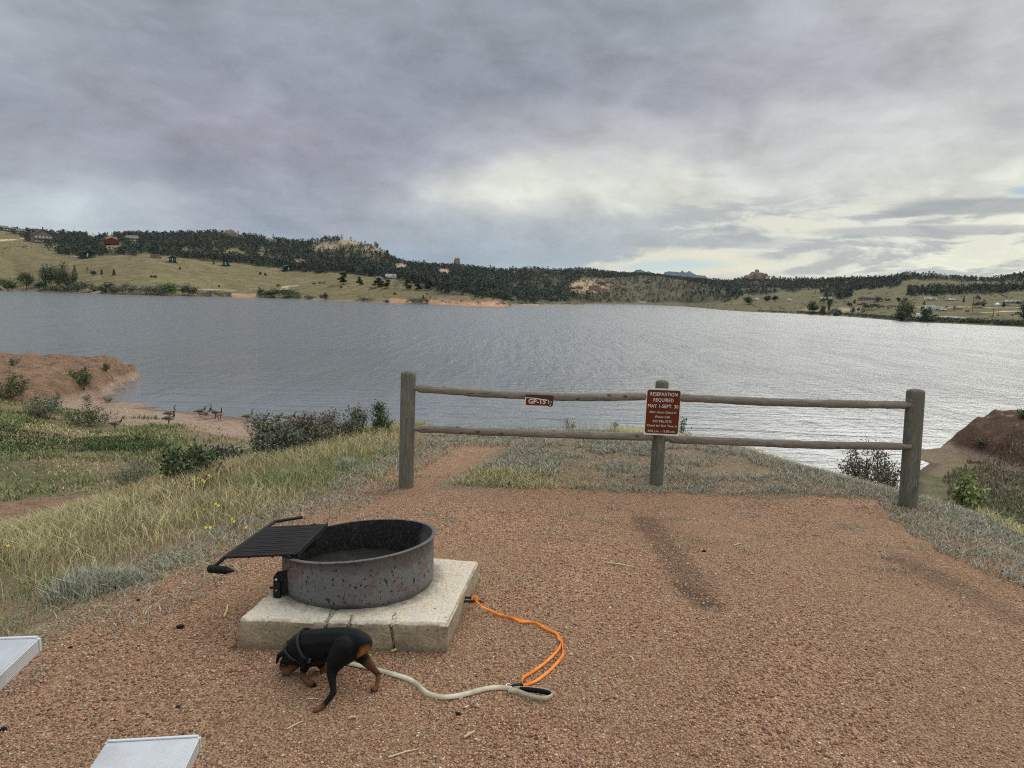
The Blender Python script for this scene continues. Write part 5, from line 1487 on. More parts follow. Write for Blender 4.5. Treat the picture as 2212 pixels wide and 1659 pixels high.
SH2 = [(182, 842, 790, 30, GD, P4_, 'leafy shrub on the edge of the red bluff top', 2600, .10, 10),
 (228, 802, 790, 10, GD, P4_, 'small tuft at the bluff corner above the water', 500, .10, 6),
 (100, 905, 855, 40, GG, P5, 'dark rounded sagebrush below the red bluff', 3200, .09, 12),
 (20, 860, 815, 36, GD, P4_, 'green bush at the left foot of the red bluff', 3000, .10, 12),
 (190, 920, 875, 42, GD, P4_, 'sprawling green bush between bluff and beach', 2800, .09, 12),
 (188, 868, 858, 8, GG, P5, 'tiny tuft halfway up the red bluff face', 300, .08, 5),
 (232, 870, 862, 9, GG, P5, 'tiny tuft beside the bluff gully', 300, .08, 5),
 (30, 790, 780, 12, GD, P4_, 'little bush on the skyline of the bluff at far left', 500, .09, 6)]
for a in SH2: place_shrub(*a, group='bushes around the red bluff')
place_shrub(1865, 1040, 975, 38, GB, P5, 'open brown shrub on the slope left of the right fence post', 4200, .030, 14, dist=13.0, group='shrubs on the crest')
place_shrub(1915, 1045, 978, 30, GB, P5, 'reddish twiggy shrub touching the right fence post', 3200, .030, 12, dist=13.0, group='shrubs on the crest')
place_shrub(1478, 945, 913, 13, GD, [.5, .3, .1, .1], 'small bright green bush beside the reservation sign', 700, .03, 6, dist=12.0, group='shrubs on the crest')
place_shrub(1232, 925, 900, 11, GD, P4_, 'small leafy sprig on the crest under the upper rail', 300, .028, 6, dist=11.3, group='shrubs on the crest')
place_shrub(1335, 925, 905, 12, GG, P5, 'small grey sprig on the crest left of the sign', 300, .028, 7, dist=11.3, group='shrubs on the crest')
place_shrub(2100, 1060, 1025, 30, [(.20, .24, .09), (.26, .29, .12), (.14, .17, .07), (.30, .28, .15)], P4_, 'bright green rabbitbrush in the hollow at right', 1500, .05, 9, dist=17, group='bushes in the right hollow')
place_shrub(2206, 905, 882, 9, GD, P4_, 'bush on top of the right red bluff', 500, .10, 6, group='bushes on the right bluff')
place_shrub(2120, 968, 950, 16, GB, P5, 'brown brush on the flank of the right bluff', 700, .09, 8, group='bushes on the right bluff')

# low silver sagebrush tufts beside the gravel
def sage_tuft(dx, dy, r, h, label, n=900):
    b = hitn(K * dx, K * dy); t = thing('sagebrush', label, 'sagebrush', b, 0, 'silvery sagebrush tufts by the gravel')
    k = n; a = rng.uniform(0, 6.28, k); rr = r * np.sqrt(rng.rand(k)); x = np.cos(a) * rr; y = np.sin(a) * rr
    hh = h * (1 - .6 * (rr / r) ** 2) * rng.uniform(.5, 1.1, k)
    blades('foliage', x, y, hh, .006, mixc(k, [(.34, .335, .25), (.44, .43, .33), (.24, .25, .18)], [.4, .3, .3]), 1.0, .2, z=0 * x, props={}, parent=t)
for a in ((190, 1275, .22, .17, 'tallest silvery sagebrush tuft at left edge of gravel', 700), (255, 1262, .14, .12, 'pale sagebrush tuft just right of the tallest one'), (385, 1215, .22, .045, 'low blue green sage mat left of the grill handle', 1500),
          (330, 1255, .12, .035, 'thin sage patch below the sage mat'), (1835, 1140, .13, .03, 'flat sage patch on gravel before the right post', 500), (2115, 1200, .17, .03, 'larger flat sage patch near the right edge', 600),
          (970, 1122, .10, .03, 'sage sprig on gravel just behind the ring rim', 300), (930, 1112, .09, .03, 'tiny sage sprig behind the rim at right', 200), (640, 1035, .16, .14, 'silver sagebrush on the bank left of the left post'), (750, 1010, .15, .13, 'second silver sagebrush closer to the left post'),
          (585, 1175, .14, .035, 'sage mat beyond the grill grate', 700)):
    sage_tuft(*a)
# yellow flowers
M['petal'] = flat('yellow_petal', (.80, .60, .03), .6, .2, var=.15); M['green_stem'] = flat('green_stem', (.11, .15, .05), .8, .1)
def flower(dx, dy, n, label, h=.28, spread=.10, fs=.0115):
    b = hitn(K * dx, K * (dy + 10)); b.z = zn(b.x, b.y); tp = at_y(K * dx, K * dy, b.y); h = min(max(.12, tp.z - b.z), .5)
    t = thing('yellow_wildflower', label, 'wildflower', b, 0, 'yellow wildflowers in the grass')
    sm = MB()
    for i in range(n):
        c = Vector((rng.uniform(-spread, spread), rng.uniform(-spread, spread), h * rng.uniform(.75, 1.1)))
        sm.tube([(c.x * .2, c.y * .2, 0), (c.x * .7, c.y * .7, h * .5), c], .0018, 4)
        fm = MB()
        nrm = Vector((rng.uniform(-.6, .6), -.7, .6)).normalized(); u = nrm.orthogonal().normalized(); v = nrm.cross(u)
        for k in range(8):
            a = k * math.pi / 4; d = u * math.cos(a) + v * math.sin(a); e = u * -math.sin(a) + v * math.cos(a)
            fm.poly([c + e * .002, c + d * fs * .6 + e * fs * .26, c + d * fs, c + d * fs * .6 - e * fs * .26])
        fm.ball(c, fs * .28, 1)
        fm.build('flower_head', M['petal'], t)
    sm.build('stem', M['green_stem'], t)
for a in ((440, 1050, 6, 'cluster of yellow flowers nearest the dark shrub'), (455, 1022, 5, 'yellow flowers at the top of the clump'), (402, 1035, 4, 'yellow flowers left of the main clump'), (475, 1150, 3, 'lone yellow bloom above the grate'), (465, 1115, 3, 'faint yellow blooms in mid slope grass'),
          (20, 1215, 2, 'yellow flower at the left edge of the slope'), (525, 1160, 2, 'yellow bloom behind the grate handle'), (575, 990, 2, 'yellow bloom below the shrub row')):
    flower(*a)
# mullein-like pale spikes and litter
M['straw'] = flat('dry_straw', (.60, .50, .32), .8, .1); M['char'] = flat('charcoal', (.013, .012, .012), .8, .2); M['chip'] = flat('wood_chip', (.55, .40, .24), .85, .1)
def stick(x0, y0, x1, y1, r, label, m='straw', name='dry_stalk', cat='stalk'):
    p = hitn(K * x0, K * y0); q = hitn(K * x1, K * y1); p.z += r * 1.5; q.z += r * 1.5
    mid = p.lerp(q, .5) + Vector((.004, .004, .002))
    o = MB().tube([p, mid, q], [r, r, r * .6], 6).build(name, M[m], None, True); tag(o, label, cat, 'dry stalks lying on the gravel')
stick(1308, 1217, 1370, 1228, .0045, 'longest pale stalk lying in the middle of the gravel')
stick(840, 1640, 905, 1622, .003, 'twig near the bottom edge below the dog', 'straw'); stick(1002, 1597, 1026, 1583, .005, 'short pale splinter below the leash loop', 'chip')
stick(752, 1557, 770, 1553, .005, 'yellowish splinter right of the near hind paw', 'chip'); stick(845, 1412, 868, 1404, .006, 'brown stick against the front of the slab', 'chip')
stick(1585, 1180, 1600, 1176, .004, 'white curl beyond the dark stain', 'straw'); stick(1360, 1420, 1368, 1432, .004, 'short stalk right of the orange leash', 'straw')
stick(484, 1336, 492, 1310, .006, 'flat pale chip on the gravel left of the slab', 'chip'); stick(620, 1577, 655, 1560, .0025, 'thin curved straw below the dog nose', 'straw')
stick(661, 1512, 697, 1513, .002, 'straw lying between the dog legs', 'straw')
def char(dx, dy, r, label):
    b = hitn(K * dx, K * dy); mb = MB().ball(b + Vector((0, 0, r * .5)), r, 2, (1.3, 1, .7))
    for v in mb.bm.verts: v.co += Vector((mnoise.noise(v.co * 90), mnoise.noise(v.co * 80 + Vector((5, 5, 5))), mnoise.noise(v.co * 70))) * r * .7
    tag(mb.build('charcoal_lump', M['char']), label, 'charcoal', 'charcoal lumps on the gravel')
for a in ((390, 1357, .014, 'biggest charcoal lump left of the slab'), (299, 1299, .010, 'small charcoal crumb near the sagebrush'), (1102, 1049, .022, 'black lump on the grass behind the ring'), (153, 1400, .007, 'charcoal crumb near the tabletop corner'),
          (990, 1546, .009, 'dark crumb below the tan leash'), (385, 1530, .007, 'dark crumb left of the dog'), (1520, 1192, .010, 'dark crumb beyond the stain'), (8, 1580, .010, 'charcoal bit at the left edge')):
    char(*a)
# ------------------------------------------------------------------ Canada geese on the beach
def m_goose(t, b):
    a = t.new('ShaderNodeAttribute', attribute_name='col'); tc = t.new('ShaderNodeTexCoord').outputs['Object']
    n = t.noise(t.vmul(tc, (20, 20, 60)), 1, 3, .6)
    return t.mix(1., EX(t, a.outputs['Color']), t.mix(n, (.7, .7, .7), (1.3, 1.3, 1.3)), 'MULTIPLY')
M['goose'] = mat('goose_feathers', m_goose, .8, .15); M['goose_leg'] = flat('goose_leg', (.03, .028, .025), .6, .2)
def goose_mesh(pose):
    V3 = Vector
    body = [(V3((-.36, 0, .30)), .025), (V3((-.26, 0, .32)), .065), (V3((-.12, 0, .335)), .105), (V3((.03, 0, .345)), .12), (V3((.15, 0, .36)), .10), (V3((.21, 0, .39)), .065)]
    if pose == 'up':
        neck = [(V3((.20, 0, .38)), .06), (V3((.245, 0, .48)), .036), (V3((.235, 0, .60)), .028), (V3((.24, 0, .70)), .028), (V3((.27, 0, .745)), .034), (V3((.31, 0, .745)), .026)]
    elif pose == 'walk':
        neck = [(V3((.20, 0, .38)), .06), (V3((.28, 0, .46)), .036), (V3((.32, 0, .55)), .028), (V3((.34, 0, .63)), .028), (V3((.37, 0, .67)), .034), (V3((.41, 0, .665)), .026)]
    else:
        neck = [(V3((.19, 0, .38)), .06), (V3((.23, 0, .45)), .04), (V3((.22, 0, .51)), .032), (V3((.23, 0, .555)), .032), (V3((.265, 0, .57)), .034), (V3((.30, 0, .565)), .024)]
    bill = [(neck[-1][0], .020), (neck[-1][0] + V3((.055, 0, -.012)), .009)]
    wing = [[(V3((.10, s * .085, .38)), .05), (V3((-.08, s * .085, .37)), .06), (V3((-.28, s * .04, .34)), .022)] for s in (-1, 1)]
    me = remesh(capsule_cloud([body, neck, bill] + wing), .014, 4, .5)
    hd = np.array(neck[-2][0]); nk = neck[1][0].z
    def f(V):
        x, y, z = V.T
        C = np.tile(np.array((.125, .10, .075)), (len(V), 1))
        C *= (.8 + .4 * fbm(x * 30, z * 40, 2, 5))[:, None]
        C[(z < .30)] = (.30, .26, .21)
        C[(x > .12) & (z < .40)] = (.34, .30, .25)
        C[(x < -.16) & (z < .315)] = (.62, .60, .56)
        C[(x < -.29) & (z > .31)] = (.02, .018, .016)
        C[(z > nk - .03) & (x > .13)] = (.010, .010, .010)
        ck = (np.linalg.norm((V - (hd + np.array((-.005, 0, -.02)))) * np.array((1, .8, 1)), axis=1) < .034) & (np.abs(y) > .010)
        C[ck] = (.60, .58, .54)
        return C
    me.materials.clear(); me.materials.append(M['goose']); vcol(me, f)
    return me
GM = {k: goose_mesh(k) for k in ('up', 'walk', 'rest')}
def leg_mesh():
    mb = MB(); mb.tube([(0, 0, .27), (-.015, 0, .15), (0, 0, .02)], [.02, .012, .010], 6)
    mb.prism([(0, -.012, .004), (.075, -.035, .004), (.085, 0, .004), (.075, .035, .004), (0, .012, .004)], (0, 0, .012))
    return mb.mesh('leg', M['goose_leg'])
LEG = leg_mesh()
GZ = lambda X, Y: ((400 + X / 3.16) * .25397, (1560 + Y / 3.16) * .25397)
GEESE = [('up', 850, 290, 5, 100, 'goose walking right along the waterline behind another goose'), ('up', 842, 360, 3, 0, 'nearest standing goose in the middle of the beach'), ('walk', 170, 425, 8, 0, 'goose walking through the green growth left of the beach'),
         ('rest', 1232, 262, 25, 0, 'goose with tucked neck at water edge, left of a pair'), ('walk', 1290, 290, 60, 0, 'goose with head lowered right of the tucked one'), ('up', 1415, 275, 175, 0, 'goose facing left in the shallow water'),
         ('up', 1470, 312, 88, 0, 'goose seen from behind at the water edge'), ('up', 1818, 325, 10, 0, 'goose standing alone before the shrubs'), ('rest', 2200, 325, 0, 0, 'goose half hidden behind the tall grey shrub'),
         ('walk', 2330, 345, 0, 0, 'goose behind the shrub row at the beach end'), ('rest', 2450, 352, 170, 0, 'rightmost goose glimpsed through the shrubs')]
for pose, X, Y, rot, _, lab in GEESE:
    px, py = GZ(X, Y); b = hitn(px, py)
    if b.z < LAKE - .02: b = at_z(px, py, LAKE - .03)
    base = b.copy(); 
    g = thing('goose', lab, 'goose', base, math.radians(rot), 'geese on the little beach')
    sc = rng.uniform(.98, 1.12); g.scale = (sc, sc, sc)
    add('body', GM[pose], g)
    for s, dx in ((-1, .03), (1, -.04)):
        l = bpy.data.objects.new('leg', LEG); l.location = (.0 + dx, s * .05, 0); link(l, g)
# ------------------------------------------------------------------ far shore: trees, rocks, buildings, vehicles
def u_at(d): return C_ * d / FPX                            # metres per enlargement unit
def crown_pts(kind, n, r):
    """points in a unit-height crown; returns (n,3)"""
    if kind == 'pine':
        nb = 14; hb = r.uniform(.22, .97, nb); wd = .30 * (1.05 - hb) ** .6 * r.uniform(.6, 1.15, nb); ab = r.uniform(0, 6.28, nb)
        k = r.randint(0, nb, n); s = np.sqrt(r.rand(n))
        x = np.cos(ab[k]) * wd[k] * s + r.normal(0, .045, n); y = np.sin(ab[k]) * wd[k] * s + r.normal(0, .045, n)
        z = hb[k] + r.normal(0, .035, n) - .05 * s
        return np.stack([x, y, np.clip(z, .1, 1.0)], -1)
    if kind == 'conifer':
        h = r.rand(n) ** 1.4 * .92 + .05; a = r.uniform(0, 6.28, n); w = .24 * (1.03 - h) * np.sqrt(r.uniform(.2, 1, n))
        return np.stack([np.cos(a) * w, np.sin(a) * w, h], -1)
    if kind in ('round', 'tall'):
        nb = 16; c = r.normal(0, 1, (nb, 3)); c /= np.linalg.norm(c, axis=1)[:, None]; c *= r.uniform(.35, .85, (nb, 1))
        c = c * np.array((.36, .36, .44)) + np.array((0, 0, .52)); k = r.randint(0, nb, n)
        p = c[k] + r.normal(0, .085, (n, 3)); p[:, 2] = .04 + np.abs((p[:, 2] - .08) * 1.08); return p
    if kind == 'bare':
        p = crown_pts('round', n, r); return p
    # bush
    nb = 12; a = r.uniform(0, 6.28, nb); rr = .40 * np.sqrt(r.rand(nb)); zc = .62 * np.sqrt(np.clip(1 - (rr / .48) ** 2, 0, 1)) * r.uniform(.5, 1.05, nb)
    k = r.randint(0, nb, n); p = np.stack([np.cos(a[k]) * rr[k], np.sin(a[k]) * rr[k], zc[k]], -1) + r.normal(0, .085, (n, 3))
    p[:, 2] = np.abs(p[:, 2]); return p
def leaf_tris(P, s, r, flatk=.5):
    n = len(P); a = r.normal(0, 1, (n, 3)); a[:, 2] *= flatk; a /= np.linalg.norm(a, axis=1)[:, None]
    b = np.cross(a, r.normal(0, 1, (n, 3))); b /= np.linalg.norm(b, axis=1)[:, None]
    L = (s * r.uniform(.6, 1.3, n))[:, None] if np.ndim(s) else s * r.uniform(.6, 1.3, (n, 1))
    return np.stack([P - a * L * .5 - b * L * .45, P + a * L * .6, P - a * L * .3 + b * L * .5], 1)
PINE = [(.060, .078, .056), (.045, .060, .045), (.080, .098, .067), (.038, .049, .040)]
def tree_meshes(kind, n, leaf, pal, nm, seed, trunk=True, tk=.016, tcol=None):
    r = np.random.RandomState(seed); P = crown_pts(kind, n, r)
    T = leaf_tris(P, leaf, r).reshape(-1, 3)
    C = np.array(pal)[r.choice(len(pal), n)] * r.uniform(.75, 1.3, (n, 1))
    return mesh_np(nm, T, 3 * np.arange(n)[:, None] + np.array([[0, 1, 2]]), M['leaf'], np.repeat(C, 3, 0))
def trunk_mesh(r, kind, m):
    mb = MB(); top = .55 if kind != 'conifer' else .9
    mb.tube([(0, 0, -.03), (.01, 0, top * .5), (0, .01, top)], [.022, .016, .006], 6)
    if kind in ('round', 'tall', 'bare'):
        for i in range(6 if kind != 'bare' else 12):
            a = r.uniform(0, 6.28); z0 = r.uniform(.1, .4)
            mb.tube([(0, 0, z0), (math.cos(a) * .14, math.sin(a) * .14, z0 + .22), (math.cos(a) * .22, math.sin(a) * .22, z0 + .45)], [.012, .008, .003], 4)
    return mb.mesh('trunk', m)
M['bark'] = flat('bark', (.10, .075, .055), .95, .05, scale=2); M['pale_bark'] = flat('pale_bark', (.36, .34, .29), .9, .05, scale=2)
M['pine_leaf'] = M['leaf']
# individual trees of the ridges and wood edges
TM = [tree_meshes('pine', 150, .10, PINE, 'pine_tree', 200 + i) for i in range(6)] + [tree_meshes('conifer', 130, .10, PINE, 'pine_tree', 220 + i) for i in range(2)]
for m_ in TM:                                              # short stem in the same mesh
    bm = bmesh.new(); bm.from_mesh(m_); tb = MB().tube([(0, 0, -.05), (0, 0, .5), (0, 0, .9)], [.018, .012, .004], 5)
    t2 = bpy.data.meshes.new('t'); tb.bm.to_mesh(t2); tb.bm.free(); bm.from_mesh(t2); bm.to_mesh(m_); bm.free(); bpy.data.meshes.remove(t2)
    ca = m_.color_attributes[0]; buf = np.empty(len(m_.vertices) * 4, np.float32); ca.data.foreach_get('color', buf); buf = buf.reshape(-1, 4)
    z_ = (buf[:, :3].sum(1) < 1e-5) | (buf[:, :3].min(1) > .98); buf[z_] = (.08, .06, .045, 1); ca.data.foreach_set('color', buf.ravel())
rt = random.Random(4)
def put_tree(x, y, z, h, wk, label, group):
    o = bpy.data.objects.new('pine_tree', rt.choice(TM)); o.location = (x, y, z - .2); o.rotation_euler = (0, 0, rt.uniform(0, 6.28)); o.scale = (h * wk, h * wk, h)
    link(o); tag(o, label, 'pine tree', group)
SKY_SEG = [(P1(260, 0)[0], 'left of the gabled house'), (P1(880, 0)[0], 'between gabled house and red barn'), (P1(1300, 0)[0], 'above the brown hipped house'), (P1(1780, 0)[0], 'between ridge house and granite outcrop'),
           (P1(2212, 0)[0], 'right of the granite outcrop'), (P2(700, 0)[0], 'left of the bare rocky hilltop'), (P2(1150, 0)[0], 'down the bare hill shoulder'), (P2(1600, 0)[0], 'left of the chimney rock'), (P3(500, 0)[0], 'right of the chimney rock'),
           (P3(1230, 0)[0], 'left of the blue peaks'), (P3(1880, 0)[0], 'between blue peaks and rock tor'), (P4(600, 0)[0], 'right of the rock tor'), (P4(1260, 0)[0], 'left of the small rock knob'), (1e9, 'right of the small rock knob')]
LOW_SEG = [(P1(685, 0)[0], 'left of the first green shelter'), (P1(1226, 0)[0], 'between first shelter and restroom'), (P1(1790, 0)[0], 'between second and third shelters'), (P2(262, 0)[0], 'between third and fourth shelters'), (P2(1083, 0)[0], 'between fourth shelter and long white trailer'), (1e9, 'right of the long white trailer')]
def skyline():
    px = -20.0; n = 0
    while px < 1045:
        px += rt.uniform(3.0, 9.5)
        bare = any(a <= px <= b for a, b in ((P2(690, 0)[0], P2(845, 0)[0]), (P3(1660, 0)[0], P3(1700, 0)[0])))
        thin = px < P1(480, 0)[0] or (P1(760, 0)[0] < px < P1(1000, 0)[0])
        if bare and rt.random() < .8: continue
        if thin and rt.random() < .35: continue
        r = ray(px, tab(RI, px)); az = math.atan2(r[0], r[1])
        d = float(np.interp(az, _L[4][0], _L[4][1])) - rt.uniform(0, 25)
        z = float(zfar(np.array([az]), np.array([d]))[0])
        reg = next(l for e, l in SKY_SEG if px < e)
        h = rt.uniform(4.5, 10) * (1 + (px > 400) * .12)
        put_tree(d * math.sin(az), d * math.cos(az), z, h, rt.uniform(1.0, 1.5), 'dark pine on the skyline ' + reg, 'pines along the skyline ' + reg)
        n += 1
    return n
nsky = skyline()
def lower_edge():
    px = P1(420, 0)[0]; n = 0
    while px < 520 and n < 110:
        px += rt.uniform(1.6, 5.5)
        py = tab(FB, px) - rt.uniform(.2, 1.6)
        p, d = hit(px, py)
        if d > 2000: continue
        put_tree(p.x, p.y, p.z, rt.uniform(6, 10.5), rt.uniform(.95, 1.4), 'pine at the lower edge of the wood ' + next(l for e, l in LOW_SEG if px < e), 'pines along the lower edge of the wood'); n += 1
    return n
nlow = lower_edge()
def forest():
    r = np.random.RandomState(77); N = 90000
    az = r.uniform(AZ0 + .01, AZ1 - .01, N); dS = np.interp(az, _L[0][0], _L[0][1]); dRr = np.interp(az, _L[4][0], _L[4][1])
    d = dS + 15 + (dRr - dS + 20) * r.rand(N) ** .85
    z = zfar(az, d); x = d * np.sin(az); y = d * np.cos(az)
    px, py, w = proj(np.stack([x, y, z], -1))
    den = density(px, py)
    cl = fbm(x / 45, y / 45, 3, 70)
    keep = r.rand(N) < den * sstep(.32, .62, cl + .16 * den) * .46
    keep &= (px > -60) & (px < 1084)
    x, y, z, d = x[keep], y[keep], z[keep], d[keep]; n = len(x)
    pts = [crown_pts('pine', 42, np.random.RandomState(900 + i)) for i in range(8)] + [crown_pts('conifer', 42, np.random.RandomState(950 + i)) for i in range(2)]
    pts = np.array(pts)[r.choice(10, n, p=[.12] * 8 + [.02] * 2)]               # n,42,3
    h = r.uniform(3.5, 9.5, n); wk = h * r.uniform(1.15, 1.9, n); th = r.uniform(0, 6.28, n); c, s = np.cos(th)[:, None], np.sin(th)[:, None]
    X = (pts[:, :, 0] * c - pts[:, :, 1] * s) * wk[:, None] + x[:, None]; Y = (pts[:, :, 0] * s + pts[:, :, 1] * c) * wk[:, None] + y[:, None]
    Z = pts[:, :, 2] * h[:, None] + z[:, None] - .3
    P = np.stack([X, Y, Z], -1).reshape(-1, 3)
    T = leaf_tris(P, np.repeat(h * .17, 42), r).reshape(-1, 3)
    tone = r.uniform(.65, 1.4, n)[:, None] * np.array(PINE)[r.choice(4, n)] * (1 + .25 * (cl[keep][:, None] - .5))
    C = np.repeat(np.repeat(tone, 42, 0) * r.uniform(.8, 1.2, (len(P), 1)), 3, 0)
    add('pine_forest', mesh_np('pine_forest', T, np.arange(len(T)).reshape(-1, 3), M['leaf'], C), kind='stuff', label='dark pine forest covering the far hills')
    # scattered low brush on the open ground
    N = 16000
    az = r.uniform(AZ0 + .01, AZ1 - .01, N); dS = np.interp(az, _L[0][0], _L[0][1]); dRr = np.interp(az, _L[4][0], _L[4][1])
    d = dS + 8 + (dRr - dS) * r.rand(N); z = zfar(az, d); x = d * np.sin(az); y = d * np.cos(az)
    px, py, w = proj(np.stack([x, y, z], -1)); cl = fbm(x / 30, y / 30, 3, 75)
    pr = np.where(px < P2(1000, 0)[0], .035, .30) * sstep(.42, .62, cl)
    pr = np.where(density(px, py) > .1, .5, pr); pr = np.where((px > P1(0, 0)[0]) & (py < P1(0, 330)[1]) & (px < P1(1000, 0)[0]), .28, pr)
    tip = (px > P2(1380, 0)[0]) & (px < P3(600, 0)[0]) & (d - dS < 60); pr = np.where(tip, .8, pr)
    k = r.rand(N) < pr; x, y, z = x[k], y[k], z[k]; n = len(x)
    b = np.array([crown_pts('bush', 14, np.random.RandomState(980 + i)) for i in range(5)])[r.randint(0, 5, n)]
    h = r.uniform(.7, 2.2, n)[:, None]
    P = np.stack([b[:, :, 0] * h * 2 + x[:, None], b[:, :, 1] * h * 2 + y[:, None], b[:, :, 2] * h * 1.1 + z[:, None]], -1).reshape(-1, 3)
    T = leaf_tris(P, np.repeat(h[:, 0] * .5, 14), r).reshape(-1, 3)
    C = np.array([(.06, .075, .04), (.10, .09, .06), (.085, .10, .055), (.13, .11, .075)])[r.choice(4, n)] * r.uniform(.7, 1.2, (n, 1)); C = np.repeat(C, 42, 0)
    add('hillside_brush', mesh_np('hillside_brush', T, np.arange(len(T)).reshape(-1, 3), M['leaf'], C), kind='stuff', label='scattered low brush on the far slopes')
forest()
CW = [(.075, .10, .05), (.10, .13, .065), (.055, .075, .038), (.13, .15, .09)]
BG = [(.10, .155, .045), (.14, .20, .06), (.07, .11, .035)]
WG = [(.17, .155, .13), (.22, .20, .17), (.12, .115, .09), (.14, .16, .10)]
DK = [(.045, .065, .038), (.065, .085, .05), (.03, .045, .028)]
PU = [(.05, .03, .04), (.07, .04, .05)]; PA = [(.30, .28, .20), (.22, .21, .15)]
def far_plant(P, X, Y, w, h, kind, pal, label, name=None, cat=None, group=None, bark=None, dd=None, dense=1.0):
    px, py = P(X, Y)
    if dd is None: b, d = hit(px, py)
    else:
        b = at_d(px, py, dd); d = dd; az = math.atan2(b.x, b.y); b.z = max(float(zfar(np.array([az]), np.array([d]))[0]), LAKE)
    u = u_at(d); H = h * u; W = w * u
    wf = {'pine': .62, 'conifer': .46, 'round': .72, 'tall': .72, 'bare': .72, 'bush': .74}[kind]
    hf = {'bush': .60}.get(kind, .95)
    isb = kind == 'bush'
    name = name or ('shrub' if isb else 'pine_tree' if kind in ('pine', 'conifer') else 'tree'); cat = cat or name.replace('_', ' ')
    t = thing(name, label, cat, b - Vector((0, 0, .1)), rt.uniform(0, 6.28), group)
    n = int(max(60, min(2200, w * h * .17 * dense))); lf = max(.045, .75 * (d / 800) / max(H, W) * 1.1)
    sc = Vector((W / wf, W / wf, H / hf))
    me = tree_meshes(kind, n if kind != 'bare' else n // 5, lf, pal, 'crown', rt.randint(0, 9999))
    o = add('crown' if not isb else 'foliage', me, t); o.scale = sc
    if not isb:
        o = add('trunk', trunk_mesh(rt, kind, M[bark or 'bark']), t); o.scale = (sc.x * .8, sc.y * .8, sc.z)
    return t
LS = 'trees and bushes on the left shore'
for a in (
 (P1, 5, 612, 190, 62, 'bush', BG, 'bright green willow bush at the far left shoreline'), (P1, 70, 608, 60, 45, 'bush', CW, 'darker bush right of the bright willow at far left'),
 (P1, 212, 606, 92, 118, 'round', CW, 'small round tree left of the cottonwood clump'), (P1, 365, 606, 122, 172, 'tall', CW, 'broad dark tree forming the left of the cottonwood clump'),
 (P1, 478, 600, 100, 190, 'tall', [(.12, .145, .08), (.17, .19, .12)], 'tallest cottonwood with pale forked trunks'), (P1, 525, 604, 80, 140, 'tall', CW, 'dark tree behind the pale cottonwood'), (P1, 572, 605, 72, 148, 'tall', CW, 'right hand tree of the cottonwood clump'),
 (P1, 592, 482, 28, 60, 'conifer', CW, 'thin spruce above the cottonwood clump'), (P1, 318, 612, 70, 50, 'bush', CW, 'undergrowth bush below the broad dark tree'),
 (P1, 402, 618, 78, 36, 'bush', BG, 'light green bush in front of the cottonwoods'), (P1, 482, 622, 70, 34, 'bush', CW, 'mid green bush in front of the pale cottonwood'), (P1, 555, 625, 100, 42, 'bush', CW, 'low wide bush right of the light green one'),
 (P1, 672, 634, 118, 80, 'bush', CW, 'large round bush beside the sandy gap'), (P1, 800, 634, 75, 45, 'bush', CW, 'green bush right of the sandy gap'), (P1, 855, 636, 90, 66, 'bush', CW, 'taller green bush second from the sandy gap'),
 (P1, 930, 640, 90, 55, 'bush', WG, 'grey willow at the left of the grey thicket'), (P1, 1010, 643, 110, 60, 'bush', WG, 'grey willow second in the grey thicket'), (P1, 1100, 646, 110, 60, 'bush', WG, 'grey willow in the middle of the thicket'), (P1, 1190, 648, 110, 60, 'bush', WG, 'grey willow fourth in the thicket'), (P1, 1260, 650, 80, 55, 'bush', WG, 'grey willow touching the dark green bush'),
 (P1, 1365, 654, 150, 92, 'bush', BG, 'tall dark green bush right of the grey thicket'), (P1, 1480, 656, 115, 74, 'bush', CW, 'second green bush right of the tallest one'), (P1, 1590, 660, 130, 48, 'bush', WG, 'grey bush trailing right of the green bushes'), (P1, 1680, 662, 100, 40, 'bush', WG, 'last low grey bush before the red bank'),
 (P1, 1790, 658, 90, 30, 'bush', CW, 'dark low bush at the left end of the red bank'), (P1, 2062, 662, 55, 72, 'round', CW, 'small tree at the right end of the red bank'), (P2, 110, 674, 120, 45, 'bush', CW, 'grey green bush right of the red bank tree'), (P2, 225, 676, 200, 66, 'bush', CW, 'wide bush below the curving dirt track'),
 (P2, 330, 680, 80, 35, 'bush', BG, 'bright low bush right of the wide bush'), (P2, 430, 684, 90, 32, 'bush', WG, 'grey bush past the dirt track'), (P2, 553, 688, 54, 46, 'bush', PU + WG, 'purple grey bush alone on the shore'), (P2, 865, 707, 112, 48, 'bush', WG, 'grey bush on the shore below the pines'),
 (P2, 1050, 711, 50, 22, 'bush', CW, 'small bush left of the long red bank'), (P2, 1260, 714, 90, 40, 'bush', WG, 'grey bush halfway along the long red bank'), (P2, 1340, 716, 70, 42, 'bush', WG, 'grey bush next to the little spruce'), (P2, 1340, 692, 26, 40, 'conifer', DK, 'little dark spruce on the long red bank')):
    far_plant(*a, group=LS)
MG = 'lone plants on the golden meadow'
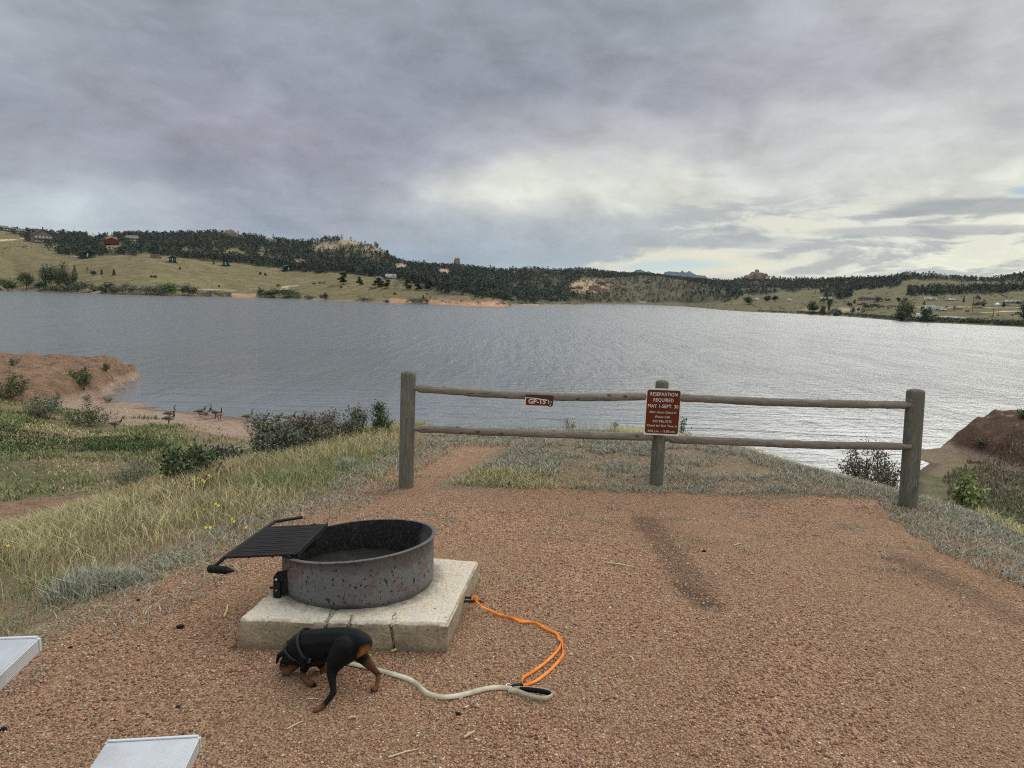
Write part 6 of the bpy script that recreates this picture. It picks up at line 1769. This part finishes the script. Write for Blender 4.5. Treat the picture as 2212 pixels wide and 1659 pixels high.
for a in (
 (P1, 742, 491, 32, 26, 'bush', PU, 'purple leaved shrub on the golden meadow'), (P1, 805, 484, 18, 32, 'conifer', [(.06, .035, .03), (.05, .05, .03)], 'small rusty spruce right of the purple shrub'), (P1, 903, 491, 26, 40, 'conifer', DK, 'small green spruce farthest right of three on the meadow'),
 (P1, 692, 472, 14, 40, 'round', CW, 'spindly sapling left of the purple shrub'), (P1, 1200, 511, 17, 14, 'bush', PU + DK, 'left of two tiny dark shrubs low on the meadow'), (P1, 1230, 510, 22, 14, 'bush', PU + DK, 'right of two tiny dark shrubs low on the meadow'), (P1, 1690, 406, 12, 16, 'bush', PU, 'tiny shrub left of the third shelter'),
 (P1, 1422, 444, 11, 13, 'bush', DK, 'tiny shrub below the second shelter'), (P1, 2062, 486, 16, 20, 'bush', DK, 'small shrub below the last shelter'), (P1, 2100, 494, 14, 17, 'bush', DK, 'small shrub beside the one below the last shelter'), (P1, 1735, 586, 12, 14, 'bush', DK, 'tiny shrub above the grey shore bush'),
 (P2, 50, 486, 15, 17, 'bush', DK, 'bush on the slope under the last shelter'), (P2, 195, 582, 22, 18, 'bush', DK, 'bush left of the curving track'), (P2, 555, 556, 26, 13, 'bush', WG, 'low brown bush on the meadow knoll'), (P2, 520, 558, 22, 12, 'bush', DK, 'low dark bush on the meadow knoll'), (P2, 475, 562, 20, 11, 'bush', DK, 'dark bush at left of the knoll row'),
 (P2, 620, 582, 66, 13, 'bush', DK, 'flat dark bush patch in front of the biggest meadow pine'), (P2, 692, 592, 20, 14, 'bush', DK, 'small bush right of the flat patch'), (P2, 1112, 645, 24, 16, 'bush', PU + DK, 'lone dark bush on the lower meadow'), (P2, 940, 602, 60, 14, 'bush', DK, 'flat bush below the pair of pines')):
    far_plant(*a, group=MG)
PG = 'pines standing on the meadow'
for a in (
 (P2, 706, 563, 108, 88, 'pine', DK, 'biggest spreading pine on the meadow'), (P2, 838, 573, 66, 68, 'pine', DK, 'round pine between the big pine and the pair'), (P2, 984, 587, 92, 78, 'pine', DK, 'left pine of the pair below the white trailer'), (P2, 1056, 594, 82, 64, 'pine', DK, 'right pine of the pair below the white trailer'),
 (P2, 1215, 606, 70, 82, 'pine', DK, 'dark pine among the bare aspens'), (P2, 1300, 614, 70, 60, 'pine', DK, 'dark pine right of the bare aspens'), (P2, 1385, 610, 80, 75, 'pine', DK, 'dark pine at the edge of the point')):
    far_plant(*a, group=PG, dense=1.6)
for X, Y, w, h, l in ((1120, 598, 60, 78, 'leftmost bare pale aspen'), (1180, 604, 56, 90, 'tallest bare pale aspen'), (1245, 606, 50, 80, 'bare aspen before the dark pine'), (1330, 612, 50, 60, 'small bare aspen at right')):
    far_plant(P2, X, Y, w, h, 'bare', PA, l, 'aspen_tree', 'aspen tree', 'bare pale aspens', 'pale_bark')
RG = 'trees and bushes on the right shore'
for a in (
 (P4, 2204, 646, 90, 130, 'round', DK, 'big dark tree cut by the right edge'), (P4, 1250, 648, 138, 138, 'round', CW, 'biggest round cottonwood on the right shore'), (P4, 1240, 652, 90, 62, 'bush', WG, 'grey thicket at the foot of the biggest cottonwood'), (P4, 1440, 655, 100, 92, 'round', CW, 'dark green tree beside the rounded trailer'),
 (P4, 530, 600, 92, 92, 'round', CW, 'leftmost big tree on the right shore'), (P4, 612, 602, 54, 68, 'round', CW, 'smaller tree second on the right shore'), (P4, 664, 603, 48, 120, 'tall', DK, 'tall narrow tree below the long trailer'), (P4, 720, 606, 60, 50, 'bush', WG, 'grey bush right of the tall narrow tree'),
 (P4, 640, 515, 70, 40, 'bush', DK, 'dark bush in front of the long trailer'), (P4, 848, 600, 42, 62, 'round', WG, 'thin grey tree on the right shore'), (P4, 937, 596, 32, 56, 'round', PA, 'pale small tree on the right shore'), (P4, 827, 540, 42, 36, 'round', DK, 'round dark tree above the field'), (P4, 903, 567, 26, 20, 'bush', DK, 'small round bush on the field'),
 (P4, 978, 562, 62, 42, 'bush', CW, 'left bush of the hedge on the field'), (P4, 1030, 560, 60, 38, 'bush', CW, 'right bush of the hedge on the field'), (P4, 1058, 500, 76, 40, 'round', DK, 'tree right of the dark ranch house'), (P4, 1218, 498, 32, 28, 'round', DK, 'left of two small round trees'), (P4, 1275, 498, 32, 30, 'round', DK, 'right of two small round trees'),
 (P4, 1245, 512, 16, 20, 'conifer', DK, 'sapling under the two round trees'), (P4, 1135, 500, 28, 22, 'bush', DK, 'little bush between ranch house and round trees'), (P4, 870, 512, 18, 22, 'conifer', DK, 'sapling below the ranch house'), (P4, 1422, 522, 16, 24, 'conifer', DK, 'small spruce above the white trailers'),
 (P4, 1735, 504, 18, 42, 'conifer', DK, 'slender spruce alone on the right field'), (P4, 1845, 482, 24, 26, 'bush', DK, 'shrub on the slope right of the slender spruce'), (P4, 2028, 434, 32, 22, 'bush', DK, 'bush high on the right slope'), (P4, 1855, 544, 66, 30, 'bush', DK, 'dark thicket left of the dome tent'), (P4, 1895, 540, 34, 48, 'round', WG, 'grey tree rising from the dark thicket'),
 (P4, 180, 498, 64, 52, 'round', DK, 'dark tree right of the small white camper'), (P4, 240, 496, 52, 44, 'round', DK, 'second dark tree beside it'), (P4, 30, 520, 90, 62, 'round', DK, 'dark tree left of the small white camper'), (P4, 2050, 534, 20, 24, 'conifer', DK, 'small spruce by the dome tent'), (P4, 1090, 545, 30, 14, 'bush', DK, 'flat bush right of the hedge'), (P4, 1160, 545, 50, 16, 'bush', DK, 'long flat bush above the cottonwood')):
    far_plant(*a, group=RG)
def shore_brush():
    r = np.random.RandomState(31); Pp = []; Cc = []; S = []
    for X0, X1, k, hh, pal in ((420, 760, 60, 2.0, CW), (700, 1180, 110, 2.2, CW), (1180, 1520, 110, 2.6, CW + WG), (1480, 2260, 260, 3.0, CW), (100, 420, 40, 1.2, WG)):
        for i in range(k):
            X = r.uniform(X0, X1); px = P4(X, 0)[0]; rr = ray(px, tab(SH, px)); az = math.atan2(rr[0], rr[1])
            d = float(np.interp(az, _L[0][0], _L[0][1])) + r.uniform(2, 20); z = float(zfar(np.array([az]), np.array([d]))[0])
            b = crown_pts('bush', 26, r) * np.array((1, 1, .6)) * hh * r.uniform(.7, 1.4) * 1.6
            Pp.append(b + np.array((d * math.sin(az), d * math.cos(az), z))); Cc.append(np.array(pal)[r.choice(len(pal), 26)] * r.uniform(.7, 1.1)); S.append(np.full(26, .8))
    Pp = np.concatenate(Pp); Cc = np.concatenate(Cc); T = leaf_tris(Pp, np.concatenate(S), r).reshape(-1, 3)
    add('shore_undergrowth', mesh_np('shore_undergrowth', T, np.arange(len(T)).reshape(-1, 3), M['leaf'], np.repeat(Cc, 3, 0)), kind='stuff', label='green reeds and brush along the right shoreline')
shore_brush()

# ---- rocks
def m_rock(t, b):
    tc = t.new('ShaderNodeTexCoord').outputs['Object']
    n = t.noise(tc, .5, 5, .6); f = t.noise(t.vmul(tc, (1.4, 1.4, .5)), 1, 4, .6)
    c = t.ramp(n, [(.3, (.17, .135, .11)), (.55, (.28, .22, .175)), (.75, (.37, .30, .24))])
    c = t.mix(t.smooth(f, .58, .68) * .7, c, (.12, .095, .075)); t.put(b.inputs['Normal'], t.bump(n + f, .8, .6)); return c
M['rock'] = mat('granite', m_rock, .95, .05)
def rocks(P, blobs, label, name='granite_outcrop', cat='rock outcrop', d0=None, sink=.25):
    px, py = P(blobs[0][0], blobs[0][1]); b, d = hit(px, py)
    if d0: d = d0; b = at_d(px, py, d)
    u = u_at(d); mb = MB(); r = np.random.RandomState(int(blobs[0][0]))
    for X, Y, w, h in blobs:
        q = at_d(*P(X, Y - h * .5), d + r.uniform(-3, 3) - (blobs[0][1] - Y) * .0)
        mb2 = bmesh.ops.create_icosphere(mb.bm, subdivisions=3, radius=1.0)
        sd = Vector(r.uniform(0, 50, 3))
        for v in mb2['verts']:
            n = v.co.normalized(); k = 1 + .35 * mnoise.noise(n * 1.6 + sd) + .16 * mnoise.noise(n * 4 + sd)
            e = Vector([math.copysign(abs(c) ** .62, c) for c in n]) * k
            v.co = q - b + Vector((e.x * w * u * .5, e.y * w * u * .5, e.z * h * u * (.5 + sink)))
    o = mb.build(name, M['rock'], None, False, b); tag(o, label, cat); return o
rocks(P1, [(1800, 190, 40, 42), (1835, 186, 42, 40), (1778, 186, 24, 26), (1865, 196, 30, 36), (1925, 218, 50, 14)], 'blocky pink granite outcrop on the left ridge crest')
rocks(P2, [(1608, 410, 40, 46), (1590, 412, 20, 20), (1636, 414, 14, 12), (1612, 372, 30, 14)], 'single upright chimney rock on the middle skyline', 'chimney_rock', 'rock pillar', d0=1560)
rocks(P3, [(1960, 318, 90, 34), (1920, 322, 80, 28), (1988, 316, 70, 36), (1945, 292, 40, 24), (1972, 274, 26, 24), (2030, 300, 40, 20)], 'knobbly rock tor topped by a round boulder', 'rock_tor', 'rock tor', d0=1880)
for i, (bl, lab) in enumerate((([(560, 400, 60, 22), (520, 402, 50, 18)], 'tan slab at the left end of the granite slope'), ([(700, 410, 60, 34), (660, 400, 44, 24)], 'rounded pale boulder pile on the granite slope'), ([(745, 450, 42, 44), (770, 425, 40, 26)], 'tall pale boulder low on the granite slope'),
        ([(735, 355, 80, 24), (790, 345, 60, 24), (830, 350, 30, 30)], 'boulders at the top of the granite slope'), ([(910, 400, 50, 20), (880, 385, 40, 20)], 'boulders right of the granite slope'), ([(640, 430, 40, 20)], 'small boulder under the slab'), ([(1130, 345, 40, 14), (1090, 338, 30, 12)], 'low boulders on the middle hill'))):
    rocks(P3, bl, lab, 'boulder_pile', 'boulders')
rocks(P4, [(30, 318, 50, 24), (90, 300, 30, 24)], 'rock hump on the right ridge beside the tor', 'rock_hump', 'rock outcrop', d0=1800)
rocks(P4, [(1280, 290, 34, 22), (1300, 296, 30, 16)], 'small rock knob on the right ridge crest', 'granite_outcrop', 'rock outcrop', d0=1560)
rocks(P2, [(325, 400, 26, 26), (385, 402, 26, 26)], 'pale rocks among trees above the last shelter', 'pale_rock', 'rock')

# ---- buildings
def cm(name, c, **k): 
    if name not in M: M[name] = flat(name, c, var=.12, scale=.6, **k)
    return M[name]
M['glass'] = flat('window_glass', (.50, .53, .56), .2, .5, var=.15)
M['dark_glass'] = flat('dark_glass', (.03, .035, .04), .15, .6)
def house(P, X, Y, w, wall, roofh, cw, cr, label, gable_front=False, wins=0, rows=1, chim=False, depth=.6, yaw=0, name='house', cat='house', over=.06, porch=False):
    b, d = hit(*P(X, Y)); u = u_at(d); W = w * u; Hh = wall * u; Rh = roofh * u; D = W * depth
    az = math.atan2(b.x, b.y)
    t = thing(name, label, cat, b - Vector((0, 0, .4)), -az + yaw)
    Hh += .4
    if gable_front:
        pts = [(-W / 2, -D / 2, 0), (W / 2, -D / 2, 0), (W / 2, -D / 2, Hh), (0, -D / 2, Hh + Rh), (-W / 2, -D / 2, Hh)]
        MB().prism(pts, (0, D, 0)).build('wall', cw, t)
        o = W * over; th = .35
        mb = MB()
        for s in (-1, 1):
            a = Vector((0, -D / 2 - o, Hh + Rh + .02)); e = Vector((s * (W / 2 + o), -D / 2 - o, Hh - Rh * 2 * over + .02))
            mb.prism([a, e, e + Vector((0, 0, th)), a + Vector((0, 0, th))], (0, D + 2 * o, 0))
        rf = mb.build('roof', cr, t)
    else:
        MB().box((0, 0, Hh / 2), (W, D, Hh)).build('wall', cw, t)
        o = W * over; mb = MB()
        A = [(-W / 2 - o, -D / 2 - o, Hh), (W / 2 + o, -D / 2 - o, Hh), (W / 2 + o, D / 2 + o, Hh), (-W / 2 - o, D / 2 + o, Hh)]
        rx = W * .30
        R1, R2 = (-rx, 0, Hh + Rh), (rx, 0, Hh + Rh)
        mb.poly([A[0], A[1], R2, R1]); mb.poly([A[1], A[2], R2]); mb.poly([A[2], A[3], R1, R2]); mb.poly([A[3], A[0], R1]); mb.poly(A[::-1])
        rf = mb.build('roof', cr, t)
    if chim: MB().box((W * .08, 0, Hh + Rh * 1.15), (W * .05, W * .05, Rh * .9)).build('chimney', cm('brick', (.16, .08, .06)), rf)
    for rr in range(rows):
        for i in range(wins):
            x = -W / 2 + W * (i + .75) / (wins + .5); z = Hh * (rr + .45) / rows
            fr = MB().box((x, -D / 2 - .06, z), (W / wins * .52, .12, Hh / rows * .42)).build('window', cm('trim', (.5, .48, .44)), t)
            MB().box((x, -D / 2 - .14, z), (W / wins * .42, .04, Hh / rows * .32)).build('pane', M['glass'], fr)
    if porch:
        MB().box((0, -D / 2 - W * .05, Hh * .48), (W * 1.04, W * .10, Hh * .05)).build('balcony', cm('porch_wood', (.11, .075, .055)), t)
    return t
GR = cm('grey_wall', (.20, .165, .155)); BRW = cm('brown_wall', (.14, .095, .07)); RFB = cm('brown_roof', (.085, .06, .055)); RFG = cm('grey_roof', (.15, .15, .14)); REDW = cm('red_paint', (.13, .03, .028)); REDD = cm('dark_red', (.085, .028, .024)); CRM = cm('cream_wall', (.52, .40, .33)); DGR = cm('dark_green', (.016, .05, .045)); TANW = cm('tan_block', (.20, .145, .12)); LTR = cm('pale_roof', (.36, .34, .32))
house(P1, 332, 234, 108, 50, 34, GR, RFB, 'large three storey grey gabled house on the left hill', True, 5, 2, True, .7, .25, porch=True)
house(P1, 305, 158, 112, 14, 14, REDD, REDD, 'long dark red house on the crest above the gabled house', wins=4)
house(P1, 28, 136, 70, 14, 16, GR, RFG, 'small grey house at the far left skyline', wins=3); house(P1, 165, 160, 62, 14, 16, cm('sage_wall', (.22, .22, .18)), RFG, 'pale green cabin right of the skyline house', wins=2); house(P1, 118, 140, 52, 12, 14, GR, RFG, 'grey roofed cottage between the two crest houses', wins=2)
house(P1, 884, 246, 92, 22, 18, REDW, REDW, 'red barn among the pines on the left hill', True, depth=1.0, over=.03, name='red_barn', cat='barn')
house(P1, 1050, 226, 108, 20, 24, BRW, cm('taupe_roof', (.16, .14, .12)), 'brown hipped house right of the red barn', wins=4, chim=False); house(P1, 1070, 162, 130, 14, 12, BRW, RFB, 'long brown ranch house on the ridge crest', wins=6)
house(P1, 1528, 172, 52, 14, 16, GR, RFG, 'grey house half hidden by pines on the ridge', True, 2, yaw=-.5); house(P1, 2132, 236, 50, 22, 16, CRM, cm('cream_roof', (.40, .31, .25)), 'cream house with steep gable in the woods', True, 2, depth=.6); house(P1, 2183, 234, 26, 16, 10, CRM, RFG, 'small cream outbuilding beside the cream house', True, 1)
house(P4, 958, 488, 92, 12, 12, cm('dark_wall', (.035, .028, .026)), cm('dark_roof', (.05, .04, .04)), 'dark low ranch house on the right shore', wins=5); house(P4, 940, 523, 30, 10, 6, BRW, RFB, 'small brown shed below the ranch house', wins=1, name='shed', cat='shed'); house(P4, 908, 524, 26, 6, 4, BRW, RFB, 'low brown shed beside the small brown shed', name='shed', cat='shed')
house(P4, 1030, 498, 22, 8, 4, cm('pale_wall', (.42, .40, .38)), LTR, 'tiny pale hut by the field tree', name='hut', cat='hut')
def shelter(P, X, Y, w, h, label, yaw=0.):
    b, d = hit(*P(X, Y)); u = u_at(d); W = w * u; H = h * u; az = math.atan2(b.x, b.y)
    t = thing('picnic_shelter', label, 'picnic shelter', b - Vector((0, 0, .2)), -az + yaw, 'dark green shelters along the meadow crest')
    D = W * .8; dk = H * .14
    MB().box((-.06 * W, 0, dk / 2), (W * 1.25, D * 1.2, dk)).build('deck', cm('deck_blue', (.02, .045, .06)), t)
    for sx in (-1, -.33, .33, 1):
        for sy in (-1, 1): MB().box((sx * W * .42, sy * D * .42, dk + H * .30), (.22, .22, H * .60)).build('post', DGR, t)
    wl = MB(); wl.box((-W * .27, -D * .42, dk + H * .14), (W * .30, .1, H * .26)); wl.build('half_wall', DGR, t)
    wl = MB(); wl.box((W * .27, -D * .42, dk + H * .14), (W * .30, .1, H * .26)); wl.build('half_wall', DGR, t)
    MB().box((0, D * .44, dk + H * .3), (W * .86, .1, H * .58)).build('back_wall', DGR, t)
    MB().box((0, -D * .36, dk + H * .26), (W * .12, .06, H * .44)).build('door', cm('white_opening', (.62, .63, .62)), t)  # plain white panel standing in for the shelter's bright opening
    for sx in (-1, 1): MB().box((sx * W * .27, D * .38, dk + H * .40), (W * .16, .05, H * .18)).build('window', M['glass'], t)
    mb = MB()
    for s in (-1, 1):
        a = Vector((0, -D * .62, H)); e = Vector((s * W * .58, -D * .62, H * .70))
        mb.prism([a, e, e + Vector((0, 0, .25)), a + Vector((0, 0, .25))], (0, D * 1.24, 0))
    mb.prism([(-W * .5, -D * .45, H * .72), (W * .5, -D * .45, H * .72), (0, -D * .45, H * .99)], (0, D * .05, 0))
    mb.build('roof', cm('green_roof', (.03, .055, .055)), t)
shelter(P1, 685, 352, 70, 48, 'first green shelter, beside the parked cars', .3); shelter(P1, 1367, 390, 52, 46, 'second green shelter, right of the tan restroom'); shelter(P1, 1790, 417, 50, 46, 'third green shelter, alone on the meadow crest', -.1); shelter(P2, 266, 457, 58, 44, 'fourth green shelter, farthest right on the crest', .5)
def restroom():
    b, d = hit(*P1(1226, 353)); u = u_at(d); W = 50 * u; H = 25 * u; az = math.atan2(b.x, b.y)
    t = thing('restroom_building', 'tan block restroom with pale sloping roof on the meadow crest', 'restroom', b - Vector((0, 0, .3)), -az + .2)
    MB().prism([(-W / 2, -W * .4, 0), (W / 2, -W * .4, 0), (W / 2, -W * .4, H * .86), (W * .35, -W * .4, H), (-W / 2, -W * .4, H * .9)], (0, W * .8, 0)).build('wall', TANW, t)
    MB().prism([(-W * .56, -W * .48, H * .92), (W * .36, -W * .48, H * 1.06), (W * .56, -W * .48, H * .86), (W * .56, -W * .48, H * .92), (W * .36, -W * .48, H * 1.14), (-W * .56, -W * .48, H * 1.0)], (0, W * .96, 0)).build('roof', LTR, t)
    MB().box((W * .66, 0, H * .2), (W * .3, W * .4, H * .4)).build('bin_enclosure', cm('dark_wall2', (.04, .035, .035)), t)
    MB().box((-W * .1, -W * .405, H * .4), (W * .14, .06, H * .7)).build('door', BRW, t)
restroom()
# ---- vehicles and trailers
WH = cm('white_paint', (.74, .75, .74), rough=.35, spec=.5); TY_ = cm('tyre', (.02, .02, .02)); GY = cm('grey_stripe', (.16, .17, .18)); BLK = cm('black_trim', (.02, .02, .022)); BLU = cm('dark_car', (.03, .035, .045), rough=.3, spec=.5)
def wheels(t, xs, r, wy):
    for x in xs:
        for s in (-1, 1): MB().tube([(x, s * wy, r), (x, s * (wy - .22), r)], r, 14).build('wheel', TY_, t)
def trailer(P, X, Y, w, h, label, yaw=0, stripes=True, fifth=False, end=False):
    b, d = hit(*P(X, Y)); u = u_at(d); L = w * u; H = h * u; az = math.atan2(b.x, b.y)
    t = thing('travel_trailer', label, 'travel trailer', b, -az + yaw, 'white trailers and campers on the far shore'); Dp = 2.5; z0 = H * .18
    if end: L = max(L, 2.4)
    pts = [(-L / 2 + (L * .22 if fifth else .3), 0, z0), (L / 2, 0, z0), (L / 2, 0, H * .97), (L / 2 - .25, 0, H), (-L / 2 + .5, 0, H), (-L / 2, 0, H * .75), (-L / 2, 0, H * (.42 if fifth else .3))]
    if fifth: pts[0] = (-L / 2 + L * .22, 0, z0); pts = [pts[0]] + pts[1:] + [(-L / 2 + L * .2, 0, H * .40)]
    MB().prism([(x, -Dp / 2, z) for x, y, z in pts], (0, Dp, 0)).build('body', WH, t)
    if stripes:
        s1 = MB().prism([(-L * .40, -Dp / 2 - .03, H * .50), (L * .1, -Dp / 2 - .03, H * .36), (L * .46, -Dp / 2 - .03, H * .52), (L * .46, -Dp / 2 - .03, H * .60), (L * .1, -Dp / 2 - .03, H * .46), (-L * .40, -Dp / 2 - .03, H * .62)], (0, .025, 0)).build('stripe', GY, t)
        MB().box((L * .2, -Dp / 2 - .03, z0 + .25), (L * .5, .02, .3)).build('stripe', GY, t)
    for x in (-.22, .12, .34):
        MB().box((x * L, -Dp / 2 - .03, H * .72), (L * .10, .03, H * .14)).build('window', M['dark_glass'], t)
    wheels(t, (L * .02, L * .12), min(.38, H * .13), Dp / 2)
    return t
def car(P, X, Y, w, label, paint, pickup=False, yaw=0):
    b, d = hit(*P(X, Y)); u = u_at(d); L = max(w * u, 4.2); az = math.atan2(b.x, b.y); L = min(L, 6.2)
    t = thing('parked_pickup' if pickup else 'parked_car', label, 'pickup truck' if pickup else 'car', b, -az + yaw, 'vehicles parked on the far shore'); W = 1.85
    if pickup: pts = [(-L / 2, .5), (L / 2, .5), (L / 2, 1.1), (L * .22, 1.2), (L * .12, 1.85), (-L * .12, 1.88), (-L * .16, 1.25), (-L / 2, 1.25)]
    else: pts = [(-L / 2, .4), (L / 2, .4), (L / 2, .95), (L * .25, 1.05), (L * .10, 1.6), (-L * .28, 1.62), (-L * .44, 1.05), (-L / 2, 1.0)]
    MB().prism([(x, -W / 2, z) for x, z in pts], (0, W, 0)).build('body', paint, t)
    g = [(L * .20, 1.22), (L * .115, 1.75), (-L * .10, 1.78), (-L * .13, 1.25)] if pickup else [(L * .22, 1.08), (L * .09, 1.52), (-L * .26, 1.54), (-L * .38, 1.08)]
    MB().prism([(x, -W / 2 - .02, z) for x, z in g], (0, .018, 0)).build('side_window', M['dark_glass'], t)
    wheels(t, (-L * .32, L * .32), .37, W / 2)
    MB().box((L / 2 + .01, -W * .33, .8), (.04, .3, .18)).build('headlight', M['glass'], t); MB().box((L / 2 + .01, W * .33, .8), (.04, .3, .18)).build('headlight', M['glass'], t)
car(P1, 600, 347, 42, 'white car beside the utility pole on the meadow', WH); car(P1, 735, 351, 36, 'dark pickup behind the first green shelter', BLU, True); car(P2, 991, 513, 54, 'white pickup parked left of the swirl patterned trailer', WH, True)
trailer(P2, 1083, 518, 84, 34, 'long white trailer with grey swirls above the pair of pines', 0, True, True)
trailer(P4, 643, 484, 76, 20, 'long white trailer on the slope above the tall narrow tree', .1, True); trailer(P4, 98, 485, 30, 14, 'small white camper between dark trees', .4, False); trailer(P4, 355, 488, 26, 12, 'tiny white camper on the brushy slope', .3, False)
trailer(P4, 1450, 486, 50, 20, 'left trailer of the upper pair above the field saplings', .2); trailer(P4, 1490, 488, 46, 16, 'right trailer of the upper pair above the field saplings', -.2); trailer(P4, 1640, 488, 34, 14, 'lone small trailer right of the upper pair', .1, False)
trailer(P4, 1465, 560, 62, 27, 'left white trailer of the central row of three', .05); trailer(P4, 1515, 565, 56, 24, 'middle white trailer of the central row of three', 0); trailer(P4, 1566, 568, 50, 16, 'right white trailer of the central row of three', -.05, False)
trailer(P4, 1380, 625, 42, 30, 'rounded white trailer seen end on beside the dark green tree', 1.2, False, end=True); trailer(P4, 2118, 508, 78, 20, 'white trailer near the right edge above the dome tent', .05)
trailer(P3, 1065, 509, 50, 13, 'white motorhome at the far end of the lake', 0, False); trailer(P3, 940, 514, 22, 8, 'tiny white camper at the far end of the lake', 0, False); trailer(P3, 1972, 484, 24, 14, 'white camper under the dark wood', .2, False)
car(P4, 2084, 530, 30, 'silver car right of the dome tent', cm('silver', (.4, .41, .42), rough=.3, spec=.5)); car(P4, 2172, 512, 30, 'dark car beside the right edge trailer', BLU); car(P4, 1612, 492, 34, 'pale car under the lone small trailer', WH); car(P4, 2165, 600, 30, 'dark car left of the big edge tree', BLU, True); car(P4, 1415, 555, 22, 'dark box trailer left of the central row', BLK)
def dome(P, X, Y, w, h, c, label, name='dome_tent'):
    b, d = hit(*P(X, Y)); u = u_at(d); mb = MB().ball((0, 0, 0), 1, 3, (w * u / 2, w * u / 2, h * u)); t = thing(name, label, 'tent', b - Vector((0, 0, .1)))
    mb.build('shell', c, t); MB().prism([(-w * u * .12, -w * u * .5, 0), (w * u * .12, -w * u * .5, 0), (0, -w * u * .42, h * u * .55)], (0, .1, 0)).build('door_flap', BLK, t)
dome(P4, 2000, 527, 32, 16, WH, 'white dome tent on the right field')
dome(P4, 1515, 614, 34, 12, cm('dark_tent', (.03, .028, .026)), 'low dark tent above the shoreline brush', 'dark_tent')
def pole(P, X, Y, h, label, c='bark', cross=True, r=.16):
    b, d = hit(*P(X, Y)); H = h * u_at(d); t = thing('utility_pole', label, 'utility pole', b - Vector((0, 0, .3)), -math.atan2(b.x, b.y), 'poles standing on the far shore')
    MB().tube([(0, 0, 0), (0, 0, H)], [r, r * .7], 8).build('pole', M[c], t, True)
    if cross: MB().box((0, -.1, H * .92), (2.2, .14, .16)).build('crossarm', M[c], t)
pole(P1, 547, 358, 84, 'utility pole beside the white car on the meadow', r=.3); pole(P4, 1803, 574, 92, 'tallest utility pole on the right field', r=.22); pole(P4, 1965, 630, 66, 'utility pole near the right shore brush', r=.18); pole(P4, 2010, 592, 66, 'thin pole under the dome tent', 'pale_bark', False); pole(P4, 836, 602, 60, 'pale light pole on the right shore', 'pale_bark', False, .12)
pole(P1, 592, 172, 60, 'thin antenna mast on the left skyline', 'bark', False, .14); pole(P4, 1380, 545, 40, 'pale light pole above the central trailers', 'pale_bark', False, .12)
def kiosk(P, X, Y, w, h, label, c):
    b, d = hit(*P(X, Y)); u = u_at(d); t = thing('information_board', label, 'notice board', b - Vector((0, 0, .2)), -math.atan2(b.x, b.y)); W, H = w * u, h * u
    for s in (-1, 1): MB().box((s * W / 2, 0, H / 2), (.25, .25, H)).build('post', c, t)
    MB().box((0, -.05, H * .62), (W * .9, .12, H * .6)).build('board', c, t)
kiosk(P4, 1658, 574, 10, 32, 'narrow brown signboard right of the central trailers', BRW); kiosk(P4, 1690, 572, 46, 22, 'wide brown frame next to the narrow signboard', cm('rail_tan', (.26, .19, .14))); kiosk(P4, 1762, 580, 22, 12, 'low dark board below the tallest pole', BRW)
# ------------------------------------------------------------------ air
def build_haze():
    m = bpy.data.materials.new('haze'); m.use_nodes = True; nt = m.node_tree; nt.nodes.clear()
    o = nt.nodes.new('ShaderNodeOutputMaterial'); v = nt.nodes.new('ShaderNodeVolumePrincipled')
    v.inputs['Color'].default_value = (.80, .88, .97, 1); v.inputs['Density'].default_value = 1.4e-5; v.inputs['Anisotropy'].default_value = .2
    nt.links.new(v.outputs[0], o.inputs['Volume'])
    me = MB().box((0, 4700, 150), (12000, 10400, 700)).mesh('haze', m)
    o = add('haze', me, kind='stuff')
build_haze()
